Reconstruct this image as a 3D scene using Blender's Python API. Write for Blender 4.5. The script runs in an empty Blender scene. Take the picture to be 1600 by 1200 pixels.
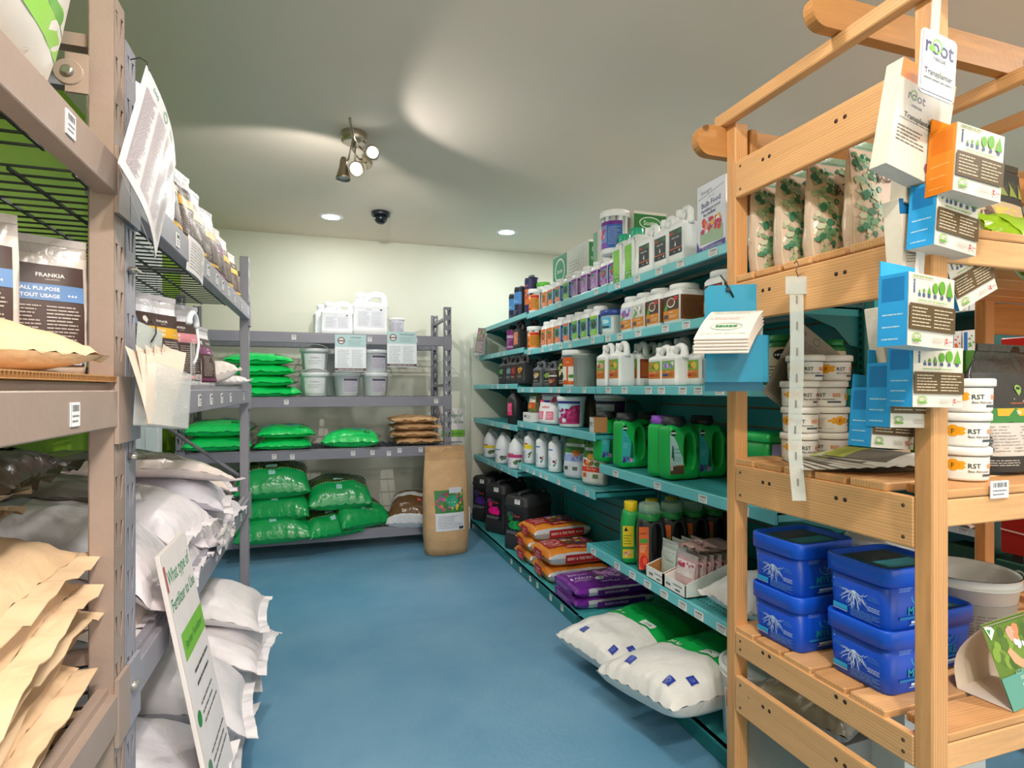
import bpy, math, random
import numpy as np
from mathutils import Vector, Matrix, Euler, noise
C0 = bpy.context.scene
RND = random.Random(7)
PI = math.pi
# ------------------------------------------------------------------ camera, world, lights, exposure
YAW, FPX, CAMZ = math.radians(18.3), 892.0, 1.19
CY, SY = math.cos(YAW), math.sin(YAW)
cam = bpy.data.cameras.new('camera'); camo = bpy.data.objects.new('camera', cam)
C0.collection.objects.link(camo); C0.camera = camo
camo.location = (0, 0, CAMZ); camo.rotation_euler = (PI/2, 0, -YAW)
cam.sensor_width = 36; cam.lens = FPX/1600*36; cam.shift_y = 0.005; cam.clip_start = 0.02
w = bpy.data.worlds.new('world'); C0.world = w; w.use_nodes = True
w.node_tree.nodes['Background'].inputs[0].default_value = (1.0, 0.94, 0.86, 1)
w.node_tree.nodes['Background'].inputs[1].default_value = 1.9
vs = C0.view_settings
vs.view_transform = 'Standard'; vs.look = 'None'; vs.gamma = 1; vs.use_curve_mapping = False
vs.exposure = 0.40
def lamp(name, kind, loc, power, col, size=.05, aim=None, spot=None, blend=.5):
    l = bpy.data.lights.new(name, kind); l.energy = power; l.color = col
    if kind == 'AREA': l.shape = 'DISK'; l.size = size
    else: l.shadow_soft_size = size
    if kind == 'SPOT': l.spot_size = math.radians(spot); l.spot_blend = blend
    o = bpy.data.objects.new(name, l); C0.collection.objects.link(o); o.location = loc
    if aim is not None:
        o.rotation_euler = (Vector(aim)-Vector(loc)).to_track_quat('-Z', 'Y').to_euler()
    return o
COOL, NEUT, WARM = (.93, 1.0, .98), (1, .96, .9), (1.0, .70, .42)
# recessed downlights seen in the ceiling
lamp('recessed_and_fill_lamp', 'AREA', (.055, 4.45, 2.455), 4, COOL, .10, (.055, 4.45, 0))
lamp('recessed_and_fill_lamp', 'AREA', (1.42, 4.435, 2.455), 5, COOL, .10, (1.42, 4.435, 0))
# unseen downlights added as fill, behind the camera and over the aisle
for x, y, e, c in ((.45, 1.1, 7, NEUT), (.5, -.1, 22, NEUT), (.4, -1.6, 26, NEUT), (2.6, .1, 26, NEUT), (2.6, 2.6, 26, NEUT), (3.0, 4.4, 22, COOL)):
    lamp('recessed_and_fill_lamp', 'AREA', (x, y, 2.455), e, c, .14, (x, y, 0))
# spot heads of the track light that is in view
lamp('spot_head_lamp', 'SPOT', (.235, 2.93, 2.28), 40, (1, .97, .92), .012, (.75, 4.9, .7), 118, .6)
lamp('spot_head_lamp', 'SPOT', (.27, 2.80, 2.08), 5.2, (1, .97, .94), .025, (1.7, 2.05, 2.62), 112, .35)
lamp('spot_head_lamp', 'SPOT', (.06, 2.86, 2.06), 7.5, (1, .97, .9), .025, (-.45, 4.7, 2.6), 108, .35)
lamp('spot_head_lamp', 'SPOT', (.14, 2.80, 2.24), 46, (1.0, .95, .88), .018, (1.1, 2.3, .5), 120, .7)
lamp('spot_head_lamp', 'SPOT', (.10, 2.98, 2.22), 30, (1, .95, .88), .02, (-.5, 2.3, .4), 110, .7)
# spot heads of a second track light behind the camera
lamp('spot_head_lamp', 'SPOT', (.15, -.15, 2.3), 23, WARM, .03, (-.55, 1.05, .9), 80, .7)
lamp('spot_head_lamp', 'SPOT', (.2, -.15, 2.3), 17, (1.0, .78, .55), .03, (1.45, 1.1, .9), 90, .7)
lamp('spot_head_lamp', 'SPOT', (.25, .0, 2.3), 28, (1, .95, .9), .03, (-.4, 2.0, .6), 75, .7)
# ------------------------------------------------------------------ projection helpers (pixel of the 1600x1200 frame -> point in the room)
def RR(px): return (px-800)/FPX
def Yat(px, X): r = RR(px); return X*(CY-SY*r)/(SY+CY*r)
def Xat(px, Y): r = RR(px); return Y*(SY+CY*r)/(CY-SY*r)
def dep(X, Y): return X*SY+Y*CY
def Zat(py, X, Y): return CAMZ+(608-py)*dep(X, Y)/FPX
def onZ(px, py, Z):
    d = (CAMZ-Z)*FPX/(py-608); xc = RR(px)*d
    return xc*CY+d*SY, d*CY-xc*SY
# ------------------------------------------------------------------ materials
_lin = {}
def lin(h):
    if isinstance(h, tuple): return h
    if h not in _lin:
        s = h.lstrip('#'); o = []
        if len(s) == 3: s = ''.join(q*2 for q in s)
        for i in (0, 2, 4):
            v = int(s[i:i+2], 16)/255
            o.append(v/12.92 if v <= .04045 else ((v+.055)/1.055)**2.4)
        _lin[h] = (o[0], o[1], o[2], 1.0)
    return _lin[h]
def nt(name):
    m = bpy.data.materials.new(name); m.use_nodes = True
    n = m.node_tree; b = n.nodes['Principled BSDF']
    return m, n, b
def N(n, t, **k):
    x = n.nodes.new(t)
    for a, v in k.items():
        if a.startswith('i_'): x.inputs[int(a[2:]) if a[2:].isdigit() else a[2:].replace('_', ' ')].default_value = v
        else: setattr(x, a, v)
    return x
def finish(name, rough, var=.06, vscale=9, bump=0., bscale=30, metal=0., coat=0., stretch=None, spec=.5, grain=None):
    m, n, b = nt(name); L = n.links.new
    at = N(n, 'ShaderNodeAttribute', attribute_name='Col')
    tc = N(n, 'ShaderNodeTexCoord'); src = tc.outputs['Object']
    if stretch:
        mp = N(n, 'ShaderNodeMapping'); mp.inputs['Scale'].default_value = stretch; L(src, mp.inputs[0]); src = mp.outputs[0]
    nz = N(n, 'ShaderNodeTexNoise'); nz.inputs['Scale'].default_value = vscale; nz.inputs['Detail'].default_value = 4; L(src, nz.inputs['Vector'])
    hs = N(n, 'ShaderNodeMapRange'); hs.inputs[3].default_value = 1-var; hs.inputs[4].default_value = 1+var; L(nz.outputs[0], hs.inputs[0])
    hs.inputs[1].default_value = .3; hs.inputs[2].default_value = .7
    mx = N(n, 'ShaderNodeMix', data_type='RGBA', blend_type='MULTIPLY'); mx.inputs[0].default_value = 1
    L(at.outputs['Color'], mx.inputs[6]); L(hs.outputs[0], mx.inputs[7])
    col = mx.outputs[2]
    if grain:   # wood grain: bands along the board, knots
        wv = N(n, 'ShaderNodeTexWave', wave_type='BANDS', bands_direction=grain); wv.inputs['Scale'].default_value = 3.2
        wv.inputs['Distortion'].default_value = 5; wv.inputs['Detail'].default_value = 3; wv.inputs['Detail Scale'].default_value = 1.2; L(src, wv.inputs['Vector'])
        mr = N(n, 'ShaderNodeMapRange'); mr.inputs[3].default_value = .86; mr.inputs[4].default_value = 1.06; L(wv.outputs[0], mr.inputs[0])
        m2 = N(n, 'ShaderNodeMix', data_type='RGBA', blend_type='MULTIPLY'); m2.inputs[0].default_value = 1; L(col, m2.inputs[6]); L(mr.outputs[0], m2.inputs[7])
        vo = N(n, 'ShaderNodeTexVoronoi'); vo.inputs['Scale'].default_value = 5.5; L(tc.outputs['Object'], vo.inputs['Vector'])
        kr = N(n, 'ShaderNodeMapRange'); kr.inputs[1].default_value = .05; kr.inputs[2].default_value = .085; kr.inputs[3].default_value = .38; kr.inputs[4].default_value = 1; L(vo.outputs['Distance'], kr.inputs[0])
        m3 = N(n, 'ShaderNodeMix', data_type='RGBA', blend_type='MULTIPLY'); m3.inputs[0].default_value = 1; L(m2.outputs[2], m3.inputs[6]); L(kr.outputs[0], m3.inputs[7])
        col = m3.outputs[2]
    L(col, b.inputs['Base Color'])
    b.inputs['Roughness'].default_value = rough; b.inputs['Metallic'].default_value = metal
    b.inputs['Coat Weight'].default_value = coat; b.inputs['Coat Roughness'].default_value = .15
    b.inputs['Specular IOR Level'].default_value = spec
    if bump:
        n2 = N(n, 'ShaderNodeTexNoise'); n2.inputs['Scale'].default_value = bscale; n2.inputs['Detail'].default_value = 3; n2.inputs['Distortion'].default_value = .6
        L(tc.outputs['Object'], n2.inputs['Vector'])
        bp = N(n, 'ShaderNodeBump'); bp.inputs['Strength'].default_value = bump; bp.inputs['Distance'].default_value = .01
        L(n2.outputs[0], bp.inputs['Height']); L(bp.outputs[0], b.inputs['Normal'])
    return m
M = dict(
    plastic=finish('moulded_plastic', .38, .03, 6, .03, 60),
    dull=finish('dull_plastic', .55, .05, 8, .05, 60),
    film=finish('shiny_film', .24, .06, 7, .45, 24, coat=.15),
    sack=finish('soft_film', .42, .05, 6, .4, 20),
    kraft=finish('kraft_paper', .7, .09, 12, .35, 28, spec=.25),
    paper=finish('paper', .65, .03, 8, .03, 40, spec=.3),
    gloss=finish('laminated_card', .28, .02, 8, .02, 30),
    ink=finish('printed_ink', .48, .03, 20, 0, spec=.35),
    card=finish('cardboard', .75, .06, 16, .08, 90, spec=.25),
    steel=finish('painted_steel', .42, .07, 7, .05, 70),
    teal=finish('powder_coat', .36, .06, 5, .04, 90),
    foil=finish('foil', .3, .08, 9, .5, 22, metal=.55),
    chrome=finish('brushed_nickel', .28, .04, 20, .02, 90, metal=.9),
    wire=finish('wire', .45, .05, 9),
    rubber=finish('dark_plastic', .5, .08, 9, .06, 70),
    woodx=finish('pine_x', .5, .07, 3, .08, 60, stretch=(1.1, 14, 14), grain='Y'),
    woody=finish('pine_y', .5, .07, 3, .08, 60, stretch=(14, 1.1, 14), grain='Z'),
    woodz=finish('pine_z', .5, .07, 3, .08, 60, stretch=(14, 14, 1.1), grain='X'),
)
def clear(name, tint, fac, rough):
    m, n, b = nt(name); L = n.links.new
    b.inputs['Base Color'].default_value = lin(tint); b.inputs['Roughness'].default_value = rough
    t = N(n, 'ShaderNodeBsdfTransparent'); fr = N(n, 'ShaderNodeLayerWeight'); fr.inputs[0].default_value = .25
    mr = N(n, 'ShaderNodeMapRange'); mr.inputs[3].default_value = fac; mr.inputs[4].default_value = min(1, fac+.45); L(fr.outputs['Fresnel'], mr.inputs[0])
    nz = N(n, 'ShaderNodeTexNoise'); nz.inputs['Scale'].default_value = 26; bp = N(n, 'ShaderNodeBump'); bp.inputs['Strength'].default_value = .25; bp.inputs['Distance'].default_value = .01
    L(nz.outputs[0], bp.inputs['Height']); L(bp.outputs[0], b.inputs['Normal'])
    ms = N(n, 'ShaderNodeMixShader'); L(mr.outputs[0], ms.inputs[0]); L(t.outputs[0], ms.inputs[1]); L(b.outputs[0], ms.inputs[2])
    L(ms.outputs[0], n.nodes['Material Output'].inputs[0])
    return m
M['clear'] = clear('clear_plastic', '#eef2f0', .12, .12)
M['frost'] = clear('frosted_plastic', '#dfe6e2', .45, .3)
M['mint'] = clear('clear_cap', '#b9dccb', .4, .2)
def glow(name, col, s):
    m, n, b = nt(name); b.inputs['Base Color'].default_value = (1, 1, 1, 1)
    b.inputs['Emission Color'].default_value = col; b.inputs['Emission Strength'].default_value = s
    return m
M['glow_cool'] = glow('lit_diffuser', (1, 1, .98, 1), 14); M['glow_warm'] = glow('lit_bulb', (1, .82, .6, 1), 18)
def surface(name, c1, c2, scale, rough, bump=.05, bscale=120, speck=None, lo=.35, hi=.68):
    m, n, b = nt(name); L = n.links.new
    tc = N(n, 'ShaderNodeTexCoord')
    nz = N(n, 'ShaderNodeTexNoise'); nz.inputs['Scale'].default_value = scale; nz.inputs['Detail'].default_value = 7; nz.inputs['Roughness'].default_value = .62
    L(tc.outputs['Object'], nz.inputs['Vector'])
    cr = N(n, 'ShaderNodeValToRGB'); cr.color_ramp.elements[0].position = lo; cr.color_ramp.elements[1].position = hi
    cr.color_ramp.elements[0].color = lin(c1); cr.color_ramp.elements[1].color = lin(c2); L(nz.outputs[0], cr.inputs[0])
    col = cr.outputs[0]
    if speck:
        v = N(n, 'ShaderNodeTexNoise'); v.inputs['Scale'].default_value = 14; v.inputs['Detail'].default_value = 9; v.inputs['Roughness'].default_value = .75; L(tc.outputs['Object'], v.inputs['Vector'])
        r = N(n, 'ShaderNodeMapRange'); r.inputs[1].default_value = .62; r.inputs[2].default_value = .74; r.inputs[4].default_value = .55; L(v.outputs[0], r.inputs[0])
        mx = N(n, 'ShaderNodeMix', data_type='RGBA'); L(r.outputs[0], mx.inputs[0]); L(col, mx.inputs[6]); mx.inputs[7].default_value = lin(speck); col = mx.outputs[2]
    L(col, b.inputs['Base Color']); b.inputs['Roughness'].default_value = rough
    n2 = N(n, 'ShaderNodeTexNoise'); n2.inputs['Scale'].default_value = bscale; L(tc.outputs['Object'], n2.inputs['Vector'])
    bp = N(n, 'ShaderNodeBump'); bp.inputs['Strength'].default_value = bump; bp.inputs['Distance'].default_value = .01
    L(n2.outputs[0], bp.inputs['Height']); L(bp.outputs[0], b.inputs['Normal'])
    return m
# ------------------------------------------------------------------ mesh builder: faces with a colour each
class MB:
    def __init__(s): s.v = []; s.f = []; s.c = []; s.s = []
    def add(s, vs, fs, col, sm=False):
        o = len(s.v); s.v.extend(tuple(p) for p in vs)
        many = isinstance(col, list)
        for i, f in enumerate(fs):
            s.f.append(tuple(a+o for a in f)); s.c.append(lin(col[i] if many else col)); s.s.append(sm)
        return s
    def box(s, lo, hi, col, ch=.0):
        x0, y0, z0 = lo; x1, y1, z1 = hi
        if ch <= 0:
            return s.add([(x0,y0,z0),(x1,y0,z0),(x1,y1,z0),(x0,y1,z0),(x0,y0,z1),(x1,y0,z1),(x1,y1,z1),(x0,y1,z1)],
                [(0,3,2,1),(4,5,6,7),(0,1,5,4),(1,2,6,5),(2,3,7,6),(3,0,4,7)], col)
        ch = min(ch, (x1-x0)/2.2, (y1-y0)/2.2, (z1-z0)/2.2)
        def ring(i, z): return [(x0+ch+i,y0+i,z),(x1-ch-i,y0+i,z),(x1-i,y0+ch+i,z),(x1-i,y1-ch-i,z),(x1-ch-i,y1-i,z),(x0+ch+i,y1-i,z),(x0+i,y1-ch-i,z),(x0+i,y0+ch+i,z)]
        return s.loft([ring(ch*.6, z0), ring(0, z0+ch), ring(0, z1-ch), ring(ch*.6, z1)], col)
    def loft(s, rings, col, sm=False, caps=(1, 1), close=True):
        n = len(rings[0]); vs = [p for r in rings for p in r]; fs = []
        for i in range(len(rings)-1):
            for j in range(n if close else n-1):
                k = (j+1) % n; fs.append((i*n+j, i*n+k, (i+1)*n+k, (i+1)*n+j))
        s.add(vs, fs, col, sm)
        o = len(s.v)-len(vs); cc = lin(col[0] if isinstance(col, list) else col)
        if caps[0]: s.f.append(tuple(o+j for j in reversed(range(n)))); s.c.append(cc); s.s.append(False)
        if caps[1]: s.f.append(tuple(o+(len(rings)-1)*n+j for j in range(n))); s.c.append(cc); s.s.append(False)
        return s
    def lathe(s, prof, col, n=24, c=(0, 0), sm=True, caps=(1, 1)):
        return s.loft([[(c[0]+r*math.cos(2*PI*j/n), c[1]+r*math.sin(2*PI*j/n), z) for j in range(n)] for r, z in prof], col, sm, caps)
    def tube(s, pts, r, col, n=8, sm=True, caps=(1, 1)):
        P = [Vector(p) for p in pts]; rings = []; up = None
        for i, p in enumerate(P):
            t = (P[min(i+1, len(P)-1)]-P[max(i-1, 0)]).normalized()
            if up is None: up = t.orthogonal().normalized()
            up = (up-t*up.dot(t)).normalized(); b = t.cross(up)
            rr = r[i] if isinstance(r, (list, tuple)) else r
            rings.append([tuple(p+up*(rr*math.cos(2*PI*j/n))+b*(rr*math.sin(2*PI*j/n))) for j in range(n)])
        return s.loft(rings, col, sm, caps)
    def prism(s, poly, y0, y1, col):       # polygon in x,z pushed along y
        n = len(poly)
        return s.loft([[(x, y0, z) for x, z in poly], [(x, y1, z) for x, z in poly]], col)
    def grid(s, fn, nu, nv, colf, sm=True):
        vs = [fn(i/nu, j/nv) for j in range(nv+1) for i in range(nu+1)]; fs = []; cs = []
        for j in range(nv):
            for i in range(nu):
                a = j*(nu+1)+i; fs.append((a, a+1, a+nu+2, a+nu+1)); cs.append(colf((i+.5)/nu, (j+.5)/nv) if callable(colf) else colf)
        return s.add(vs, fs, cs, sm)
    def xf(s, mat):
        s.v = [tuple(mat @ Vector(p)) for p in s.v]; return s
    def mesh(s, name, mat):
        me = bpy.data.meshes.new(name); me.from_pydata(s.v, [], s.f)
        me.polygons.foreach_set('use_smooth', s.s)
        ca = me.color_attributes.new('Col', 'FLOAT_COLOR', 'CORNER')
        cnt = np.fromiter((len(f) for f in s.f), dtype=np.int32, count=len(s.f))
        ca.data.foreach_set('color', np.repeat(np.array(s.c, dtype=np.float32), cnt, axis=0).ravel())
        me.materials.append(M[mat] if isinstance(mat, str) else mat); me.update()
        return me
MESH = {}
def ob(name, mb, mat, parent=None, label=None, kind=None, loc=None, rot=None, key=None):
    """link mb as one mesh object; key shares the mesh between alike pieces"""
    if key is not None and key in MESH: me = MESH[key]
    else:
        if callable(mb): mb = mb()
        me = mb.mesh(name, mat)
        if key is not None: MESH[key] = me
    o = bpy.data.objects.new(name, me); C0.collection.objects.link(o)
    if parent is not None: o.parent = parent
    if loc is not None: o.location = loc
    if rot is not None: o.rotation_euler = rot
    if label: o['label'] = label
    if kind: o['kind'] = kind
    return o
def tag(o, label, cat, group=None):
    o['label'] = label; o['category'] = cat
    if group: o['group'] = group
    return o
def thing(name, label, cat, loc, rot=0, group=None):
    o = bpy.data.objects.new(name, None); C0.collection.objects.link(o); o.empty_display_size = .05
    o.location = loc; o.rotation_euler = rot if isinstance(rot, (tuple, Euler)) else (0, 0, rot)
    return tag(o, label, cat, group)
# ------------------------------------------------------------------ print: flat lettering, logos and pictures laid on a surface
_gl = {}
def glyphs(t, bold=0.0):
    k = (t, bold)
    if k not in _gl:
        cu = bpy.data.curves.new('t', 'FONT'); cu.body = t; cu.size = 1; cu.resolution_u = 2; cu.offset = bold; cu.fill_mode = 'FRONT'
        o = bpy.data.objects.new('t', cu); me = bpy.data.meshes.new_from_object(o)
        vs = [(v.co.x, v.co.y) for v in me.vertices]; fs = [tuple(p.vertices) for p in me.polygons]
        bpy.data.objects.remove(o); bpy.data.meshes.remove(me); bpy.data.curves.remove(cu)
        if vs:
            xs = [v[0] for v in vs]; x0, x1 = min(xs), max(xs); vs = [(a-(x0+x1)/2, b-.35) for a, b in vs]; wd = x1-x0
        else: wd = .1
        _gl[k] = (vs, fs, wd)
    return _gl[k]
def clip(p, ax, v, keep_lo):
    o = []
    for i in range(len(p)):
        a, b = p[i-1], p[i]; ia = (a[ax] <= v) == keep_lo; ib = (b[ax] <= v) == keep_lo
        if ia != ib:
            t = (v-a[ax])/(b[ax]-a[ax]); o.append((a[0]+(b[0]-a[0])*t, a[1]+(b[1]-a[1])*t))
        if ib: o.append(b)
    return o
def cut_poly(p, seg, segy):
    out = [p]
    for ax, n in ((0, seg), (1, segy)):
        if n <= 1: continue
        nx = []
        for q in out:
            lo, hi = min(a[ax] for a in q), max(a[ax] for a in q); k = math.ceil((hi-lo)*n/1.15)
            if k <= 1: nx.append(q); continue
            for i in range(k):
                c = q
                if i > 0: c = clip(c, ax, lo+(hi-lo)*i/k, False)
                if i < k-1 and len(c) > 2: c = clip(c, ax, lo+(hi-lo)*(i+1)/k, True)
                if len(c) > 2: nx.append(c)
        out = nx
    return out
class Pr:
    """a print of w by h metres; coordinates are fractions of it, text height a fraction of h"""
    def __init__(s, w, h, bg=None, seed=1):
        s.w, s.h, s.p, s.l = w, h, [], 0; s.r = random.Random(seed)
        if bg: s.rect(0, 0, 1, 1, bg)
    def rect(s, x0, y0, x1, y1, col): s.p.append(('r', (x0, y0, x1, y1), col, s.l)); s.l += 1; return s
    def poly(s, pts, col): s.p.append(('p', (list(pts), [tuple(range(len(pts)))]), col, s.l)); s.l += 1; return s
    def ell(s, cx, cy, rx, ry, col, n=14, keep=False):
        s.p.append(('p', ([(cx+rx*math.cos(2*PI*i/n), cy+ry*math.sin(2*PI*i/n)) for i in range(n)], [tuple(range(n))]), col, s.l))
        if not keep: s.l += 1
        return s
    def ring(s, cx, cy, rx, ry, t, col, n=20, a0=0, a1=2*PI):
        o = [(cx+rx*math.cos(a0+(a1-a0)*i/n), cy+ry*math.sin(a0+(a1-a0)*i/n)) for i in range(n+1)]
        q = [(cx+(rx-t)*math.cos(a0+(a1-a0)*i/n), cy+(ry-t*s.w/s.h)*math.sin(a0+(a1-a0)*i/n)) for i in range(n+1)]
        s.p.append(('p', (o+q, [(i, i+1, n+2+i, n+1+i) for i in range(n)]), col, s.l)); s.l += 1; return s
    def text(s, t, cx, cy, hh, col, maxw=.92, rot=0, bold=.012, arc=0):
        vs, fs, wd = glyphs(t, bold); k = hh*s.h
        kx = min(k, maxw*s.w/wd) if rot == 0 else k
        k = min(k, kx*1.25); ca, sa = math.cos(rot), math.sin(rot); o = []
        for a, b in vs:
            x, y = a*kx, b*k
            if arc: y -= arc*s.h*(x/(wd*kx/2))**2
            o.append((cx+(x*ca-y*sa)/s.w, cy+(x*sa+y*ca)/s.h))
        s.p.append(('p', (o, fs), col, s.l)); s.l += 1; return s
    def lines(s, x0, y0, x1, y1, n, col, thick=.45, ragged=.35):
        hh = (y1-y0)/n
        for i in range(n):
            y = y1-(i+.75)*hh; xe = x0+(x1-x0)*(1-ragged*s.r.random()**2)
            x = x0
            while x < xe-1e-4:
                ww = (x1-x0)*(.08+.22*s.r.random()); s.p.append(('r', (x, y, min(xe, x+ww), y+hh*thick), col, s.l)); x += ww+(x1-x0)*.025
        s.l += 1; return s
    def bars(s, x0, y0, x1, y1, col='#222222'):
        x = x0
        while x < x1:
            t = (x1-x0)*(.02+.05*s.r.random()); s.p.append(('r', (x, y0, min(x1, x+t), y1), col, s.l)); x += t+(x1-x0)*(.02+.04*s.r.random())
        s.l += 1; return s
    def blobs(s, x0, y0, x1, y1, n, cols, r0=.04, r1=.09, m=7):
        for _ in range(n):
            r = r0+(r1-r0)*s.r.random(); cx = x0+r+(x1-x0-2*r)*s.r.random(); ry = r*s.w/s.h; cy = y0+ry+max(0, y1-y0-2*ry)*s.r.random()
            a0 = s.r.random()*6; pts = [(cx+r*(.7+.3*s.r.random())*math.cos(a0+2*PI*i/m), cy+ry*(.7+.3*s.r.random())*math.sin(a0+2*PI*i/m)) for i in range(m)]
            s.p.append(('p', (pts, [tuple(range(m))]), s.r.choice(cols), s.l)); s.l += .12
        s.l = math.ceil(s.l)+1; return s
    def emit(s, mb, fn, seg=1, segy=1, step=.00016, base=.0006):
        for k, d, col, l in s.p:
            off = base+l*step
            if k == 'r':
                x0, y0, x1, y1 = d; nx = max(1, math.ceil(abs(x1-x0)*seg-1e-6)); ny = max(1, math.ceil(abs(y1-y0)*segy-1e-6))
                vs = [fn((x0+(x1-x0)*i/nx)*s.w, (y0+(y1-y0)*j/ny)*s.h, off) for j in range(ny+1) for i in range(nx+1)]
                mb.add(vs, [(j*(nx+1)+i, j*(nx+1)+i+1, (j+1)*(nx+1)+i+1, (j+1)*(nx+1)+i) for j in range(ny) for i in range(nx)], col, seg > 1)
            else:
                pts, fs = d
                if seg > 1:
                    for f in fs:
                        for q in cut_poly([pts[i] for i in f], seg, segy):
                            mb.add([fn(x*s.w, y*s.h, off) for x, y in q], [tuple(range(len(q)))], col, True)
                else: mb.add([fn(x*s.w, y*s.h, off) for x, y in pts], fs, col)
        return mb
def plane(o, u, v):
    o, u, v = Vector(o), Vector(u).normalized(), Vector(v).normalized(); n = u.cross(v)
    return lambda x, y, e: tuple(o+u*x+v*y+n*e)
def front(w, d, z0, x0=None): return plane((-w/2 if x0 is None else x0, -d/2, z0), (1, 0, 0), (0, 0, 1))
def side(w, d, z0, y0=None): return plane((w/2, -d/2 if y0 is None else y0, z0), (0, 1, 0), (0, 0, 1))
def cyl(r, z0, a0=-PI/2, wd=0, taper=0):        # a0 is the angle of the print's middle
    def fn(x, y, e):
        R_ = r+e+taper*y; a = a0+(x-wd/2)/r; return (R_*math.cos(a), R_*math.sin(a), z0+y)
    return fn
def rr(w, d, r, z, n=4, cx=0, cy=0):
    r = min(r, w/2-1e-4, d/2-1e-4); pts = []
    for qx, qy, a0 in ((1, 1, 0), (-1, 1, PI/2), (-1, -1, PI), (1, -1, 1.5*PI)):
        for i in range(n+1):
            a = a0+PI/2*i/n; pts.append((cx+qx*(w/2-r)+r*math.cos(a), cy+qy*(d/2-r)+r*math.sin(a), z))
    return pts
# ------------------------------------------------------------------ kinds of goods (local frame: front looks to -Y, base at z=0)
def label_part(parent, key, prs, name='label', mat='ink', label=None):
    """prs: list of (print, map, seg) laid on one label mesh"""
    def mk():
        mb = MB()
        for p, fn, sg in prs(): p.emit(mb, fn, sg)
        return mb
    return ob(name, mk, mat, parent, label=label, key=key)
def rect_jar(loc, rot, lab, grp, w, d, h, front_d, side_d, body='#f6f6f8', lid='#f2f2f3', lidr=.40, key=None, cat='tub', name='plastic_tub'):
    t = thing(name, lab, cat, loc, rot, grp); k = (key, w, d, h)
    def bd():
        m = MB(); r = .016
        m.loft([rr(w*.92, d*.92, r, 0), rr(w, d, r, .006), rr(w, d, r, h*.78), rr(w*.95, d*.93, r*1.3, h*.835), rr(w*.8, d*.84, r*2, h*.87)], body, True)
        return m
    ob('body', bd, 'plastic', t, key=('rj', body)+k)
    lr = min(w, d)*lidr*1.16
    ob('lid', lambda: MB().lathe([(lr*.97, h*.86), (lr, h*.865), (lr, h*.985), (lr*.95, h), (lr*.86, h*.992)], lid, 24), 'plastic', t, key=('rjl', lid)+k)
    label_part(t, ('rjp', front_d.__name__, side_d.__name__ if side_d else 0)+k, lambda: [(front_d(w*.88, h*.6), front(w, d, h*.1, -w*.44), 1)]+([(side_d(d*.92, h*.6), side(w, d, h*.1, -d*.475), 1)] if side_d else []))
    return t
def round_tub(loc, rot, lab, grp, r0, r1, h, des=None, body='#f4f4f4', lid='#f6f6f6', lidh=.018, wd=None, z0=.12, z1=.85, handle=False, key=None, cat='tub', name='plastic_tub', ribs=True, opened=False, mat='plastic', hang=-.35):
    t = thing(name, lab, cat, loc, rot, grp); k = (key, r0, r1, h, body, lid)
    def bd():
        m = MB(); pr = [(r0*.94, 0), (r0, .004), (r0+(r1-r0)*.86, h*.86)]
        if ribs: pr += [(r1+.004, h*.865), (r1+.004, h*.885), (r1, h*.89)]
        pr += [(r1, h-(0 if opened else lidh))]
        if opened: pr += [(r1+.003, h), (r1-.002, h), (r1-.004, h*.93), (r0*.93, .01)]
        return m.lathe(pr, body, 30)
    ob('body', bd, mat, t, key=('rt', opened)+k)
    if not opened:
        ob('lid', lambda: MB().lathe([(r1+.003, h-lidh), (r1+.005, h-lidh+.002), (r1+.005, h-.003), (r1+.002, h), (r1-.006, h), (r1-.009, h-.004)], lid, 30), mat, t, key=('rtl', lidh)+k)
    if handle:
        def hd():
            pts = [((r1+.008)*math.cos(a), (r1+.008)*math.sin(a)*math.cos(hang), h*.87+(r1+.008)*math.sin(a)*math.sin(hang)) for a in [PI+PI*i/14 for i in range(15)]]
            return MB().tube(pts, .0028, '#dcdcda', 6)
        ob('handle', hd, 'wire', t, key=('rth', hang)+k)
    if des:
        W = wd or r0*2.2
        label_part(t, ('rtp', des.__name__)+k, lambda: [(des(W, h*(z1-z0)), cyl(r0+(r1-r0)*z0, h*z0, -PI/2, W, (r1-r0)/h), 14)])
    return t
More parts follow.
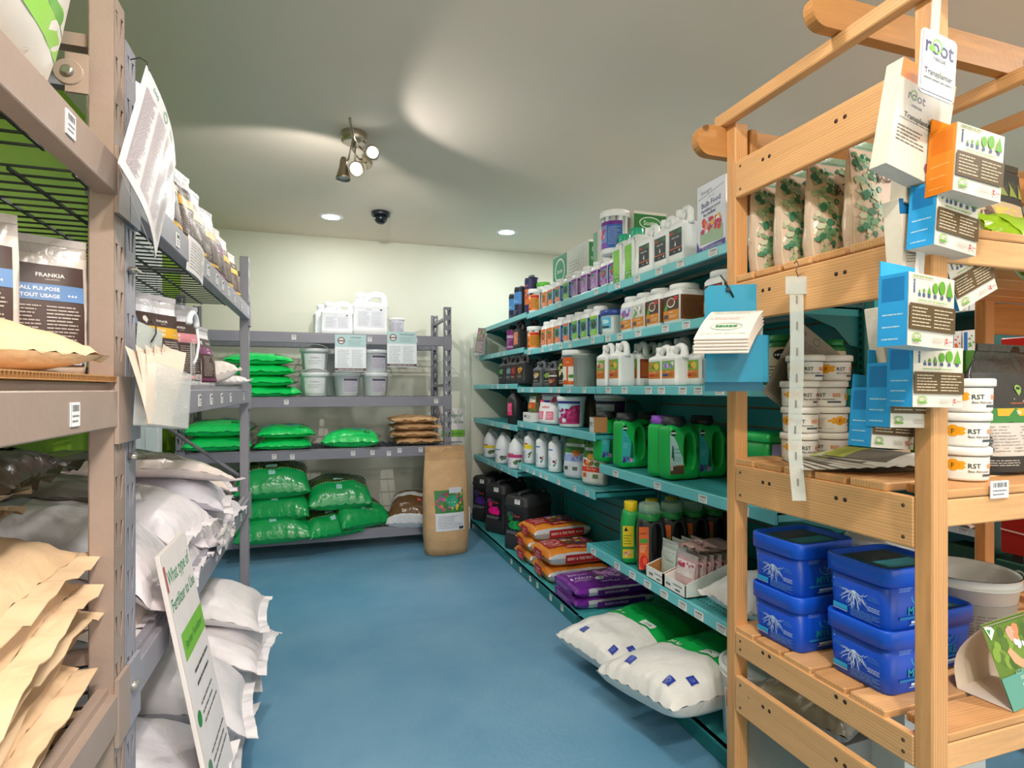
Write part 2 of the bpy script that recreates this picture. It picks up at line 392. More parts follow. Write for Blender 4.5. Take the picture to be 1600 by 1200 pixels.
def f_jug(loc, rot, lab, grp, w, d, h, des, side_d=None, body='#f4f5f7', cap='#f4f4f4', key=None, mat='plastic', name='jug', cat='jug', capcol=None):
    t = thing(name, lab, cat, loc, rot, grp); k = (key, w, d, h, body)
    def bd():
        m = MB(); r = .014; cx = -w*.24
        m.loft([rr(w*.94, d*.94, r, 0), rr(w, d, r, .006), rr(w, d, r, h*.16), rr(w*.985, d*.985, r, h*.175), rr(w*.985, d*.985, r, h*.64), rr(w, d, r, h*.66), rr(w, d, r, h*.685), rr(w*.94, d*.88, r*1.2, h*.735, cx=-w*.01), rr(w*.7, d*.66, r*1.3, h*.765, cx=-w*.10), rr(w*.36, w*.36, w*.17, h*.79, cx=cx), rr(w*.30, w*.30, w*.15, h*.83, cx=cx), rr(w*.28, w*.28, w*.14, h*.90, cx=cx)], body, True)
        return m
    ob('body', bd, mat, t, key=('fj',)+k)
    def hd():
        m = MB(); b = d*.19
        P = [(-w*.13, h*.845), (-w*.04, h*.90), (w*.04, h*.955), (w*.16, h*.975), (w*.32, h*.965), (w*.415, h*.92), (w*.44, h*.83), (w*.43, h*.74), (w*.41, h*.69)]
        return m.tube([(x, 0, z) for x, z in P], [b*.8, b*.8, b*.82, b*.85, b*.85, b*.88, b*.9, b*1.0, b*1.25], body, 8)
    ob('handle', hd, mat, t, key=('fjh',)+k)
    def cp():
        r_ = w*.155
        return MB().lathe([(r_, h*.885), (r_*1.02, h*.89), (r_*.98, h*.985), (r_*.9, h), (r_*.6, h*1.0)], capcol or cap, 16, (-w*.24, 0))
    ob('cap', cp, 'plastic', t, key=('fjc', capcol or cap)+k)
    if des:
        label_part(t, ('fjp', des.__name__, side_d.__name__ if side_d else 0)+k, lambda: [(des(w*.8, h*.44), front(w*.985, d*.985, h*.18, -w*.4), 1)]+([(side_d(d*.75, h*.44), side(w*.985, d*.985, h*.18, -d*.38), 1)] if side_d else []))
    return t
def bottle(loc, rot, lab, grp, r, h, des, body='#20242c', cap='#3a3d42', neck=.42, sh=.78, key=None, mat='plastic', caph=.09, wd=None, z0=.08, z1=.7, name='bottle', cat='bottle'):
    t = thing(name, lab, cat, loc, rot, grp); k = (key, r, h, body, cap, neck, sh)
    ob('body', lambda: MB().lathe([(r*.92, 0), (r, .004), (r, h*sh), (r*.93, h*(sh+.05)), (r*neck*1.05, h*(1-caph-.02)), (r*neck, h*(1-caph))], body, 24), mat, t, key=('bo',)+k)
    ob('cap', lambda: MB().lathe([(r*neck*1.15, h*(1-caph)), (r*neck*1.2, h*(1-caph)+.002), (r*neck*1.15, h-.002), (r*neck*1.02, h)], cap, 18), 'plastic', t, key=('boc', caph)+k)
    if des:
        W = wd or r*2.6
        label_part(t, ('bop', des.__name__)+k, lambda: [(des(W, h*(z1-z0)), cyl(r, h*z0, -PI/2, W), 12)])
    return t
def side_handle(loc, rot, lab, grp, w, d, h, body, lidcol, des, key, lid='ribbed', neckw=.5, name='shaker_jug', lidh=.16, flip=1, lab_box=(.04, .12, .46, .74), hole=(.16, .50, .16, .27)):
    """flat-sided jug with the grip moulded as a hole in one half of the broad side"""
    t = thing(name, lab, 'jug', loc, rot, grp); k = (key, w, d, h, body); hb = h*(1-lidh)
    lr, lx = (min(w*neckw*.48, d*.56), -w*.15) if lid == 'ribbed' else (min(w*neckw*.60, d*.60), -w*.06)
    def bd():
        m = MB(); n = 48; cx, cz = w*hole[0], h*hole[1]; hx, hz = w*hole[2], h*hole[3]
        def outl(i):      # outline of the body seen from the front
            y = math.sin(2*PI*i/n); x = math.cos(2*PI*i/n)
            lo, hi = 0, 2*max(w, h)
            for _ in range(26):
                mid = (lo+hi)/2; px, pz = cx+x*mid, cz+y*mid
                if inside(px, pz): lo = mid
                else: hi = mid
            return cx+x*lo, cz+y*lo
        def inside(px, pz):
            if pz < 0 or pz > hb: return False
            hw = w/2
            if pz < .02: hw -= .02-math.sqrt(max(0, .0004-(.02-pz)**2))
            s0 = hb*.70
            if pz > s0:
                q = (pz-s0)/(hb-s0); c = .35*q**1.3+.65*(1-math.sqrt(max(0, 1-q*q*.97)))
                return -hw+(w/2+lx-lr)*c < px < hw-(w/2-lx-lr)*c
            return abs(px) < hw
        def hl(i, g=0): 
            a = 2*PI*i/n; e = .72
            cs, sn = math.cos(a), math.sin(a)
            return cx+(hx+g)*math.copysign(abs(cs)**e, cs), cz+(hz+g)*math.copysign(abs(sn)**e, sn)
        O = [outl(i) for i in range(n)]
        def inset(p, g): 
            v = Vector((p[0]-cx, p[1]-cz)); L = v.length; v = v*((L-g)/L); return cx+v.x, cz+v.y
        R_ = min(.022, d*.3)
        def ringp(f, y): return [(x, y, z) for x, z in (f(i) for i in range(n))]
        F = []
        # front: recess wall -> rim -> face -> rounded edge -> mid
        F.append(ringp(lambda i: hl(i, -.008), -d*.02)); F.append(ringp(lambda i: hl(i, -.004), -d*.28)); F.append(ringp(lambda i: hl(i, -.001), -d/2+.006)); F.append(ringp(lambda i: hl(i, .0035), -d/2-.0012)); F.append(ringp(lambda i: hl(i, .008), -d/2-.0008)); F.append(ringp(lambda i: hl(i, .011), -d/2))
        F.append(ringp(lambda i: inset(O[i], R_), -d/2)); F.append(ringp(lambda i: inset(O[i], R_*.42), -d/2+R_*.18)); F.append(ringp(lambda i: inset(O[i], R_*.1), -d/2+R_*.55)); F.append(ringp(lambda i: O[i], -d/2+R_*1.1))
        B = [[(x, -y, z) for x, y, z in r] for r in F]
        m.loft(F+B[::-1], body, True, (0, 0))
        m.add([(x, -y, z) for x, y, z in F[1]], [tuple(range(n))], body)      # web closing the grip
        return m
    o = ob('body', bd, 'plastic', t, key=('sh',)+k)
    def ld():
        m = MB()
        if lid == 'ribbed':
            m.lathe([(lr*.9, hb-.01), (lr*.9, hb), (lr*1.0, hb+.002), (lr, hb+(h-hb)*.5), (lr*.93, hb+(h-hb)*.55), (lr*.93, h-.003), (lr*.86, h)], lidcol, 26, (lx, 0))
            for j in range(26):
                a = 2*PI*j/26; m.add([(lx+lr*1.03*math.cos(a+q), lr*1.03*math.sin(a+q), z) for z in (hb+.004, hb+(h-hb)*.46) for q in (-.05, .05)], [(0, 1, 3, 2)], lidcol)
        else:
            m.lathe([(lr*.95, hb-.012), (lr, hb-.01), (lr, h-.004), (lr*.93, h), (lr*.3, h)], lidcol, 22, (lx, 0))
        return m
    if lid == 'cup':      # green collar with a clear measuring cup
        ob('collar', lambda: MB().lathe([(lr*1.02, hb-.012), (lr*1.06, hb-.008), (lr*1.06, hb+(h-hb)*.28), (lr, hb+(h-hb)*.3)], lidcol, 24, (lx, 0)), 'plastic', t, label='green collar', key=('shk',)+k)
        ob('cap', lambda: MB().lathe([(lr*1.02, hb+(h-hb)*.28), (lr, hb+(h-hb)*.6), (lr*.97, h-.003), (lr*.9, h)], '#cfe6da', 24, (lx, 0)), 'mint', t, label='clear measuring cap', key=('shc',)+k)
    else: ob('lid' if lid == 'ribbed' else 'cap', ld, 'rubber' if lid == 'ribbed' else 'plastic', t, key=('shl', lid, lidcol)+k)
    if des:
        x0, z0, x1, z1 = lab_box
        label_part(t, ('shp', des.__name__)+k, lambda: [(des(w*(x1-x0), h*(z1-z0)), front(w, d, h*z0, -w/2+w*x0), 1)])
    return t
def carton(loc, rot, lab, grp, w, d, h, fd=None, sd=None, col='#f2f2f0', key=None, name='carton', cat='box', td=None, mat='card', flaps=True):
    t = thing(name, lab, cat, loc, rot, grp); k = (key, w, d, h)
    def bd():
        m = MB().box((-w/2, -d/2, 0), (w/2, d/2, h), col, .0015)
        return m
    ob('box_body', bd, mat, t, key=('ca', col)+k)
    if flaps: ob('flap', lambda: MB().box((-w/2, -d/2, h), (w/2, -.0015, h+.002), col).box((-w/2, .0015, h), (w/2, d/2, h+.002), col), mat, t, key=('cf', col)+k)
    pr = []
    if fd: pr.append(lambda: (fd(w, h), front(w, d, 0, -w/2), 1))
    if sd: pr.append(lambda: (sd(d, h), side(w, d, 0, -d/2), 1))
    if pr: label_part(t, ('cp', fd.__name__ if fd else 0, sd.__name__ if sd else 0)+k, lambda: [q() for q in pr], name='printed_panel')
    return t
def pouch(loc, rot, lab, grp, w, d, h, des=None, sd=None, col='#dcdce2', top='#c9c8cc', key=None, mat='film', seed=1, lean=0, name='pouch', cat='pouch', topw=.96, lab_z=(.06, .8), lab_w=.86, seal=.09, fold=0, plump=1.0):
    t = thing(name, lab, cat, loc, rot, grp); k = (key, w, d, h, seed, fold)
    E = 2.6
    def dz(q): return d*(1 if q < .12 else max(.02, (1-((q-.12)/.82)**1.7)*plump)) if q < .93 else d*.02
    def wz(q): return w*(.93+.07*min(1, q/.2)) if q < .7 else w*(1-(1-topw)*(q-.7)/.3)
    def pos(a, q):      # a: -pi..pi ring angle
        cs, sn = math.cos(a), math.sin(a); ww, dd = wz(q)/2, dz(q)/2
        x = ww*math.copysign(abs(cs)**(2/E), cs); y = dd*math.copysign(abs(sn)**(2/E), sn)
        wk = noise.noise(Vector((x*22+seed*3.1, q*6, sn*2+seed)))*.005*min(1, q*4)*(1 if q < .9 else .5)
        y += wk; z = q*h
        if fold and q > .85: y += -fold*(q-.85)/.15*h*.12; z -= fold*(q-.85)*h*.25
        return (x, y, z)
    def bd():
        m = MB(); n = 32; nz = 16
        rings = [[pos(2*PI*j/n, i/nz) for j in range(n)] for i in range(nz+1)]
        cols = [top if (i+.5)/nz > 1-seal*1.6 else col for i in range(nz) for j in range(n)]
        m.loft(rings, cols, True)
        return m
    ob('bag_body', bd, mat, t, key=('po', col, top)+k)
    ob('seal', lambda: MB().box((-w*topw/2, -.0016, h*.955), (w*topw/2, .0016, h*1.012), top).xf(Matrix.Translation((0, -fold*h*.12 if fold else 0, -fold*.1*h if fold else 0))), mat, t, key=('pos', top)+k)
    def fr(W, z0):
        def fn(x, y, e):
            q = (z0+y)/h; ww, dd = wz(q)/2, dz(q)/2; u = max(-.985, min(.985, (x-W/2)/ww))
            p = pos(-PI/2, q); yy = -dd*(1-abs(u)**E)**(1/E)
            wk = noise.noise(Vector((u*ww*22+seed*3.1, q*6, -2*(1-abs(u)**E)**.5+seed)))*.005*min(1, q*4)
            return (u*ww, yy+wk-.0022-e, q*h)
        return fn
    if des:
        W = w*lab_w; z0 = h*lab_z[0]; H = h*(lab_z[1]-lab_z[0])
        label_part(t, ('pop', des.__name__, lab_w, lab_z)+k, lambda: grid_print(des(W, H), fr(W, z0)))
    if lean: t.rotation_euler = Euler((lean, 0, t.rotation_euler.z))
    return t
class _G:      # a print subdivided both ways so that it follows a bulging bag
    def __init__(s, p): s.p = p
    def emit(s, mb, fn, seg): s.p.emit(mb, fn, 9, 9)
def grid_print(p, fn): return [(_G(p), fn, 1)]
def pillow(loc, rot, lab, grp, L, W, T, colf, seed=1, key=None, mat='sack', prints=None, name='bag', cat='bag', nu=30, nv=22, flap=.0, wr=1.0, low=.38, droop=0, sag=0, flapcol=None, concave=.06, p=2.4, tuck=0):
    """a filled bag lying down: length along X, width along Y; droop bends the +X end down, sag the middle"""
    t = thing(name, lab, cat, loc, rot, grp)
    def prof(u, v):
        return (max(0, (1-abs(u)**p))*max(0, (1-abs(v)**p)))**.42
    def base(u, v):
        x = L/2*u*(1-concave*(1-v*v)); y = W/2*v*(1-concave*(1-u*u)); return x, y
    def bend(x, y, z):
        if droop and x > 0: q = x/(L/2); z -= droop*q*q*1.0; x -= droop*q*q*.25
        if sag: z -= sag*(1-(x/(L/2))**2)
        return (x, y, z)
    def wrk(x, y, e, s_):
        n1 = noise.noise(Vector((x*9+seed, y*9, s_*3+seed*1.7))); n2 = noise.noise(Vector((x*26, y*26+seed, s_+seed))); n3 = abs(noise.noise(Vector((x*16-y*9+seed, y*5+x*4, seed*2.3+s_))))
        return wr*(.012*n1+.006*n2-.010*n3)*(.35+.65*e)
    def edge(u, v):      # pleats near the seams
        return wr*.004*math.sin(v*23+seed)*max(0, abs(u)-.72)/.28+wr*.003*math.sin(u*31+seed*2)*max(0, abs(v)-.75)/.25
    zs = T*low
    def top(u, v, off=0):
        x, y = base(u, v); e = prof(u, v)
        return bend(x, y, zs+(T-zs)*e+wrk(x, y, e, 0)*e**.5+edge(u, v)+off)
    def bot(u, v):
        x, y = base(u, v); e = prof(u, v)
        return bend(x, y, zs*(1-min(1, e*1.25))+.15*edge(u, v)*(1-e))
    def bd():
        m = MB(); f = lambda a: math.copysign(abs(a)**.75, a)
        m.grid(lambda a, b: top(f(2*a-1), f(2*b-1)), nu, nv, (lambda a, b: colf(f(2*a-1), f(2*b-1), 1)) if callable(colf) else colf)
        m.grid(lambda a, b: bot(f(2*a-1), f(1-2*b)), nu, nv, (lambda a, b: colf(f(2*a-1), f(1-2*b), 0)) if callable(colf) else colf)
        return m
    ob('bag_body', bd, mat, t, key=('pi', key, L, W, T, seed, droop, sag) if key else None)
    if flap:
        def fl(sg):
            def fn(a, b):
                v = 2*b-1; x, y, z = top(sg, v); return (x+sg*flap*a, y, z+.006*math.sin(v*9+seed)*a)
            m = MB().grid(fn, 2, 20, flapcol or (colf(1, 0, 1) if callable(colf) else colf))
            m.grid(lambda a, b: tuple(Vector(fn(a, 1-b))-Vector((0, 0, .0012))), 2, 20, flapcol or (colf(1, 0, 1) if callable(colf) else colf)); return m
        for sg in (1, -1): ob('seam', lambda: fl(sg), mat, t, key=('pf', key, L, W, T, seed, droop, sag, sg) if key else None)
    for u0, v0, u1, v1, pf, mode in (prints or ()):
        A = L/2*(u1-u0); B_ = W/2*(v1-v0)
        if mode == 'x': pr = pf(A, B_); fn = lambda x, y, e: top(u0+(u1-u0)*x/A, v0+(v1-v0)*y/B_, .0025+e)      # reads along X
        elif mode == '-y': pr = pf(B_, A); fn = lambda x, y, e: top(u0+(u1-u0)*y/A, v1-(v1-v0)*x/B_, .0025+e)   # reads along -Y
        else: pr = pf(B_, A); fn = lambda x, y, e: top(u1-(u1-u0)*y/A, v0+(v1-v0)*x/B_, .0025+e)                # reads along +Y
        big = max(u1-u0, v1-v0) > .5
        ob('printed_panel', pr.emit(MB(), fn, 12 if big else 3, 10 if big else 3), 'gloss' if mat != 'kraft' else 'ink', t)
    return t
def sheet(name, lab, cat, loc, rot, w, h, des, grp=None, th=.0012, bow=.0, col='#e9e6e6', mat='gloss', key=None):
    """a sheet of card or paper, local x,z plane facing -Y, hung from its top edge (z=0)"""
    t = thing(name, lab, cat, loc, rot, grp)
    def fn(x, y, e): return (x-w/2, -bow*math.sin(PI*x/w)-th/2-e, y-h)
    def bd():
        m = MB(); m.grid(lambda a, b: fn(a*w, b*h, 0), 8, 2, col); m.grid(lambda a, b: fn((1-a)*w, b*h, -th), 8, 2, col)
        for a in (0, 1): m.add([fn(a*w, 0, 0), fn(a*w, h, 0), fn(a*w, h, -th), fn(a*w, 0, -th)], [(0, 1, 2, 3)], col)
        for b in (0, 1): m.add([fn(0, b*h, 0), fn(w, b*h, 0), fn(w, b*h, -th), fn(0, b*h, -th)], [(0, 1, 2, 3)], col)
        return m
    ob('sheet', bd, mat, t, key=('sh', key, w, h) if key else None)
    if des: label_part(t, ('shd', des.__name__, w, h, bow), lambda: [(des(w, h), fn, 8)], name='print')
    return t
# ------------------------------------------------------------------ the room
ZC, YB, XL, XR, YN = 2.47, 5.06, -1.06, 4.6, -3.2
def struct(name, mb, mat, parent=None, label=None):
    o = ob(name, mb, mat, parent, label)
    if parent is None: o['kind'] = 'structure'
    return o
m_floor = surface('painted_concrete', '#5386a6', '#6a96b2', 1.6, .42, .08, 60, '#8f9ea4')
m_ceil = surface('ceiling_paint', '#e8d8c8', '#ecddce', .8, .8, .04, 150)
m_wall = surface('cream_paint', '#dddccb', '#e4e2d3', 1.2, .75, .05, 140)
m_green = surface('green_paint', '#7fa818', '#8ab31f', 1.5, .6, .05, 140)
struct('floor', MB().box((XL-.1, YN, -.1), (XR+.1, YB+.1, 0), '#4f95b2'), m_floor)
struct('ceiling', MB().box((XL-.1, YN, ZC), (XR+.1, YB+.1, ZC+.1), '#d3d0c7'), m_ceil)
struct('wall_back', MB().box((XL-.1, YB, 0), (XR+.1, YB+.1, ZC), '#e0dfd0'), m_wall)
struct('wall_left', MB().box((XL-.1, YN, 0), (XL, YB, ZC), '#86b01c'), m_green)
struct('wall_right', MB().box((XR, YN, 0), (XR+.1, YB, ZC), '#e0dfd0'), m_wall)
dr = struct('door_1', MB().box((XL, 3.3, 0), (XL+.035, 4.22, 2.04), '#e6e6ea', .003), 'dull')
pn = MB()
for y in (3.36, 3.67, 3.98):
    for z0, z1 in ((.2, .95), (1.08, 1.9)): pn.box((XL+.035, y, z0), (XL+.043, y+.2, z1), '#eeeef2', .004)
ob('door_panel', pn, 'dull', dr)
ob('door_handle', MB().tube([(XL+.035, 3.36, 1.0), (XL+.075, 3.36, 1.0), (XL+.08, 3.42, 1.0)], .009, '#b8b8b8'), 'chrome', dr)
struct('trim_1', MB().box((XL, 4.22, 0), (XL+.05, 4.31, 2.12), '#f2f2f4', .004).box((XL, 3.21, 0), (XL+.05, 3.3, 2.12), '#f2f2f4', .004).box((XL, 3.3, 2.04), (XL+.05, 4.22, 2.12), '#f2f2f4', .004), 'dull')
struct('baseboard_back', MB().box((XL, YB-.012, 0), (XR, YB, .09), '#d9d8cc', .003), 'dull')
# ceiling: recessed lights, track light, dome camera
for i, (x, y, lb) in enumerate(((.055, 4.45, 'round recessed ceiling light above the white jugs on the back rack'), (1.42, 4.435, 'round recessed ceiling light above the far end of the teal shelving'))):
    t = thing('recessed_light', lb, 'ceiling light', (x, y, ZC), 0, 'recessed ceiling lights')
    ob('trim_ring', lambda: MB().lathe([(.062, -.003), (.085, -.006), (.09, 0)], '#f4f4f2', 32, caps=(0, 0)), 'plastic', t, key='rlr')
    ob('diffuser', lambda: MB().lathe([(.0, -.002), (.063, -.0021)], '#ffffff', 32, caps=(0, 0)), 'glow_cool', t, key='rld')
t = thing('dome_camera', 'black dome security camera on the ceiling between the two recessed lights', 'camera', (.395, 4.22, ZC))
ob('housing', MB().lathe([(.06, -.03), (.066, -.028), (.066, -.004), (.062, 0)], '#1c2028', 28), 'plastic', t)
ob('dome', MB().lathe([(.001, -.088), (.018, -.086), (.034, -.075), (.046, -.056), (.05, -.03)], '#141a22', 28), 'film', t, label='shiny smoked dome')
ob('lens', MB().lathe([(.012, -.0), (.014, -.012)], '#0a0a0c', 14).xf(Matrix.Translation((.02, -.03, -.06))), 'plastic', t)
t = thing('track_light', 'brushed metal ceiling spotlight cluster with lit bulbs over the aisle', 'ceiling light', (.146, 2.957, ZC))
ob('canopy', MB().lathe([(.052, -.052), (.062, -.045), (.063, -.004), (.06, 0)], '#b9ac98', 28), 'chrome', t)
ob('bar', MB().tube([(-.01, .05, -.055), (.02, -.02, -.075), (-.01, -.16, -.09), (-.035, -.34, -.085)], .007, '#b9ac98'), 'chrome', t)
def head(nm, p, aim, lit, armfrom):
    a = (Vector(aim)).normalized(); q = a.to_track_quat('Z', 'Y').to_matrix().to_4x4(); T = Matrix.Translation(p) @ q
    h = ob('spot_head', MB().lathe([(.012, -.075), (.017, -.06), (.02, -.03), (.034, .02), (.036, .03), (.032, .031), (.018, .0)], '#b7a48c', 22).xf(T), 'chrome', t, label=nm)
    ob('arm', MB().tube([armfrom, tuple((Vector(armfrom)+Vector(p))/2+Vector((0, 0, -.02))), tuple(Vector(p)-a*.05)], .0045, '#b9ac98', 6), 'chrome', h)
    ob('bulb', MB().lathe([(.0, .024), (.026, .022), (.03, .02)], '#ffffff', 18, caps=(0, 0)).xf(T), 'glow_cool' if lit == 1 else 'glow_warm' if lit == 2 else 'frost', h)
head('spot head with the white lit bulb', (.095, .0, -.085), (-.25, -.9, -.35), 1, (.02, -.0, -.06))
head('spot head with the warm lit bulb', (.0, -.14, -.225), (.1, -.9, -.5), 2, (.0, -.12, -.085))
head('unlit spot head hanging down', (-.055, -.12, -.25), (-.02, -.05, -1), 0, (-.01, -.16, -.09))
head('unlit spot head turned up to the wall', (.07, .2, -.06), (.1, .9, .2), 0, (-.01, .05, -.055))
# ------------------------------------------------------------------ boltless steel racks
def post_mesh(h, w, dp, col):
    m = MB(); pitch = .0785; n = int(h/pitch); th = .002
    for k in range(n):
        z0, z1 = k*h/n, (k+1)*h/n
        for sg in (-1, 1):
            xa, xb = (0, w/2) if sg < 0 else (w/2, w)
            c = w/2
            o = sorted
            tx0, tx1, bx0, bx1 = (c-.36*w, c-.13*w, c-.19*w, c-.09*w)
            if sg > 0: tx0, tx1, bx0, bx1 = 2*c-tx1, 2*c-tx0, 2*c-bx1, 2*c-bx0
            za, zb = z0+(z1-z0)*.2, z0+(z1-z0)*.72
            out = [(xa, z0), (xb, z0), (xb, z1), (xa, z1)]; hol = [(bx0, za), (bx1, za), (tx1, zb), (tx0, zb)]
            F = [(x, 0, z) for x, z in out+hol]; B = [(x, th, z) for x, z in out+hol]
            m.add(F, [(i, (i+1) % 4, 4+(i+1) % 4, 4+i) for i in range(4)], col)
            m.add(B, [(4+i, 4+(i+1) % 4, (i+1) % 4, i) for i in range(4)], col)
            m.add([F[4+i] for i in range(4)]+[B[4+i] for i in range(4)], [(i, (i+1) % 4, 4+(i+1) % 4, 4+i) for i in range(4)], col)
    m.box((0, 0, 0), (.0022, dp, h), col).box((w-.0022, 0, 0), (w, dp, h), col)
    m.box((0, dp-.002, 0), (w*.26, dp, h), col).box((w*.74, dp-.002, 0), (w, dp, h), col)
    return m
def tagd(w, h):
    p = Pr(w, h, '#f1efee', 3); p.bars(.12, .62, .88, .9); p.lines(.1, .12, .9, .55, 2, '#8a8688', .4); return p
def price_tag(parent, x, y, z, w=.032, h=.026, rot=0, col=None):
    def mk():
        m = MB().box((-w/2, -.0012, 0), (w/2, 0, h), '#f1efee'); return tagd(w, h).emit(m, plane((-w/2, -.0014, 0), (1, 0, 0), (0, 0, 1)))
    return ob('price_tag', mk, 'paper', parent, loc=(x, y, z), rot=rot if isinstance(rot, tuple) else (0, 0, rot), key=('tag', w, h))
def rack(label, loc, rot, W, D, H, levels, col, tags=None, pw=.056, lastback=True, posts=(1, 1, 1, 1), bh=.075):
    t = thing('steel_rack', label, 'rack', loc, rot, 'grey steel racks')
    k = (W, D, H, col)
    for i, (x, y, r) in enumerate(((0, 0, 0), (W-pw, 0, 0), (pw, D, PI), (W, D, PI))):
        ob('post', lambda: post_mesh(H, pw, .038, col), 'steel', t, loc=(x, y, 0), rot=(0, 0, r), key=('post', H, pw, col))
    for x in (pw/2, W-pw/2):      # side struts between front and rear post
        for z in (H*.06, H*.38, H*.66, H*.95): ob('side_brace', lambda: MB().box((-.012, .035, 0), (.012, D-.035, .022), col), 'steel', t, loc=(x, 0, z), key=('sb', D, col))
        ob('side_brace', lambda: MB().tube([(0, .04, H*.42), (0, D-.04, H*.64)], .009, col, 6), 'steel', t, loc=(x, 0, 0), key=('sbd', D, col, H))
    for li, z in enumerate(levels):
        fb = MB().box((.002, -.006, z-bh), (W-.002, .026, z-.012), col, .002).box((.002, .008, z-.014), (W-.002, .026, z), col)
        b = ob('beam', fb, 'steel', t)
        for x in (0, W-pw): ob('beam_bracket', lambda: MB().prism([(-.002, -bh-.03), (pw+.002, -bh-.03), (pw+.002, .012), (-.002, .012)], -.008, -.001, col), 'steel', b, loc=(x, 0, z), key=('bbk', pw, bh, col))
        ob('beam', MB().box((.002, D-.03, z-bh), (W-.002, D+.002, z-.004), col, .002), 'steel', t)
        wm = MB(); y = .03
        n = int(W/.052)
        for i in range(1, n): 
            x = W*i/n; wm.box((x-.0022, .01, z-.006), (x+.0022, D-.005, z-.002), '#2b2d2e')
        for j in range(1, 6): y = D*j/6; wm.box((pw, y-.003, z-.012), (W-pw, y+.003, z-.006), '#2b2d2e')
        wo = ob('wire_deck', wm, 'wire', t); wo['kind'] = 'stuff'
        for x, dz in (tags or {}).get(li, ()): price_tag(b, x, -.0062, z-bh+dz, .03, .034)
    return t
GREY, GREY_WARMLIT, DARK = '#94929c', '#a08c80', '#84838e'  # the near rack's grey is browned to carry warm lamp light
NEAR = rack('grey steel rack nearest the camera, tinted as in warm light, with kraft bags and brown pouches', (-.343, 1.208-1.86, 0), PI/2, 1.86, .6, 1.875, (1.60, 1.20, .675, .15), GREY_WARMLIT, {1: ((1.62, .012),), 0: ((1.605, .018),)})
FARR = rack('grey steel rack along the left wall heaped with white bags', (-.343, 1.215, 0), PI/2, 1.855, .6, 1.83, (1.60, 1.20, .675, .15), GREY,
    {0: ((.36, .01), (.75, .014), (.9, .014), (1.02, .014), (1.15, .014), (1.3, .014), (1.5, .014), (1.72, .014)), 1: ((.30, .016), (.44, .016), (.62, .016), (.8, .016), (1.0, .016), (1.2, .016), (1.58, .016)), 2: ((.3, .0), (.42, .0), (.9, .02), (1.1, .02), (1.3, .02), (1.5, .02), (1.66, .02))})
BACK = rack('grey steel rack across the back wall with buckets and green bags', (-.95, 4.385, 0), 0, 1.9, .58, 1.83, (1.60, 1.135, .753, .15), DARK,
    {0: ((.75, .02), (1.28, .02), (1.43, .018), (1.62, .02)), 1: ((.7, .02), (1.78, .02)), 2: ((.62, .015), (.74, .01), (1.16, .02), (1.3, .02), (1.42, .01), (1.5, .03), (1.72, .02), (1.66, .03)), 3: ()})
# hinge plate and bolts of the near rack
hp = ob('hinge_plate', MB().lathe([(.020, -.005), (.0215, -.003), (.0215, .003), (.020, .005)], GREY_WARMLIT, 26).xf(Matrix.Translation((1.775, .055, 1.712)) @ Matrix.Rotation(PI/2, 4, 'Y')).box((1.773, .028, 1.68), (1.779, .06, 1.745), GREY_WARMLIT), 'steel', NEAR)
ob('bolt', MB().lathe([(.009, 0), (.009, .004), (.006, .007)], '#b9b5ae', 12).xf(Matrix.Translation((1.770, .055, 1.712)) @ Matrix.Rotation(-PI/2, 4, 'Y')), 'chrome', hp)
for z in (1.41, 1.065, .64):
    ob('wing_bolt', MB().lathe([(.007, 0), (.007, .012)], '#b9b5ae', 10).box((-.016, -.002, .008), (.016, .002, .016), '#c4c0b8').xf(Matrix.Translation((.012, -.002, z)) @ Matrix.Rotation(PI/2, 4, 'X')), 'chrome', FARR)
# ------------------------------------------------------------------ teal gondola shelving: three bays
TEAL, TEALD, TEALL = '#48aeb4', '#1f7678', '#70c8d0'
XB, XP = 1.2, 1.67
BAY = {'C': (1.405, 2.60), 'B': (2.60, 3.82), 'A': (3.82, 5.04)}
SH = {'A': ((1.37, 1.735), (1.35, 1.485), (1.30, 1.225), (1.30, .93), (1.30, .60)),
      'B': ((1.37, 1.72), (1.35, 1.46), (1.30, 1.20), (1.30, .965), (1.30, .67)),
      'C': ((1.365, 1.71), (1.35, 1.457), (1.30, 1.20), (1.32, .81), (1.25, .42))}
BASEZ = .06
BL = {'A': 'far bay of the teal shelving, beside the back wall', 'B': 'middle bay of the teal shelving with the orange and purple bags', 'C': 'near bay of the teal shelving, behind the pine rack'}
TAGS = {'A': ((.2,), (.35, .5, .62), (.5, .62, .8), (.5, .75, .8, .85), (.4, .55, .7, .85)),
        'B': ((.5, .9), (.1, .3, .42, .55, .66, .9), (.1, .25, .52, .62, .74, .9), (.08, .35, .45), (.05, .18, .28, .38, .46, .62, .8, .93)),
        'C': ((.1, .25, .4, .53, .7), (.04, .14, .28, .46, .58), (.12, .25, .42, .5, .62, .7, .8), (.15, .45, .7, .88), (.07, .27, .38, .48, .58, .68, .76, .86))}
GON = {}
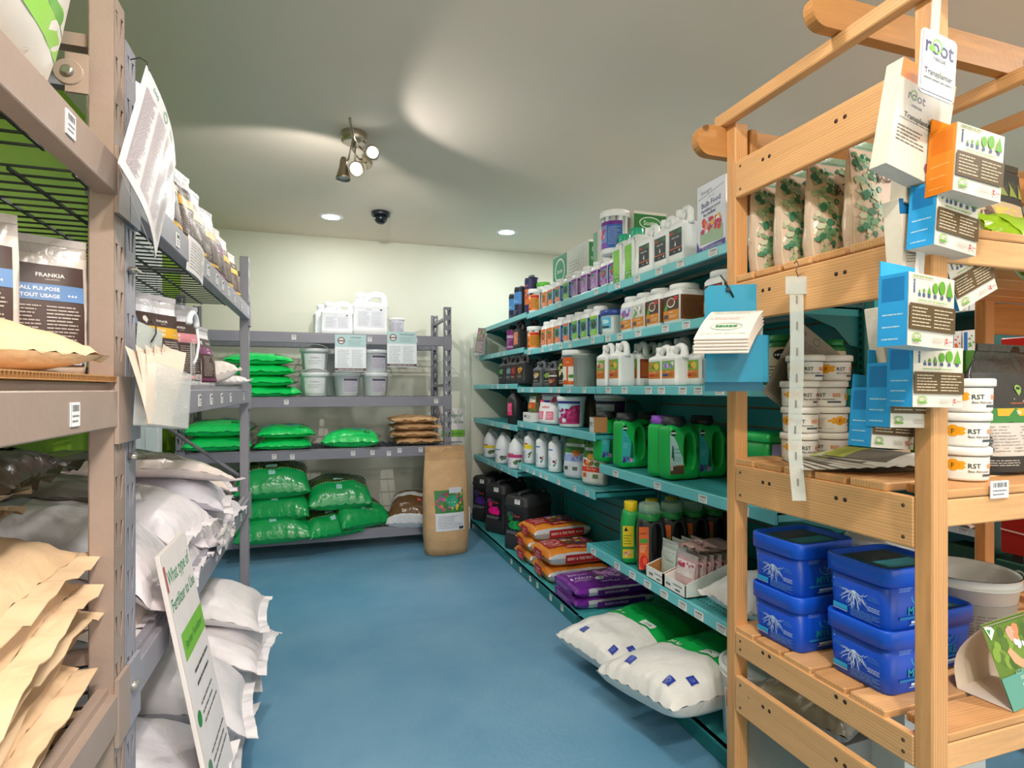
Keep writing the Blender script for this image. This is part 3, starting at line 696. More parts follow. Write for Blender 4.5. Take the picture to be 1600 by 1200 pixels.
for b, (y0, y1) in BAY.items():
    t = thing('gondola_bay', BL[b], 'shelving', (XP, (y0+y1)/2, 0), -PI/2, 'teal shelving bays'); GON[b] = t
    Lb = y1-y0; h2 = Lb/2
    # local: x runs from far (-h2) to near (+h2), front looks to -y; panel at y=0
    ob('back_board', MB().box((-h2+.02, .004, .02), (h2-.02, .016, 1.74), '#8a5a34'), 'dull', t, label='brown board showing in the grooves')
    nS = 22
    for i in range(nS):
        z0 = .03+i*(1.71/nS)
        ob('slat', lambda: MB().box((-h2+.02, -.004, 0), (h2-.02, .004, 1.71/nS-.007), '#218488', .002), 'teal', t, loc=(0, 0, z0), key=('slat', round(Lb, 3)))
    def upr(x):
        m = MB().box((x-.016, -.012, 0), (x+.016, .03, 1.77), TEALD, .003)
        for k in range(63): m.box((x-.004, -.0126, .06+k*.026), (x+.004, -.0119, .074+k*.026), '#0c2a2b')
        return m
    ob('upright', upr(-h2), 'teal', t)
    if b == 'C': ob('upright', upr(h2), 'teal', t)
    kz = MB().box((-h2+.004, -(XP-XB)+.0, .0), (h2-.004, -(XP-XB)+.02, BASEZ), TEALD, .003).box((-h2+.004, -(XP-XB), BASEZ-.012), (h2-.004, -.012, BASEZ), TEAL, .003)
    bd = ob('base_deck', kz, 'teal', t)
    for x in (.15, .3, .45, .55, .72, .85)[:6 if b == 'B' else 2]: price_tag(bd, -h2+Lb*x, -(XP-XB)-.0006, .018, .03, .03)
    for i, (xf, z) in enumerate(SH[b]):
        D = XP-xf; m = MB(); lip = .04 if i > 2 else .034
        m.box((-h2+.006, -D+.004, z-.010), (h2-.006, -.014, z), TEAL, .0015)                  # deck
        m.box((-h2+.006, -D, z-lip), (h2-.006, -D+.012, z+.003), TEALL, .003)                  # nose
        m.box((-h2+.006, -D+.006, z-.03), (-h2+.009, -.014, z-.002), TEAL).box((h2-.009, -D+.006, z-.03), (h2-.006, -.014, z-.002), TEAL)
        m.box((-h2+.03, -D*.75, z-.024), (h2-.03, -D*.7, z-.010), '#9a9c98').box((-h2+.03, -D*.35, z-.024), (h2-.03, -D*.3, z-.010), '#9a9c98')
        sh = ob('shelf', m, 'teal', t)
        pm = MB()
        if i >= 3:
            for r_ in range(2):
                for k in range(int(Lb/.018)): pm.box((-h2+.03+k*.018, -D+.05+r_*.03, z), (-h2+.036+k*.018, -D+.058+r_*.03, z+.0005), '#174a4c')
            po = ob('perforation', pm, 'rubber', sh); po['kind'] = 'stuff'
        for x in (-h2+.010, h2-.010):
            pts = [(-.014, z-.005), (-.014, z-.13), (-.05, z-.125), (-D*.35, z-.07), (-D*.7, z-.036), (-D+.02, z-.03), (-D+.012, z-.005)]
            br = MB().loft([[(x-.002, a, c) for a, c in pts], [(x+.002, a, c) for a, c in pts]], TEALD)
            ob('bracket', br, 'teal', sh)
        for f in TAGS[b][i]: price_tag(sh, -h2+Lb*f, -D-.0004, z-lip+.004, .048 if b == 'C' else .036, .028)
    # top cap
    ob('top_cap', MB().box((-h2, -.02, 1.74), (h2, .03, 1.77), TEALD, .003), 'teal', t)
# ------------------------------------------------------------------ left: pouches, sacks, papers on the two racks along the left wall
BROWN, YEL = '#43302b', '#d9a520'
def frank(P, band, t1, t2, npk):
    P.rect(0, 0, 1, 1, BROWN); P.ell(.17, .9, .05, .045, '#d8d2cc'); P.poly([(.13, .9), (.21, .9), (.17, .83)], '#d8d2cc')
    P.text('FRANKIA', .58, .895, .055, '#e6e0da', .6); P.text('ORGANICS', .6, .85, .022, '#b8aca4', .3)
    P.rect(0, .64, 1, .8, band); P.text(t1, .45, .755, .05, '#f0ece6', .6); P.text(t2, .45, .685, .05, '#f0ece6', .56); P.text(npk, .84, .7, .035, '#f0ece6', .2)
    P.lines(.06, .14, .46, .6, 13, '#a89a92', .38); P.lines(.52, .14, .95, .6, 13, '#a89a92', .38)
    P.rect(0, .03, 1, .09, band); P.rect(.82, .015, .95, .11, '#e8e4e0'); P.bars(.83, .02, .94, .1); return P
def d_allp(w, h): return frank(Pr(w, h), '#5b7fae', 'ALL PURPOSE', 'TOUT USAGE', '4-4-4')
def d_yel(w, h): return frank(Pr(w, h), YEL, 'VEGETABLE', 'LEGUMES', '2-5-3')
def d_pink(w, h): return frank(Pr(w, h), '#d98a93', 'FLOWER', 'FLEURS', '2-8-4')
def d_plum(w, h): return frank(Pr(w, h), '#7a3a63', 'BULB', 'BULBES', '3-7-4')
def d_blank(w, h): return Pr(w, h)
# --- top shelf of the far left rack (z 1.60): upright pouches in single file
zt = 1.601
for i, (Y, X, w_, hh, ang, des, col, lab) in enumerate((
    (1.46, -.425, .15, .285, 62, None, '#e6e4ea', 'tall plain white pouch on the top left shelf, half behind the hanging laminated sheet'),
    (1.63, -.43, .17, .235, 50, None, '#e4e2ea', 'plain white pouch with a wide flat top, second along the top left shelf'),
    (1.74, -.405, .15, .22, 95, d_yel, '#cfcdd8', 'grey-white pouch turned edge-on, third along the top left shelf'),
    (1.89, -.405, .15, .225, 78, d_yel, '#e6e4ea', 'white pouch with brown label and yellow foot, fourth along the top left shelf'),
    (2.05, -.405, .15, .225, 80, d_yel, '#e0dee6', 'white pouch with brown label, fifth along the top left shelf'),
    (2.24, -.405, .15, .22, 74, d_yel, '#d6d2d4', 'pouch in shiny clear wrap with brown label, sixth along the top left shelf'),
    (2.44, -.405, .15, .21, 80, d_plum, '#d8d0cc', 'small pouch with twisted clear top, seventh along the top left shelf'),
    (2.64, -.405, .15, .215, 84, d_yel, '#dccfc6', 'brown-labelled pouch next to last along the top left shelf'),
    (2.84, -.405, .15, .20, 80, d_yel, '#d9c9be', 'last brown-labelled pouch of the top left shelf, by the far post'))):
    pouch((X, Y, zt), math.radians(ang), lab, 'pouches on the top left shelf', w_, .075, hh, des, None, col, col, seed=i+1, key='fr%d' % (i % 3), name='fertilizer_pouch', plump=1.0)
# --- middle shelf (z 1.20)
zm = 1.201
for i, (X, Y, w_, hh, ang, des, col, lab, lean) in enumerate((
    (-.42, 1.43, .17, .25, 95, d_allp, '#dcdae2', 'white pouch seen edge-on behind the hanging brochure holder, blue band at its side', 0),
    (-.415, 1.66, .15, .225, 62, d_yel, '#dedce2', 'white pouch with brown label and yellow bands on the middle left shelf', .04),
    (-.43, 1.93, .19, .24, 52, d_pink, '#e2e0e6', 'white pouch with brown label and pink bands on the middle left shelf', 0),
    (-.40, 2.19, .15, .2, 82, d_plum, '#e2dce0', 'white pouch with plum label seen nearly edge-on beside the pink-banded one', 0))):
    pouch((X, Y, zm), math.radians(ang), lab, 'pouches on the middle left shelf', w_, .08, hh, des, None, col, '#bdb9bb', seed=i+21, key='fm%d' % i, name='fertilizer_pouch', lean=lean)
t = thing('plastic_scoop', 'white plastic scoop hanging in front of the pink-banded pouch', 'scoop', (-.345, 1.79, zm))
ob('rim', MB().tube([(0, -.05*math.cos(a)*1.0, .165+.035*math.sin(a)) for a in [PI*i/12 for i in range(13)]], .008, '#f0eef2', 8), 'plastic', t)
ob('handle', MB().tube([(0, .05, .165), (.005, .052, .12), (.004, .03, .08), (.002, 0, .06)], .004, '#eceaf0', 6), 'plastic', t)
ob('stem', MB().box((-.004, -.014, .0), (.004, .012, .12), '#e8eaee', .002), 'clear', t, label='clear strip')
cw = lambda u, v, tp: '#eadfd8'
pillow((-.47, 2.55, zm), (0, -.25, .5), 'cream bag lying at the far end of the middle left shelf', 'bags lying on the middle left shelf', .26, .2, .10, cw, 3, flap=.012, name='cream_bag')
pillow((-.46, 2.82, zm), (0, -.05, .35), 'flat white bag lying beside the far post on the middle left shelf', 'bags lying on the middle left shelf', .26, .18, .05, lambda u, v, tp: '#dcd6d6', 4, flap=.012, name='white_bag')
# --- lower shelf (z .675): heap of large white bags
SIL, WHT, CRM, LIL = '#7a746c', '#e4dde2', '#e6d6cc', '#d6d2de'
def win(a, c1=SIL, c2=WHT): return lambda u, v, tp: (c1 if tp and u < a and abs(v) < .86 else c2)
zl = .678
heap = (
    # loc, rot(x,y,z), L, W, T, colour, label, droop
    ((-.62, 1.50, zl), (0, .04, -.05), .52, .34, .13, CRM, 'cream sack at the bottom of the heap, next to the double post', .05),
    ((-.60, 1.86, zl), (0, .03, .05), .52, .34, .12, win(.35, SIL, WHT), 'white sack with a clear window at the bottom of the heap', .05),
    ((-.60, 2.22, zl), (0, .03, .0), .52, .34, .12, win(.3, '#b8a796', WHT), 'white sack with a tan window under the torn paper', .04),
    ((-.60, 2.60, zl), (0, .03, -.04), .52, .36, .11, WHT, 'white sack at the far end of the heap bottom', .04),
    ((-.58, 1.56, zl+.13), (.02, .16, .1), .50, .36, .12, win(-.3, '#a9acbd', WHT), 'big white sack with a pale blue patch, slumped towards the aisle', .10),
    ((-.60, 1.98, zl+.12), (0, .10, -.1), .50, .36, .11, WHT, 'white sack with a wide crimped edge in the middle of the heap', .06),
    ((-.58, 2.40, zl+.11), (0, .10, .12), .48, .34, .10, LIL, 'lilac-white sack with a rolled side near the heap top', .05),
    ((-.62, 2.74, zl+.11), (0, .08, .25), .46, .28, .09, win(.2, '#8d877f', CRM), 'cream-ended sack with grey window near the far post', .04),
    ((-.66, 2.30, zl+.215), (0, .06, .62), .66, .36, .09, win(.45, '#6d665c', '#e8d9d2'), 'dark-windowed sack with cream end lying on top of the heap', .06),
    ((-.70, 1.72, zl+.24), (0, .05, .3), .44, .30, .06, '#6b655c', 'dark silver sack flat on top of the heap behind the post', .02))
for i, (loc, rot, L, W, T, cf, lab, dr_) in enumerate(heap):
    pillow(loc, rot, lab, 'large sacks on the lower left shelf', L, W, T, cf if callable(cf) else (lambda u, v, tp, c=cf: c), 40+i, flap=.03, droop=dr_, name='fertilizer_sack', flapcol=WHT, mat='film' if callable(cf) else 'sack')
t = thing('torn_paper', 'torn crumpled paper hanging over the edge of the lower left shelf', 'paper', (-.335, 2.2, .69))
ob('sheet', MB().grid(lambda a, b: (.012+.02*noise.noise(Vector((a*5, b*4, 2))), -.16+.32*a, .03-.10*b*(.7+.5*noise.noise(Vector((a*9, 0, 5))))+.01*noise.noise(Vector((a*12, b*12, 0)))), 22, 8, '#ded6d4'), 'paper', t)
# --- bottom shelf (z .15): white bags, ends hanging out into the aisle
zb = .152
low = (
    ((-.56, 1.46, zb), (0, .0, .0), .56, .36, .13, '#d5d2d8', 'white bag at the near end of the bottom left shelf', .05),
    ((-.50, 1.50, zb+.125), (0, .06, .06), .58, .38, .13, '#d9d5dc', 'upper white bag leaning behind the white sign board', .08),
    ((-.52, 1.90, zb), (0, .02, -.05), .60, .36, .14, '#dcd7dc', 'white bag bulging out low between the sign board and the far bags', .05),
    ((-.52, 2.30, zb), (0, .02, .03), .60, .36, .12, '#dcd7da', 'lowest of the three white bags by the far post', .04),
    ((-.48, 1.88, zb+.135), (0, .08, .12), .58, .34, .13, '#dedade', 'white bag with crumpled crimped end pointing at the floor', .10),
    ((-.48, 2.26, zb+.12), (0, .06, -.08), .60, .34, .11, '#e0dbde', 'middle one of the three white bags by the far post', .05),
    ((-.50, 2.34, zb+.23), (0, .08, .05), .60, .36, .11, win(.1, '#6d6a66', '#ddd8da'), 'top bag of the far three, grey window and white pointed end', .06))
for i, (loc, rot, L, W, T, cf, lab, dr_) in enumerate(low):
    pillow(loc, rot, lab, 'white bags on the bottom left shelf', L, W, T, cf if callable(cf) else (lambda u, v, tp, c=cf: c), 60+i, flap=.03, droop=dr_, name='white_bag', flapcol='#e2dee2', mat='sack')
# --- white sign board leaning on the far left rack
def d_sign(w, h):
    P = Pr(w, h, '#efe7e6'); P.text('What type of', .5, .93, .055, '#1f8a55', .84); P.text('Fertilizer to Use', .5, .86, .055, '#1f8a55', .9)
    P.rect(.12, .70, 1, .775, '#7fc241'); P.text('Starter Fertilizer', .54, .737, .032, '#2f7d33', .7); P.lines(.3, .60, .9, .67, 2, '#555', .25)
    for y, c in ((.5, '#2f8f3c'), (.36, '#5f8f6a'), (.2, '#d9a25a')):
        P.ell(.14, y+.04, .07, .022, c); P.lines(.28, y, .92, y+.075, 3, '#555', .22)
    P.rect(.35, .0, 1, .12, '#7fc241'); P.lines(.4, .03, .9, .09, 2, '#3f8a35', .3); P.rect(0, .9, .03, .97, '#c43a3a'); return P
def signboard(loc, rot, lab):
    t = thing('sign_board', lab, 'sign', loc, rot, 'fertilizer guide boards')
    w, h = .235, .84
    ob('board', lambda: MB().box((-w/2, -.005, 0), (w/2, .005, h), '#ece2de', .001), 'paper', t, key='sgb')
    label_part(t, 'sgd', lambda: [(d_sign(w, h), plane((-w/2, -.0052, 0), (1, 0, 0), (0, 0, 1)), 1)], name='print')
# local front -Y turned to +X, foot out in the aisle
signboard((-.185, 1.52, .004), Euler((-.185, 0, PI/2), 'XYZ'), 'white sign board leaning against the left rack with green lettering')
# --- papers hanging at the double post
def d_sheet(w, h):
    P = Pr(w, h); P.text('DIG', .2, .93, .05, '#4f8f86', .3); P.ring(.42, .93, .05, .04, .014, '#7fae8e'); P.text('THIS', .62, .93, .05, '#4f8f86', .3)
    for k in range(4): P.lines(.06+.23*k, .08, .25+.23*k, .85, 42, '#9d9197', .4)
    return P
sheet('laminated_sheet', 'shiny laminated information sheet hanging crooked from the near post', 'sheet', (-.297, 1.266, 1.715), Euler((0, math.radians(30.6), math.radians(88)), 'XYZ'), .212, .262, d_sheet, bow=.012, col='#ded6d8')
t = C0.objects['laminated_sheet']
# its corner hook
ob('hook', MB().tube([(-.1, -.004, -.004), (-.1, .004, .02), (-.1, .016, .03), (-.1, .03, .02)], .0012, '#333', 5), 'wire', t)
def d_note(w, h): P = Pr(w, h); P.lines(.1, .12, .9, .9, 9, '#a39d9d', .3); return P
sheet('paper_note', 'small curled paper note taped to the top beam of the left rack', 'note', (-.333, 1.78, 1.59), Euler((.03, .1, PI/2-.05), 'XYZ'), .165, .095, d_note, bow=.008, col='#e3dcdb')
t = thing('brochure_holder', 'clear hanging brochure pocket with cream leaflets on the near post', 'holder', (-.30, 1.245, 1.305), Euler((0, .12, PI/2-.2), 'XYZ'))
ob('back_plate', MB().box((-.06, .004, -.03), (.03, .0055, .0), '#eef2f0').box((-.06, .004, -.10), (.07, .0055, -.03), '#eef2f0'), 'frost', t)
pk = MB().box((-.055, -.03, -.185), (.085, -.0285, -.075), '#eef2f0').box((-.055, .003, -.185), (.085, .0045, -.075), '#eef2f0').box((-.055, -.03, -.187), (.085, .0045, -.185), '#eef2f0').box((-.056, -.03, -.185), (-.0545, .0045, -.075), '#eef2f0').box((.0845, -.03, -.185), (.086, .0045, -.075), '#eef2f0')
ob('pocket', pk, 'clear', t)
ob('hook', MB().tube([(-.02, 0, -.03), (-.012, -.004, -.012), (-.006, 0, .004), (-.014, .006, .012)], .0016, '#222', 5), 'wire', t)
for i in range(5):
    l = thing('leaflet', ['front cream leaflet in the clear pocket on the near post', 'second cream leaflet in the clear pocket, bent to the left', 'third cream leaflet in the clear pocket', 'fourth cream leaflet in the clear pocket, bent to the right', 'rear cream leaflet in the clear pocket, tallest'][i], 'leaflet', (-.30+.004*i-.01, 1.245, 1.305), Euler((0, .12, PI/2-.2), 'XYZ'), 'leaflets in the clear pocket')
    s_ = (i-2)*.012
    ob('sheet', MB().grid(lambda a, b: (-.04+.1*a+s_*b*3-.02*b*b, -.024+.006*i+.012*math.sin(PI*a)*(b-.3), -.183+(.125+.008*i)*b), 10, 8, '#e6d3c0'), 'paper', l)
# --- near rack: pouches, kraft bags
for X, Y, a, lab, i in ((-.44, 1.135, 30, 'brown-labelled pouch with blue band beside the near post', 0), (-.475, .985, 28, 'brown-labelled pouch with blue band, cut by the left edge of the photo', 1), (-.60, 1.20, 20, 'grey-topped pouch behind the blue-banded one on the near rack', 2)):
    pouch((X, Y, 1.214), math.radians(a), lab, 'blue-banded pouches on the near rack', .125, .06, .225, d_allp if i < 2 else None, None, '#cbbfb6', '#b5aba4', seed=70+i, key='nr%d' % i, name='fertilizer_pouch', fold=.0)
t = thing('cardboard_sheet', 'corrugated cardboard sheet on the middle shelf of the near rack', 'cardboard', (-.60, .85, 1.202))
cb = MB().box((-.27, -.5, .0), (.262, .33, .0015), '#b98a58').box((-.27, -.5, .0085), (.262, .33, .0105), '#b98a58')
for k in range(90): cb.box((.25, -.5+k*.0092, .0015), (.262, -.5+k*.0092+.004, .0085), '#96683c')
ob('sheet', cb, 'card', t)
KR = '#dfbf98'
pillow((-.50, .93, 1.214), (0, .0, 1.25), 'cream kraft bag lying on the cardboard in front of the brown pouches', 'kraft bags on the near rack', .36, .24, .075, lambda u, v, tp: KR, 75, flap=.012, mat='kraft', name='kraft_bag')
zk = .678
for i in range(7):
    dy = (0, .02, -.03, .03, 0, -.02, .02)[i]
    pillow((-.595+.015*(i % 3)+.004*i, .82+dy, zk+.045*i), (.0, .05+.010*i, .10+.05*(i % 2)), ['lowest kraft bag of the near stack', 'second kraft bag from the bottom of the near stack', 'third kraft bag from the bottom of the near stack', 'middle kraft bag of the near stack with a dark clear panel', 'third kraft bag from the top of the near stack', 'second kraft bag from the top of the near stack', 'top kraft bag of the near stack, its crimped edge towards the aisle'][i], 'kraft bags stacked on the near rack', .44, .62, .048, (lambda u, v, tp: ('#c9a27c' if tp and u < .55 else '#e2bf98')), 80+i, flap=.034, droop=.045, mat='sack', name='kraft_bag', flapcol='#e8c9a4', low=.45, nu=24, nv=24)
pillow((-.68, .98, zk+.285), (0, .02, .2), 'kraft bag behind the near stack, half in shade', 'kraft bags on the near rack', .42, .4, .07, lambda u, v, tp: '#d8b58c', 91, flap=.02, mat='kraft', name='kraft_bag')
def d_dark(w, h): P = Pr(w, h, '#1d1a1a'); P.lines(.05, .1, .6, .9, 8, '#4a423c', .3); P.text('ORGANIC', .8, .5, .16, '#6f7a8a', .25); return P
pillow((-.66, 1.04, zk+.35), (0, .04, .15), 'dark bag with black label on top of the near kraft bags', 'dark bags on the near rack', .5, .34, .09, lambda u, v, tp: '#5a4d40', 92, flap=.02, mat='film', name='dark_bag', prints=((.1, -.8, .8, .8, d_dark, 'y'),))
# goods on the near rack's top shelf
def d_veg(w, h):
    P = Pr(w, h, '#f0e6da'); P.rect(.0, .17, 1, 1, '#8fd21e'); P.rect(0, .3, 1, .36, '#5fae1f'); P.blobs(.0, .36, 1, 1, 40, ['#c23a2a', '#e0862a', '#a8252a', '#d9b02a', '#3f8a2a'], .06, .12); return P
pillow((-.405, .765, 1.765), (0, 1.75, .0), 'white bag with green band and vegetable picture on the near top shelf', 'bags on the near top shelf', .32, .5, .085, lambda u, v, tp: '#ecdfd2', 95, flap=.02, mat='film', name='vegetable_food_bag', prints=((-.85, -.92, .92, .92, d_veg, 'y'),), wr=.6)
pouch((-.72, 1.16, 1.604), math.radians(40), 'plain white pouch standing behind the hinge plate of the near rack', 'bags on the near top shelf', .16, .08, .27, None, None, '#d8d6de', '#d8d6de', seed=97, name='fertilizer_pouch')
def d_code(w, h): P = Pr(w, h, '#efe4d4'); P.bars(.1, .55, .8, .9); P.blobs(.05, .05, .95, .4, 60, ['#4a3a30', '#6b5a4a', '#2d241f'], .015, .03, 5); return P
pillow((-.66, .72, 1.604), (0, 0, .4), 'flat cream bag with a bar code seen through the wire deck', 'bags on the near top shelf', .3, .3, .05, lambda u, v, tp: '#e9d8bd', 98, name='cream_bag')
# ------------------------------------------------------------------ back rack: white jugs, buckets, green bags, kraft sacks
YF = 4.385
def d_spec(w, h):
    P = Pr(w, h, '#e9eaf2'); P.text('FERTILIZER', .45, .93, .05, '#555a66', .6); P.ell(.88, .93, .045, .04, '#3a3a44'); P.lines(.06, .1, .48, .84, 14, '#b9bbc6', .35); P.lines(.54, .1, .95, .84, 14, '#c0c2cc', .35); return P
f_jug((.10, 4.60, 1.602), 0, 'smaller white jug on top of the back rack', 'white jugs on the back rack', .235, .14, .25, d_spec, body='#f2f3f6', key='wj')
f_jug((.345, 4.58, 1.602), 0, 'larger white jug on top of the back rack with loop handle', 'white jugs on the back rack', .26, .16, .335, d_spec, body='#f3f4f7', key='wj')
f_jug((.03, 4.80, 1.602), .1, 'white jug half hidden behind the smaller jug on the back rack', 'white jugs on the back rack', .2, .13, .26, None, body='#eceef2', key='wj')
def d_cup(w, h): P = Pr(w, h, '#dcdce8'); P.lines(.1, .1, .9, .85, 8, '#9a9ab0', .4); return P
round_tub((.55, 4.56, 1.602), 0, 'small white cup-shaped tub beside the larger white jug', 'tubs on the back rack', .052, .056, .145, d_cup, key='cup', ribs=False)
def d_bk(w, h): P = Pr(w, h, '#c9c6d2'); P.rect(.05, .8, .95, .95, '#54505e'); P.lines(.06, .08, .94, .75, 9, '#8f8b9c', .4); return P
def d_bk2(w, h): P = Pr(w, h, '#e2e3e6'); P.text('Compost', .5, .75, .14, '#6d7076', .6); P.lines(.2, .3, .8, .6, 3, '#9a9da3', .3); return P
zs_ = 1.137
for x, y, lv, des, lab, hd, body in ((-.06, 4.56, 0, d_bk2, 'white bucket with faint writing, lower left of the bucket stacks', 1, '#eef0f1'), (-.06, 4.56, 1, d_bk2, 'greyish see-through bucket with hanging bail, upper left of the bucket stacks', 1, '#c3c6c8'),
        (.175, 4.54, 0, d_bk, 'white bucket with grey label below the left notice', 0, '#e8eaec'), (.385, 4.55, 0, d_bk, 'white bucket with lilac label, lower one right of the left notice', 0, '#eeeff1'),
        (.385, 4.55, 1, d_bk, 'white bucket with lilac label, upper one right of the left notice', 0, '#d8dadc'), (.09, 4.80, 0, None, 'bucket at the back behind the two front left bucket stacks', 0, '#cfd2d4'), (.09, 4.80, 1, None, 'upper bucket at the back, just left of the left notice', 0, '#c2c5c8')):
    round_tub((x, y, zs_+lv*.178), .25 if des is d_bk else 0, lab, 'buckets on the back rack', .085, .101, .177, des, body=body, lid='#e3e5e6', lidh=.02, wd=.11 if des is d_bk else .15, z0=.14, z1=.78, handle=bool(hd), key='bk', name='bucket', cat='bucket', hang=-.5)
def d_notice(t):
    def f(w, h):
        P = Pr(w, h, '#e9edf1'); P.rect(0, .66, 1, 1, '#b4cfd0'); P.ell(.2, .83, .12, .12*w/h, '#5a4a52'); P.ell(.2, .83, .09, .09*w/h, '#e9dede'); P.rect(.1, .81, .3, .845, '#7a4a50')
        P.text(t, .66, .92, .05, '#22303a', .5); P.lines(.42, .7, .92, .86, 5, '#8fb0b2', .35)
        P.lines(.08, .12, .46, .6, 11, '#b3b8bf', .35); P.lines(.54, .12, .92, .6, 11, '#b3b8bf', .35); P.rect(0, .02, 1, .09, '#5d4a48'); P.lines(.1, .035, .9, .075, 1, '#cfc6c2', .5); return P
    f.__name__ = 'd_notice_'+t.replace(' ', ''); return f
sheet('notice', 'left of the two pale printed notices hanging from the top beam of the back rack', 'notice', (.192, YF-.014, 1.592), (0, 0, 0), .222, .272, d_notice('TURF BLEND'), 'notices on the back rack')
sheet('notice', 'right of the two pale printed notices hanging from the top beam of the back rack', 'notice', (.567, YF-.016, 1.625), (0, 0, 0), .222, .268, d_notice('GROWERS BLEND'), 'notices on the back rack')
# shiny green bags: bright green foot towards the aisle, teal band, grey top
GRN, GRD, TEA = '#18d868', '#0a7d38', '#3fb0a6'
def gcol(u, v, tp):
    if tp and u < .3+.12*math.sin(v*7): return '#9fa8a0' if u < -.05 else TEA
    return GRN
def d_gb(w, h): P = Pr(w, h); P.rect(.05, .2, .9, .8, '#13351f'); P.text('X5', .5, .5, .5, '#d8f0dc', .6); return P
def green(loc, rz, lab, L=.42, W=.44, T=.085, seed=1, grp='bright green bags on the back rack', rx=(0, 0)):
    # length axis towards the aisle (-Y)
    return pillow(loc, Euler((rx[0], rx[1], -PI/2+rz)), lab, grp, L, W, T, gcol, seed, mat='film', flap=.022, name='green_bag', prints=((.55, .45, .72, .68, d_gb, 'y'),), flapcol=GRD, wr=.8, droop=.012, nu=26, nv=26)
for i, lab in enumerate(('bottom bag of the tall green stack beside the buckets', 'second bag from the bottom of the tall green stack beside the buckets', 'third bag from the bottom of the tall green stack beside the buckets', 'top bag of the tall green stack beside the buckets')):
    green((-.40+(.02, -.02, -.03, -.05)[i], 4.58, 1.137+.078*i), (.04, -.05, .06, .1)[i], lab, T=.085, seed=100+i, W=.46)
for i, lab in enumerate(('lower green bag on the left of the third shelf, seen behind the post', 'upper green bag on the left of the third shelf, seen behind the post')):
    green((-.705, 4.58, .757+.105*i), (.05, -.06)[i], lab, T=.115, seed=110+i, W=.44)
for i, lab in enumerate(('lower of two green bags right of the rack post on the third shelf', 'upper of two green bags right of the rack post on the third shelf')):
    green((-.265, 4.58, .757+.085*i), (-.04, .08)[i], lab, T=.09, seed=120+i, W=.39)
green((.215, 4.57, .757), -.12, 'single green bag lying alone in the middle of the third shelf', T=.135, seed=130, W=.42)
KRF = '#cba277'
for i, lab in enumerate(('lowest brown kraft sack of the stack by the right post', 'second brown kraft sack from the bottom by the right post', 'third brown kraft sack from the bottom by the right post', 'top brown kraft sack by the right post')):
    pillow((.70+(.02, -.01, .0, -.02)[i], 4.62, .757+.056*i), Euler((0, 0, -PI/2+(.03, -.05, .04, -.02)[i])), lab, 'brown kraft sacks on the back rack', .36, .38, .06, KRF, 140+i, mat='kraft', flap=.014, name='kraft_sack', wr=1.1)
# dark green manure bags on the bottom shelf
DG, DGT = '#129c50', '#35521f'
def dcol(u, v, tp):
    if tp and u < .4: return DGT if u > -.35 else '#1d5a35'
    return DG
def d_sq(w, h): P = Pr(w, h, '#9fd6cf'); P.lines(.1, .15, .9, .85, 4, '#6fa8a4', .35); return P
def d_seam(w, h):
    P = Pr(w, h)
    for k in range(22): P.p.append(('r', (k/22, .1, k/22+.026, .9), '#d8dccb', 0))
    return P
def dgreen(loc, rot, lab, seed, L=.46, W=.46, T=.16):
    return pillow(loc, Euler((rot[0], rot[1], -PI/2+rot[2])), lab, 'dark green bags on the bottom back shelf', L, W, T, dcol, seed, mat='film', name='dark_green_bag', wr=1.2, low=.42, droop=.05, nu=28, nv=26,
        prints=((.39, -.9, .415, .9, d_seam, 'y'), (.12, -.2, .3, .12, d_sq, 'y'), (.52, -.12, .70, .06, d_sq, 'y')))
dgreen((-.33, 4.44, .155), (0, .10, .03), 'bottom bag of the three dark green bags stacked by the left rack', 150, W=.5, T=.17)
dgreen((-.31, 4.50, .30), (0, .12, -.06), 'middle bag of the three dark green bags stacked by the left rack', 151, T=.17)
dgreen((-.35, 4.52, .46), (0, .16, .08), 'top bag of the three dark green bags stacked by the left rack', 152, W=.5, T=.20)
dgreen((.03, 4.50, .155), (0, .10, .32), 'lowest left bag of the dark green pile, half under the others', 153, W=.40, T=.14)
dgreen((.235, 4.54, .20), (0, .14, .38), 'right bag of the dark green pile, tilted down to the right', 154, W=.40, T=.16)
dgreen((.11, 4.56, .34), (0, .14, .06), 'top bag of the dark green pile, lying across two others', 155, W=.46, T=.19)
def bcol(u, v, tp): return '#d9dade' if (u > .88 or (tp and -.3 < u < .05)) else '#6a4a2c'
def d_brn(w, h): P = Pr(w, h); P.ell(.5, .3, .2, .28, '#c02a2a'); P.rect(.38, .22, .62, .38, '#f0e8e0'); P.rect(.1, .75, .9, .85, '#d8c8a8'); return P
pillow((.665, 4.56, .155), Euler((0, .30, -PI/2-.25)), 'brown and silver bag bulging beside the tall paper sack', 'bags by the right rack post', .42, .34, .22, bcol, 160, mat='film', name='brown_bag', wr=1.2, prints=((-.1, .15, .4, .75, d_brn, 'y'),))
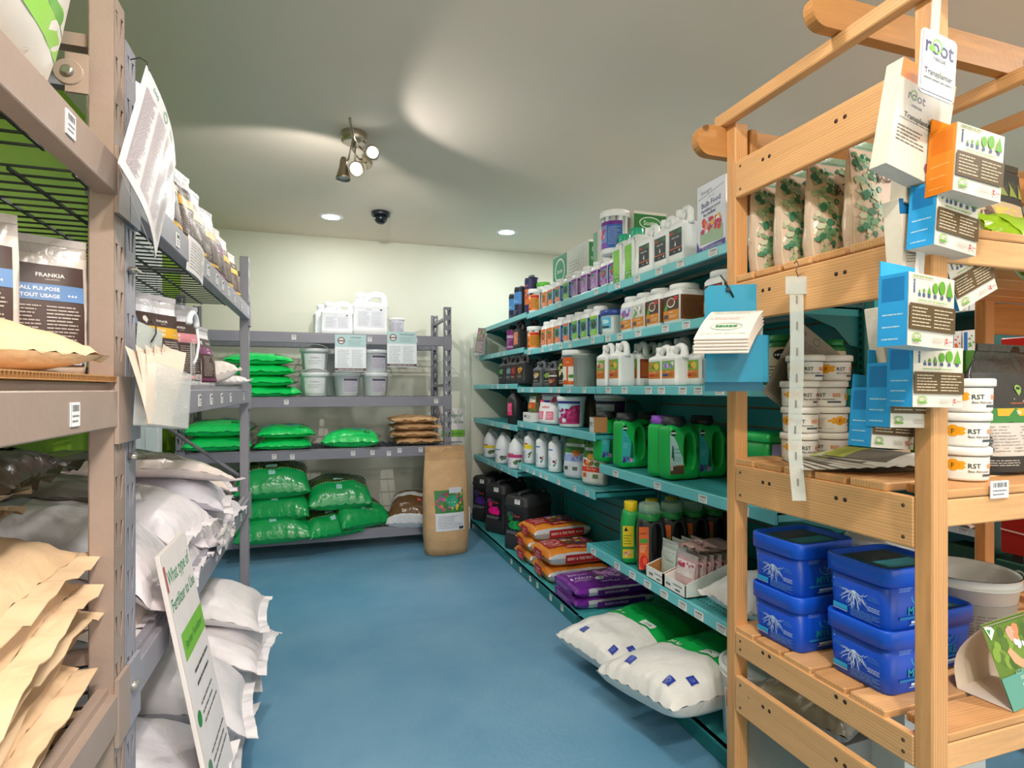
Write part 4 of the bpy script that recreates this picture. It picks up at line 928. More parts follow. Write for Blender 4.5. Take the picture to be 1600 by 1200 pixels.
# tall paper sack standing on the floor
def d_flow(w, h):
    P = Pr(w, h); P.rect(0, .0, 1, .44, '#d9dbe2'); P.rect(0, .44, 1, 1, '#3f7a3f'); P.blobs(0, .45, 1, 1, 46, ['#8a4a9c', '#c24a8a', '#d97a3a', '#e0b84a', '#3f8a3a', '#6a3a8a', '#b03a5a', '#5fae4a'], .04, .09)
    P.ell(.58, .72, .2, .2*w/h, '#2f9a78'); P.text('PRO', .58, .755, .05, '#e8f4ee', .3); P.text('GARDEN', .58, .70, .045, '#e8f4ee', .34); P.text('15-5-9', .58, .52, .05, '#2f6a4a', .4); P.rect(.5, .92, .95, 1.06, '#c9cbd4'); P.lines(.08, .06, .92, .38, 7, '#a9acb8', .35); P.rect(.78, .03, .95, .09, '#3a3a40'); return P
pouch((.855, 4.12, 0), .10, 'tall brown paper sack standing on the floor at the end of the back rack', None, .335, .20, .765, d_flow, None, '#cba47a', '#c29a70', seed=171, mat='kraft', name='paper_sack', cat='sack', topw=.90, lab_z=(.23, .60), lab_w=.64, plump=1.25, lean=-.03)
# the second guide board and dark floral bag in the corner
signboard((1.075, 4.93, .18), Euler((-.03, 0, 0)), 'white guide board standing in the corner behind the tall paper sack')
def d_flor(w, h): P = Pr(w, h, '#1e2a20'); P.blobs(0, .1, 1, .9, 16, ['#8a2a5a', '#c24a7a', '#3f6a3a', '#4a7a2f'], .06, .13); return P
pouch((1.06, 4.80, .20), .1, 'dark floral bag tucked in the corner beside the guide board', None, .16, .08, .36, d_flor, None, '#26332a', '#26332a', seed=172, name='floral_bag')
carton((1.08, 4.86, 0), 0, 'low white crate on the floor under the guide board and floral bag', None, .22, .26, .178, None, None, '#d9d9d4', name='crate', flaps=False)
# ------------------------------------------------------------------ goods on the teal shelving (they look to -X: rotation -90 degrees)
RX = -PI/2
def sp(px0, px1, X):       # middle and width along Y of what spans px0..px1 at plane X
    a, b = Yat(px0, X), Yat(px1, X); return (a+b)/2, abs(a-b)
def veg(top, bot, nm, cols, dark='#2f4a3a', sky='#5fa7b4'):
    def f(w, h):
        P = Pr(w, h, sky, hash(nm) % 97 if False else len(nm)+ord(nm[-1])); P.rect(0, 0, 1, .3, bot); P.rect(0, .84, 1, 1, top); P.ell(.5, .56, .36, .24, dark); P.blobs(.1, .34, .9, .8, 12, cols, .07, .16); P.ell(.3, .76, .26, .07, '#2f8a4a')
        P.text(nm.split('_')[-1].upper(), .5, .22, .09, '#f4efe6', .8); P.lines(.1, .05, .8, .15, 2, '#f4efe6', .35); return P
    f.__name__ = 'dv_'+nm; return f
def sideband(c, nm, tc='#dfe6f0'):
    def f(w, h): P = Pr(w, h, c); P.lines(.08, .1, .9, .85, 10, tc, .3); P.rect(0, .88, 1, 1, c); return P
    f.__name__ = 'ds_'+nm; return f
d_or = veg('#e0762f', '#e8743a', 'orange_tomato', ['#d93a2a', '#e06a2a', '#3f7a3a', '#c24a2a'], '#7a4a2a', '#d98a4a')
d_bo = veg('#e2764a', '#ea7a4a', 'blue_tree', ['#31504a', '#26423f', '#3f6a5a', '#54806f'])
d_gr = veg('#8fc93a', '#86d04a', 'green_lawn', ['#31503a', '#26422f', '#3f6a3a', '#6a8a5a'])
d_pu = veg('#8a3aa0', '#b084c4', 'purple_bloom', ['#b58ac8', '#a46ab8', '#6a9a5a', '#caa0d4'], '#a878bc', '#b090c4')
d_pf = veg('#8a3aa0', '#a45ab4', 'pink_flora', ['#d9506a', '#c23a4a', '#4a9a5a', '#e8a0b0'], '#7a5a8a', '#8a9fc8')
s_bl, s_pu, s_or = sideband('#2560a8', 'blue'), sideband('#7d2a8f', 'purp'), sideband('#d88a1e', 'oran', '#8a4a1a')
def d_round(w, h):
    P = Pr(w, h, '#e8823a'); P.rect(0, .75, .5, .9, '#f0c8a0'); P.rect(.5, .8, 1, .95, '#c92a1e'); P.blobs(.05, .2, .5, .7, 9, ['#d93a2a', '#f0a04a', '#5a8a3a'], .06, .1); P.rect(.52, .1, .98, .78, '#d98a1a'); P.lines(.55, .15, .95, .75, 8, '#6a3a1a', .35); P.rect(.05, .05, .48, .16, '#c92a2a'); return P
def d_bluebt(w, h):
    P = Pr(w, h, '#4a8fd0'); P.rect(0, 0, 1, .42, '#23264a'); P.rect(0, .9, 1, 1, '#16203a'); P.text('pH', .4, .72, .12, '#dfeaf6', .4); P.ell(.35, .3, .12, .12*w/h, '#e8e8f0'); P.lines(.1, .05, .8, .2, 3, '#8a8fb0', .35); P.lines(.1, .5, .8, .62, 3, '#cfe0f0', .35); return P
def d_purbt(w, h):
    P = Pr(w, h, '#e07a3a'); P.rect(0, .72, 1, 1, '#2a2a5e'); P.rect(0, 0, 1, .25, '#3a2a5a'); P.text('GROW', .5, .82, .1, '#e86a5a', .7); P.blobs(.1, .3, .9, .7, 9, ['#6a3a7a', '#e8b08a', '#c23a4a'], .07, .13); return P
# --- top shelf
z1A, z1B, z1C = 1.739, 1.724, 1.714
for px0, px1, dx, lab in ((802, 808, .12, 'blue bottle standing behind another at the far end of the top teal shelf'), (806, 823, .06, 'blue bottle with dark foot at the far end of the top teal shelf')):
    y, wd = sp(px0, px1, 1.37+dx); bottle((1.37+dx, y, z1A), RX, lab, 'bottles at the far end of the top shelf', .052, .235, d_bluebt, '#20242c', '#8a8f98', .38, .9, key='bb', caph=.07, z0=.04, z1=.86)
y, wd = sp(823, 839, 1.46); bottle((1.46, y, z1A+.0), RX, 'taller orange and indigo bottle behind the round orange tub of the top shelf', None, .052, .29, d_purbt, '#2a2a4e', '#6f7278', .4, .88, key='pb', caph=.06, z0=.03, z1=.86)
y, wd = sp(829, 842, 1.42); round_tub((1.42, y-.02, z1B), RX+.45, 'round white tub with orange and red label on the top teal shelf', 'round orange tubs', .048, .048, .165, d_round, key='ro', wd=.12, z0=.1, z1=.75, ribs=False, lidh=.03)
y, wd = sp(845, 856, 1.50); round_tub((1.52, y+.06, z1B), RX, 'white tub with bright green lid behind the small tubs of the top shelf', None, .05, .05, .235, None, lid='#5fc03a', key='gl', ribs=False, lidh=.03)
row1 = [(852, d_or, s_or, 'orange-labelled tub on the top shelf, next to the round orange one'), (862, d_bo, s_bl, 'first tub with a tree picture and orange bands on the top shelf'), (873, d_bo, s_bl, 'second tub with a tree picture and orange bands on the top shelf'),
    (886.5, d_gr, s_bl, 'tub with green bands and blue side on the top teal shelf'), (900, d_pu, s_pu, 'first of the three purple-labelled tubs on the top teal shelf'), (915, d_pu, s_pu, 'middle one of the three purple-labelled tubs on the top teal shelf'),
    (931.5, d_pu, s_pu, 'last of the three purple-labelled tubs, before the pink-flower tubs, top teal shelf'), (947.5, d_pf, s_bl, 'pink-flower tub with blue side on the top teal shelf'), (962, d_pf, s_bl, 'pink-flower tub half hidden by the first green spray-cap bottle')]
for i, (px, fd, sd, lab) in enumerate(row1):
    ycut = Yat(px, 1.39); rect_jar((1.44, ycut+.045, z1B if ycut > 2.5 else z1C), RX, lab, 'small square tubs on the top shelf', .086, .085, .158, fd, sd, key='sj')
def d_scot(w, h):
    P = Pr(w, h, '#e9e9e4'); P.rect(0, 0, .42, 1, '#3f9a72'); P.ring(.21, .72, .15, .15*w/h, .02, '#eef4ee'); P.text('Scotts', .21, .72, .1, '#eef4ee', .26); P.text('Turf Builder', .2, .45, .06, '#eef4ee', .34); P.text('Fertilizer', .2, .36, .06, '#eef4ee', .3); P.lines(.05, .12, .36, .3, 4, '#dfeee4', .35); P.lines(.48, .3, .72, .8, 9, '#c3c6c8', .3)
    for k in range(4): P.poly([(.74+.06*k, .1), (.76+.06*k, .1), (.755+.06*k, .95), (.75+.06*k, .95)], '#c6c6be')
    return P
def d_scot2(w, h):
    P = Pr(w, h, '#2f7a3a'); P.rect(0, 0, 1, .12, '#e9e6da'); P.rect(0, .965, 1, 1, '#e9e6da'); P.ring(.5, .85, .34, .085, .025, '#eef4ee'); P.ell(.5, .85, .31, .07, '#3d8f45'); P.text('Scotts', .5, .85, .085, '#eef4ee', .5); P.text('Turf Builder', .5, .70, .06, '#eef4ee', .8); P.text('Acidifier', .5, .62, .06, '#eef4ee', .6); P.lines(.15, .4, .85, .55, 4, '#cfe4d0', .3); P.lines(.15, .18, .85, .32, 3, '#cfe4d0', .3); return P
carton((1.60, 3.435, z1B+.002), RX, 'long white and green fertilizer box at the back of the top teal shelf', 'green and white fertilizer boxes', .57, .13, .375, d_scot, d_scot2, '#ebe9e2')
def d_scot3(w, h):
    P = Pr(w, h, '#e9e6dc'); P.rect(0, 0, .12, 1, '#8fc0a8')
    for k in range(5): P.poly([(.5+.09*k, .05), (.52+.09*k, .05), (.515+.09*k, .97), (.505+.09*k, .97)], '#a8a8a0')
    return P
carton((1.60, 2.80, z1B+.002), RX, 'white and green fertilizer box behind the white jugs of the top teal shelf', 'green and white fertilizer boxes', .46, .19, .375, d_scot3, d_scot2, '#e6e1d6')
y, wd = sp(940, 984, 1.50); yb = y
def d_bigj(w, h):
    P = Pr(w, h, '#2f62b0'); P.rect(0, .86, 1, 1, '#6a2a8a'); P.rect(0, 0, .48, .22, '#8a4ab0'); P.rect(0, .22, .48, .86, '#7a8fc0'); P.blobs(.03, .25, .46, .8, 10, ['#d9304a', '#c23a6a', '#3f9a5a', '#e8a0b0'], .05, .09); P.lines(.54, .12, .94, .8, 12, '#9fb4dc', .35); return P
y = Yat(961, 1.44)
round_tub((1.44, y, z1B+.159), RX+.5, 'big white jar with blue and purple label standing on the small tubs', None, .072, .072, .222, d_bigj, key='bj', wd=.16, z0=.12, z1=.74, ribs=False, lidh=.035)
def d_lawn(w, h): P = Pr(w, h, '#7fc64a'); P.lines(.1, .35, .9, .8, 8, '#a9dc7a', .3); P.rect(0, .0, 1, .24, '#5fae3a'); P.blobs(0, .02, 1, .26, 16, ['#1f9a62', '#e8f4e8', '#2f7a3a'], .05, .09); return P
for px0, px1, dx, lab in ((957, 975, .02, 'green and white bottle with teal cap, the one further back along the top shelf'), (976, 994, .0, 'green and white bottle with teal cap, next to the small white jug')):
    y, wd = sp(px0, px1, 1.39)
    side_handle((1.43, y, z1C), RX, lab, 'teal-capped bottles on the top shelf', .125, .07, .245, '#e9ecea', '#12a57e', d_lawn, 'tc', lid='cap', neckw=.42, name='bottle', lidh=.14, lab_box=(.03, .03, .52, .70), hole=(.22, .56, .10, .22))
def d_blk(w, h):
    P = Pr(w, h, '#3c4044'); P.rect(0, .78, 1, 1, '#3f5a4a'); P.rect(.05, .8, .3, .9, '#c23a2a'); P.ring(.85, .86, .1, .06, .02, '#5fae5a'); P.text('INSECTICIDE', .5, .66, .09, '#e8e8ea', .9); P.poly([(.44, .36), (.5, .54), (.56, .36), (.5, .28)], '#e8e8ea'); P.rect(0, .2, 1, .24, '#d9622f'); P.rect(0, 0, 1, .2, '#2c2f33'); P.text('1 L', .45, .1, .1, '#e8e8ea', .6); P.ell(.85, .1, .08, .05, '#c8c8cc'); return P
for px0, px1, lab, hh in ((993, 1014, 'white jug with black label, first from the teal-capped bottles', .225), (1018, 1039, 'white jug with black label in the middle of the three', .225), (1041, 1064, 'white jug with black label nearest the bulb food box', .235)):
    y, wd = sp(px0, px1, 1.39); f_jug((1.44, y, z1C), RX, lab, 'black-labelled white jugs', .108, .082, hh, d_blk, key='bl', body='#eef0f2')
f_jug((1.55, 1.98, z1C), RX, 'white jug behind the black-labelled ones, next to the bulb food box', None, .108, .08, .23, d_blk, key='bl', body='#e2e4e6')
def d_bulb(w, h):
    P = Pr(w, h, '#e4e5ef'); P.poly([(.05, .80), (.95, .90), (.95, .907), (.05, .808)], '#3a3f52'); P.text('Evergro', .34, .895, .075, '#3a4050', .5, .09, 0); P.text('2-11-11', .5, .80, .04, '#8a90a6', .3, .09); P.text('Bulb Food', .5, .715, .105, '#3b3f78', .8, .09); P.text('Fertilisant pour', .5, .63, .07, '#3b3f78', .8, .09); P.text('les bulbes', .45, .565, .07, '#3b3f78', .6, .09)
    P.rect(.12, .13, .92, .34, '#a4bf9f'); P.blobs(.12, .26, .9, .52, 34, ['#d94a3f', '#e8684a', '#e8b83a', '#e890a0', '#f0eef0', '#c23a6a', '#d93a2f'], .05, .085)
    P.poly([(0, 0), (1, 0), (1, .12), (.1, .08), (0, .2)], '#4a4796'); P.lines(.2, .04, .95, .085, 2, '#d6d6ee', .3); return P
y, wd = sp(1089, 1131, 1.39); carton((1.425, y, z1C), RX, 'white bulb food box with tulip picture beside the pine post', None, .165, .06, .262, d_bulb, None, '#e6e6ee', mat='gloss')
# --- second shelf
z2A, z2B, z2C = 1.489, 1.464, 1.461
def d_clr(w, h): P = Pr(w, h, '#8a2a7a'); P.rect(0, .6, 1, .75, '#d9b0d0'); P.rect(0, .1, 1, .2, '#c8a0c4'); P.lines(.1, .25, .9, .55, 4, '#d8a8d0', .3); return P
def d_sal(w, h): P = Pr(w, h, '#e08a6a'); P.blobs(.1, .2, .9, .9, 9, ['#d96a4a', '#f0b090', '#e8a07a'], .1, .2); return P
bottle((1.46, sp(791, 801, 1.43)[0], z2A), RX, 'black bottle with magenta label at the far end of the second teal shelf', None, .05, .215, d_clr, '#2a2226', '#2a2a2c', .5, .84, key='mg', z0=.08, z1=.8)
y, wd = sp(799, 818, 1.40); f_jug((1.43, y, z2A), RX, 'black jug with salmon label on the second teal shelf', 'black jugs on the second shelf', .125, .085, .215, d_sal, key='sal', body='#2b2a2c', cap='#1e1e20', mat='dull')
f_jug((1.47, y-.18, z2A), RX, 'plain black jug next to the salmon-labelled one', 'black jugs on the second shelf', .125, .085, .21, None, key='sal', body='#2b2a2c', cap='#1e1e20', mat='dull')
y, wd = sp(827, 842, 1.41); round_tub((1.42, y, z2B), RX+.5, 'round white tub with orange and red label on the second teal shelf', 'round orange tubs', .055, .055, .165, d_round, key='ro2', wd=.14, z0=.1, z1=.75, ribs=False, lidh=.03)
row2 = [(851, d_or, s_or, 'first orange-labelled square tub on the second teal shelf'), (861.5, d_or, s_or, 'second orange-labelled square tub on the second teal shelf'), (873.5, d_bo, s_bl, 'first tree-picture tub with orange bands on the second teal shelf'), (887, d_bo, s_bl, 'second tree-picture tub with orange bands on the second teal shelf'),
    (901, d_gr, s_bl, 'first green-banded tub on the second teal shelf'), (915.5, d_gr, s_bl, 'second green-banded tub on the second teal shelf'), (932.5, d_gr, s_bl, 'third green-banded tub, wider, beside the blue-lidded tub')]
for i, (px, fd, sd, lab) in enumerate(row2):
    ycut = Yat(px, 1.37); w_ = .090 if i < 6 else .10
    rect_jar((1.425, ycut+w_/2+.003, z2B), RX, lab, 'small square tubs on the second shelf', w_, .095, .17, fd, sd, key='sj2')
round_tub((1.56, Yat(944, 1.56), z2B), RX, 'big white jar with wide lid behind the green-banded tubs', None, .095, .095, .215, None, key='wj2', ribs=False, lidh=.03, body='#e4e5e6')
round_tub((1.60, Yat(868, 1.60), z2B), RX, 'white tub with orange lid at the back of the second teal shelf', None, .06, .06, .20, None, lid='#d9602a', key='ol', ribs=False, lidh=.03)
def d_ice(w, h): P = Pr(w, h, '#dfe6ea'); P.rect(.05, .25, .85, 1, '#5fb8d8'); P.ell(.45, .7, .3, .14, '#b8e4f0'); P.rect(.3, .3, .75, .42, '#2a3a4a'); P.rect(0, 0, .3, .8, '#6a9a6a'); return P
y, wd = sp(934, 964, 1.40); round_tub((1.44, y, z2C if y < 2.6 else z2B), RX+.3, 'white tub with dark blue lid on the second teal shelf', None, .064, .068, .135, d_ice, lid='#28489a', key='bl2', wd=.10, z0=.12, z1=.72, lidh=.03)
def ev(c, nm, im):
    def f(w, h):
        P = Pr(w, h, c); P.rect(0, 0, 1, .42, '#d98a2c')
        if im == 'bowl': P.rect(0, .42, 1, 1, '#4a3020'); P.ell(.5, .72, .27, .2, '#f0ece4'); P.ell(.5, .73, .22, .16, '#6b4024'); P.rect(.68, .8, .95, .95, '#c9382f')
        else: P.blobs(.02, .44, .98, .98, 14, im, .1, .2)
        P.poly([(.05, .44), (.2, .7), (.3, .5), (.2, .42)], '#5fb04a'); P.text(nm, .5, .33, .07, '#f6efe2', .8); P.rect(.06, .08, .34, .24, '#5a4a5a'); P.lines(.42, .1, .9, .22, 2, '#f6e6c8', .35); return P
    f.__name__ = 'dev_'+nm; return f
e1, e2, e3 = ev('#cfd2e8', 'BONE MEAL', ['#6a6fc0', '#8a90d8', '#e8e8f4', '#b04a8a']), ev('#d6d4d2', 'BLOOD MEAL', ['#e8e6e4', '#bdbab8', '#f4f2f0', '#8a9a7a']), ev('#4a3020', 'GARDEN', 'bowl')
s_br = sideband('#7a4f30', 'brn', '#4a2f1c')
for px0, px1, w_, dp, hh, fd, lab in ((965, 984, .112, .1, .172, e1, 'square jar with blue flower label, first of the big orange-footed jars'), (985, 1004, .112, .1, .172, e2, 'square jar with white flower label among the orange-footed jars'), (1006, 1027, .112, .1, .172, e3, 'square jar with brown bowl label beside the white-flower one'), (1033, 1059, .125, .13, .168, e3, 'largest square jar with bowl label and brown side on the second teal shelf')):
    ycut = Yat(px1, 1.37); rect_jar((1.37+dp/2+.01, ycut+w_/2, z2C), RX, lab, 'orange-footed square jars', w_, dp, hh, fd, s_br, lidr=.42, key='ev')
rect_jar((1.45, 1.80, z2C), RX, 'square jar with bowl label half hidden by the teal plate', 'orange-footed square jars', .12, .12, .175, e3, s_br, lidr=.42, key='ev')
rect_jar((1.57, 1.98, z2C), RX, 'square jar at the back behind the largest bowl-label jar', 'orange-footed square jars', .11, .1, .18, e3, s_br, lidr=.42, key='ev')
# --- third shelf (eye level)
z3A, z3B, z3C = 1.229, 1.204, 1.204
def lab3(c, nm, cs):
    def f(w, h): P = Pr(w, h, c); P.blobs(.05, .3, .95, .98, 10, cs, .1, .22); P.lines(.1, .06, .8, .24, 2, '#b9b9b9', .35); return P
    f.__name__ = 'd3_'+nm; return f
g_grn, g_blu, g_red, g_yel = lab3('#2a322c', 'grn', ['#5a9a5a', '#7ab070']), lab3('#3a4048', 'blu', ['#6f90a8', '#8fb0c4']), lab3('#6a2422', 'red', ['#a83a34', '#c85a4a']), lab3('#3a3022', 'yel', ['#d9a03a', '#e8c05a', '#c2702a'])
for px0, px1, X, fd, lab in ((777, 789, 1.36, g_grn, 'black jug with green label on the eye-level teal shelf'), (790, 799, 1.36, g_blu, 'black jug with grey-blue label on the eye-level teal shelf'), (797, 806, 1.37, g_red, 'black jug with dark red label on the eye-level teal shelf'), (806, 819, 1.355, g_yel, 'black jug with yellow label on the eye-level teal shelf')):
    y, wd = sp(px0, px1, X-.04); f_jug((X, y, z3A), RX+.1, lab, 'black jugs on the eye-level shelf', .115, .085, .205, fd, key='b3', body='#323236', cap='#1c1c1e', mat='dull')
for px0, px1, X, fd, hh, lab in ((828, 847, 1.36, lab3('#2a2620', 'gy1', ['#d9a03a', '#5a6a3a', '#b8b0a0']), .165, 'grey jug with small photo label, eye-level teal shelf'), (846, 862, 1.40, lab3('#2a2a26', 'gy2', ['#7a9a3a', '#9a9a90']), .16, 'grey jug half behind the small dark bottle, eye-level teal shelf'), (862, 872, 1.44, g_grn, .17, 'grey jug at the back of the eye-level shelf beside the orange tub')):
    y, wd = sp(px0, px1, X-.04); f_jug((X, y, z3B), RX+.15, lab, 'grey jugs on the eye-level shelf', .11, .08, hh, fd, key='g3', body='#53575c', cap='#3a3d42', mat='dull')
for X, px, lab in ((1.46, 834, 'grey jug in the second row behind the small photo label jug'), (1.47, 852, 'grey jug in the second row of the eye-level teal shelf')):
    f_jug((X, Yat(px, X), z3B), RX+.15, lab, 'grey jugs on the eye-level shelf', .11, .08, .2, None, key='g3', body='#4a4e53', cap='#33363a', mat='dull')
def d_cof(w, h): P = Pr(w, h, '#3a2420'); P.rect(0, .78, 1, .92, '#c8c4c0'); P.blobs(.1, .1, .9, .7, 8, ['#8a4a34', '#6a3428', '#b07a5a'], .1, .2); return P
bottle((1.345, sp(855, 866, 1.32)[0], z3B), RX+.3, 'small dark bottle with brown label at the eye-level shelf edge', None, .034, .11, d_cof, '#3a302c', '#8a8a8a', .6, .84, key='cf')
bottle((1.39, Yat(875, 1.36), z3B), RX+.3, 'slim dark bottle with green picture label beside the orange tub', None, .034, .185, lab3('#2a2a20', 'lem', ['#b8c84a', '#6a8a2a', '#d8d8a0']), '#2a2a26', '#9a9a98', .5, .86, key='lm', z0=.05, z1=.86)
def d_orb(w, h): P = Pr(w, h, '#d9622a'); P.text('Fruits', .5, .82, .07, '#f4e4d8', .6); P.rect(.05, .12, .45, .66, '#eae4dc'); P.rect(.52, .12, .75, .66, '#eae4dc'); P.ell(.22, .3, .1, .07, '#4a8a3a'); P.ell(.62, .3, .1, .07, '#4a8a3a'); P.blobs(.02, .0, .98, .16, 12, ['#e8862a', '#f0a83a', '#d95a2a'], .05, .08); P.rect(.8, 0, 1, 1, '#e8e4e2'); P.lines(.82, .1, .98, .8, 10, '#a8a0a0', .35); return P
y, wd = sp(880, 905, 1.36); round_tub((1.395, y, z3B), RX+.45, 'white canister with orange fruit label on the eye-level teal shelf', None, .078, .08, .21, d_orb, key='or3', wd=.20, z0=.06, z1=.8, ribs=False, lidh=.03)
for X, px, hh, lab in ((1.40, 913, .185, 'front clear plastic tub on the eye-level teal shelf'), (1.52, 921, .215, 'taller clear plastic tub at the back of the eye-level teal shelf')):
    round_tub((X, Yat(px, X), z3B), RX, lab, 'clear tubs on the eye-level shelf', .06, .064, hh, None, body='#dfe4e4', lid='#e4e8e8', key='cl3', mat='frost')
def d_gr3(w, h): P = Pr(w, h, '#1f8a4a'); P.lines(.1, .1, .9, .9, 6, '#bfe0c8', .3); P.text('LAWN', .5, .5, .2, '#e8f4e8', .8); return P
carton((1.41, 2.655, z3B), RX, 'green printed carton between the clear tubs and the white jugs', None, .075, .11, .125, d_gr3, d_gr3, '#1f8a4a', flaps=False)
def fru(nm, cs, bb):
    def f(w, h): P = Pr(w, h, '#d98436'); P.rect(0, .46, 1, 1, '#7fae4a'); P.blobs(.02, .48, .98, .99, 14, cs, .1, .2); P.text('ORGANIC', .5, .38, .08, '#f4e6cc', .8); P.rect(.08, .12, .5, .26, bb); P.lines(.56, .1, .92, .3, 3, '#8a4a1a', .3); return P
    f.__name__ = 'dfr_'+nm; return f
f_tom, f_ber, f_flo = fru('tom', ['#d9342a', '#e85a3a', '#8ac04a', '#4a8a2a', '#e8c84a'], '#c9302a'), fru('ber', ['#c9303a', '#e8e0e0', '#8ac04a', '#d94a5a', '#f0b0a0'], '#d9622a'), fru('flo', ['#b0a0d0', '#e8e4ec', '#6fae4a', '#8a8ab8'], '#2f4a8a')
s_frt = sideband('#8a3a20', 'frt', '#d98436')
for px0, px1, X, fd, sd, sc, lab in ((932, 950, 1.345, f_ber, None, 1, 'white jug with berry label, first from the clear tubs on the eye-level shelf'), (952, 971, 1.345, f_tom, None, 1, 'white jug with tomato label standing full height in front at eye level'),
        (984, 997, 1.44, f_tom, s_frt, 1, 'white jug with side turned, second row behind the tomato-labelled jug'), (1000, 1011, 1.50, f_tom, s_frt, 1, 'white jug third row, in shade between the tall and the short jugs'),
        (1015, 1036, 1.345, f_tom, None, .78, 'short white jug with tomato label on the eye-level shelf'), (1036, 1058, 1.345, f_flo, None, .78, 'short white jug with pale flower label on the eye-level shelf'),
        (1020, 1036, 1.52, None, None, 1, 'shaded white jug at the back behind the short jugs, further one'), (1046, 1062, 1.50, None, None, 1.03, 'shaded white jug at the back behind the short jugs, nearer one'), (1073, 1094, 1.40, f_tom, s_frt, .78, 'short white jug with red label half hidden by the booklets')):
    y, wd = sp(px0, px1, X-.035); f_jug((X, y, z3C), RX, lab, 'white jugs on the eye-level shelf', .108, .088, .205*sc, fd, sd, key='w3', body='#eef0f1' if fd else '#c9c7c2')  # unlabelled jugs at the back get a greyer body, shade painted in
def d_mg(w, h): P = Pr(w, h, '#d8c8a4'); P.ell(.5, .78, .24, .17, '#1a1f1c'); P.rect(.3, .75, .7, .81, '#e8ece8'); P.lines(.15, .1, .85, .5, 4, '#8a6a3a', .35); return P
for X, Y, lab, sc in ((1.40, 1.47, 'green jar with beige label behind the teal booklet holder', 1.1), (1.56, 1.50, 'left of two dark green jars at the back near the pine rack', 1), (1.57, 1.435, 'right of two dark green jars at the back near the pine rack', 1)):
    bottle((X, Y, z3C), RX+.9, lab, 'green jars on the eye-level shelf', .034*sc*1.15 if X > 1.5 else .05, .145*sc, d_mg, '#1f7a3a', '#1f8a44', .72, .8, key='mj%d' % (X > 1.5), caph=.14, z0=.06, z1=.74, name='jar')
# --- fourth shelf
z4A, z4B, z4C = .934, .969, .814
def d_pinkb(w, h): P = Pr(w, h, '#d93a72'); P.lines(.1, .3, .9, .9, 5, '#f0b0c8', .35); return P
y, wd = sp(790, 806, 1.32); bottle((1.355, y, z4A), RX+.3, 'tall black bottle with pink label on the fourth teal shelf', None, .056, .25, d_pinkb, '#2c2a2c', '#222224', .5, .72, key='pk', z0=.25, z1=.62, wd=.06)
bottle((1.45, Yat(811, 1.43), z4A), RX+.3, 'grey bottle behind the pink-labelled black bottle', None, .05, .2, None, '#5a5660', '#4a4850', .5, .75, key='pk2')
def d_tomb(w, h): P = Pr(w, h, '#5a7a3a'); P.rect(.05, .42, .95, .72, '#ece6de'); P.text('oes', .5, .57, .2, '#c9302a', .8); P.rect(.05, .1, .95, .42, '#c9582a'); P.blobs(.05, .1, .95, .4, 8, ['#d9442a', '#8a2a1a', '#e8a04a'], .08, .15); return P
def d_cwt(w, h): P = Pr(w, h, '#e8e8e8'); P.rect(.15, .45, .35, .7, '#333'); P.lines(.42, .35, .85, .75, 2, '#777', .35); return P
y, wd = sp(815, 836, 1.32); carton((1.38, y, z4B), RX, 'small white display carton under the tomato food bag', None, .17, .13, .062, d_cwt, None, '#e9e9e7', flaps=False)
pouch((1.38, y, z4B+.063), RX, 'brown-green tomato food bag standing in the white display carton', None, .16, .09, .185, d_tomb, None, '#6b5a38', '#8a6a3a', seed=201, name='tomato_food_bag')
def d_nob(w, h): P = Pr(w, h, '#ece6ea'); P.rect(0, .78, 1, 1, '#e0567a'); P.blobs(.1, .76, .9, 1, 6, ['#d93a62', '#f0a0b8'], .1, .16); P.text('nobilobr', .5, .6, .16, '#c9302a', 1.0); P.rect(.04, .1, .42, .42, '#dc6a88'); P.rect(.58, .1, .96, .42, '#dc6a88'); P.lines(.08, .14, .38, .38, 4, '#f4d8e0', .35); P.lines(.62, .14, .92, .38, 4, '#f4d8e0', .35); return P
y, wd = sp(836, 860, 1.33); pouch((1.385, y-.005, z4B), RX+.25, 'white and pink fertilizer bag beside the berry tubs', None, .2, .09, .215, d_nob, None, '#e8dfe4', '#d9486e', seed=202, name='fertilizer_bag', plump=1.1)
def d_berry(w, h):
    P = Pr(w, h, '#bfe0ec'); P.rect(0, .9, 1, 1, '#2a2a8a'); P.poly([(0, .0), (1, 0), (1, .85), (.75, .8), (.55, .5), (.3, .25), (0, .2)], '#b8286a'); P.blobs(.3, .2, 1, .85, 16, ['#8a1a5a', '#d94a8a', '#5a1a4a', '#c23a7a'], .04, .08); P.text('acid', .25, .62, .14, '#3a5a9a', .35); P.ell(.5, .16, .07, .07*w/h, '#e8e0e8'); P.rect(.62, .1, 1, .24, '#a01a5a'); return P
for px0, px1, X, lab in ((858, 880, 1.43, 'bucket with magenta berry label, the one further back'), (876, 912, 1.40, 'bucket with magenta berry label in front on the fourth shelf')):
    y, wd = sp(px0, px1, X); round_tub((X, y, z4B), RX+.5, lab, 'berry buckets', .072, .083, .178, d_berry, key='be', wd=.19, z0=.1, z1=.84, name='bucket', cat='bucket', lidh=.02)
pillow((1.56, 3.2, z4B), (0, 0, .2), 'brown packet lying behind the berry buckets', None, .2, .3, .2, lambda u, v, tp: '#6a5048', 203, name='brown_packet', nu=16, nv=16)
carton((1.345, Yat(931, 1.33), z4B), RX-.2, 'small brown cardboard box at the end of the fourth shelf', None, .085, .07, .075, d_cwt, None, '#b98552', flaps=True)
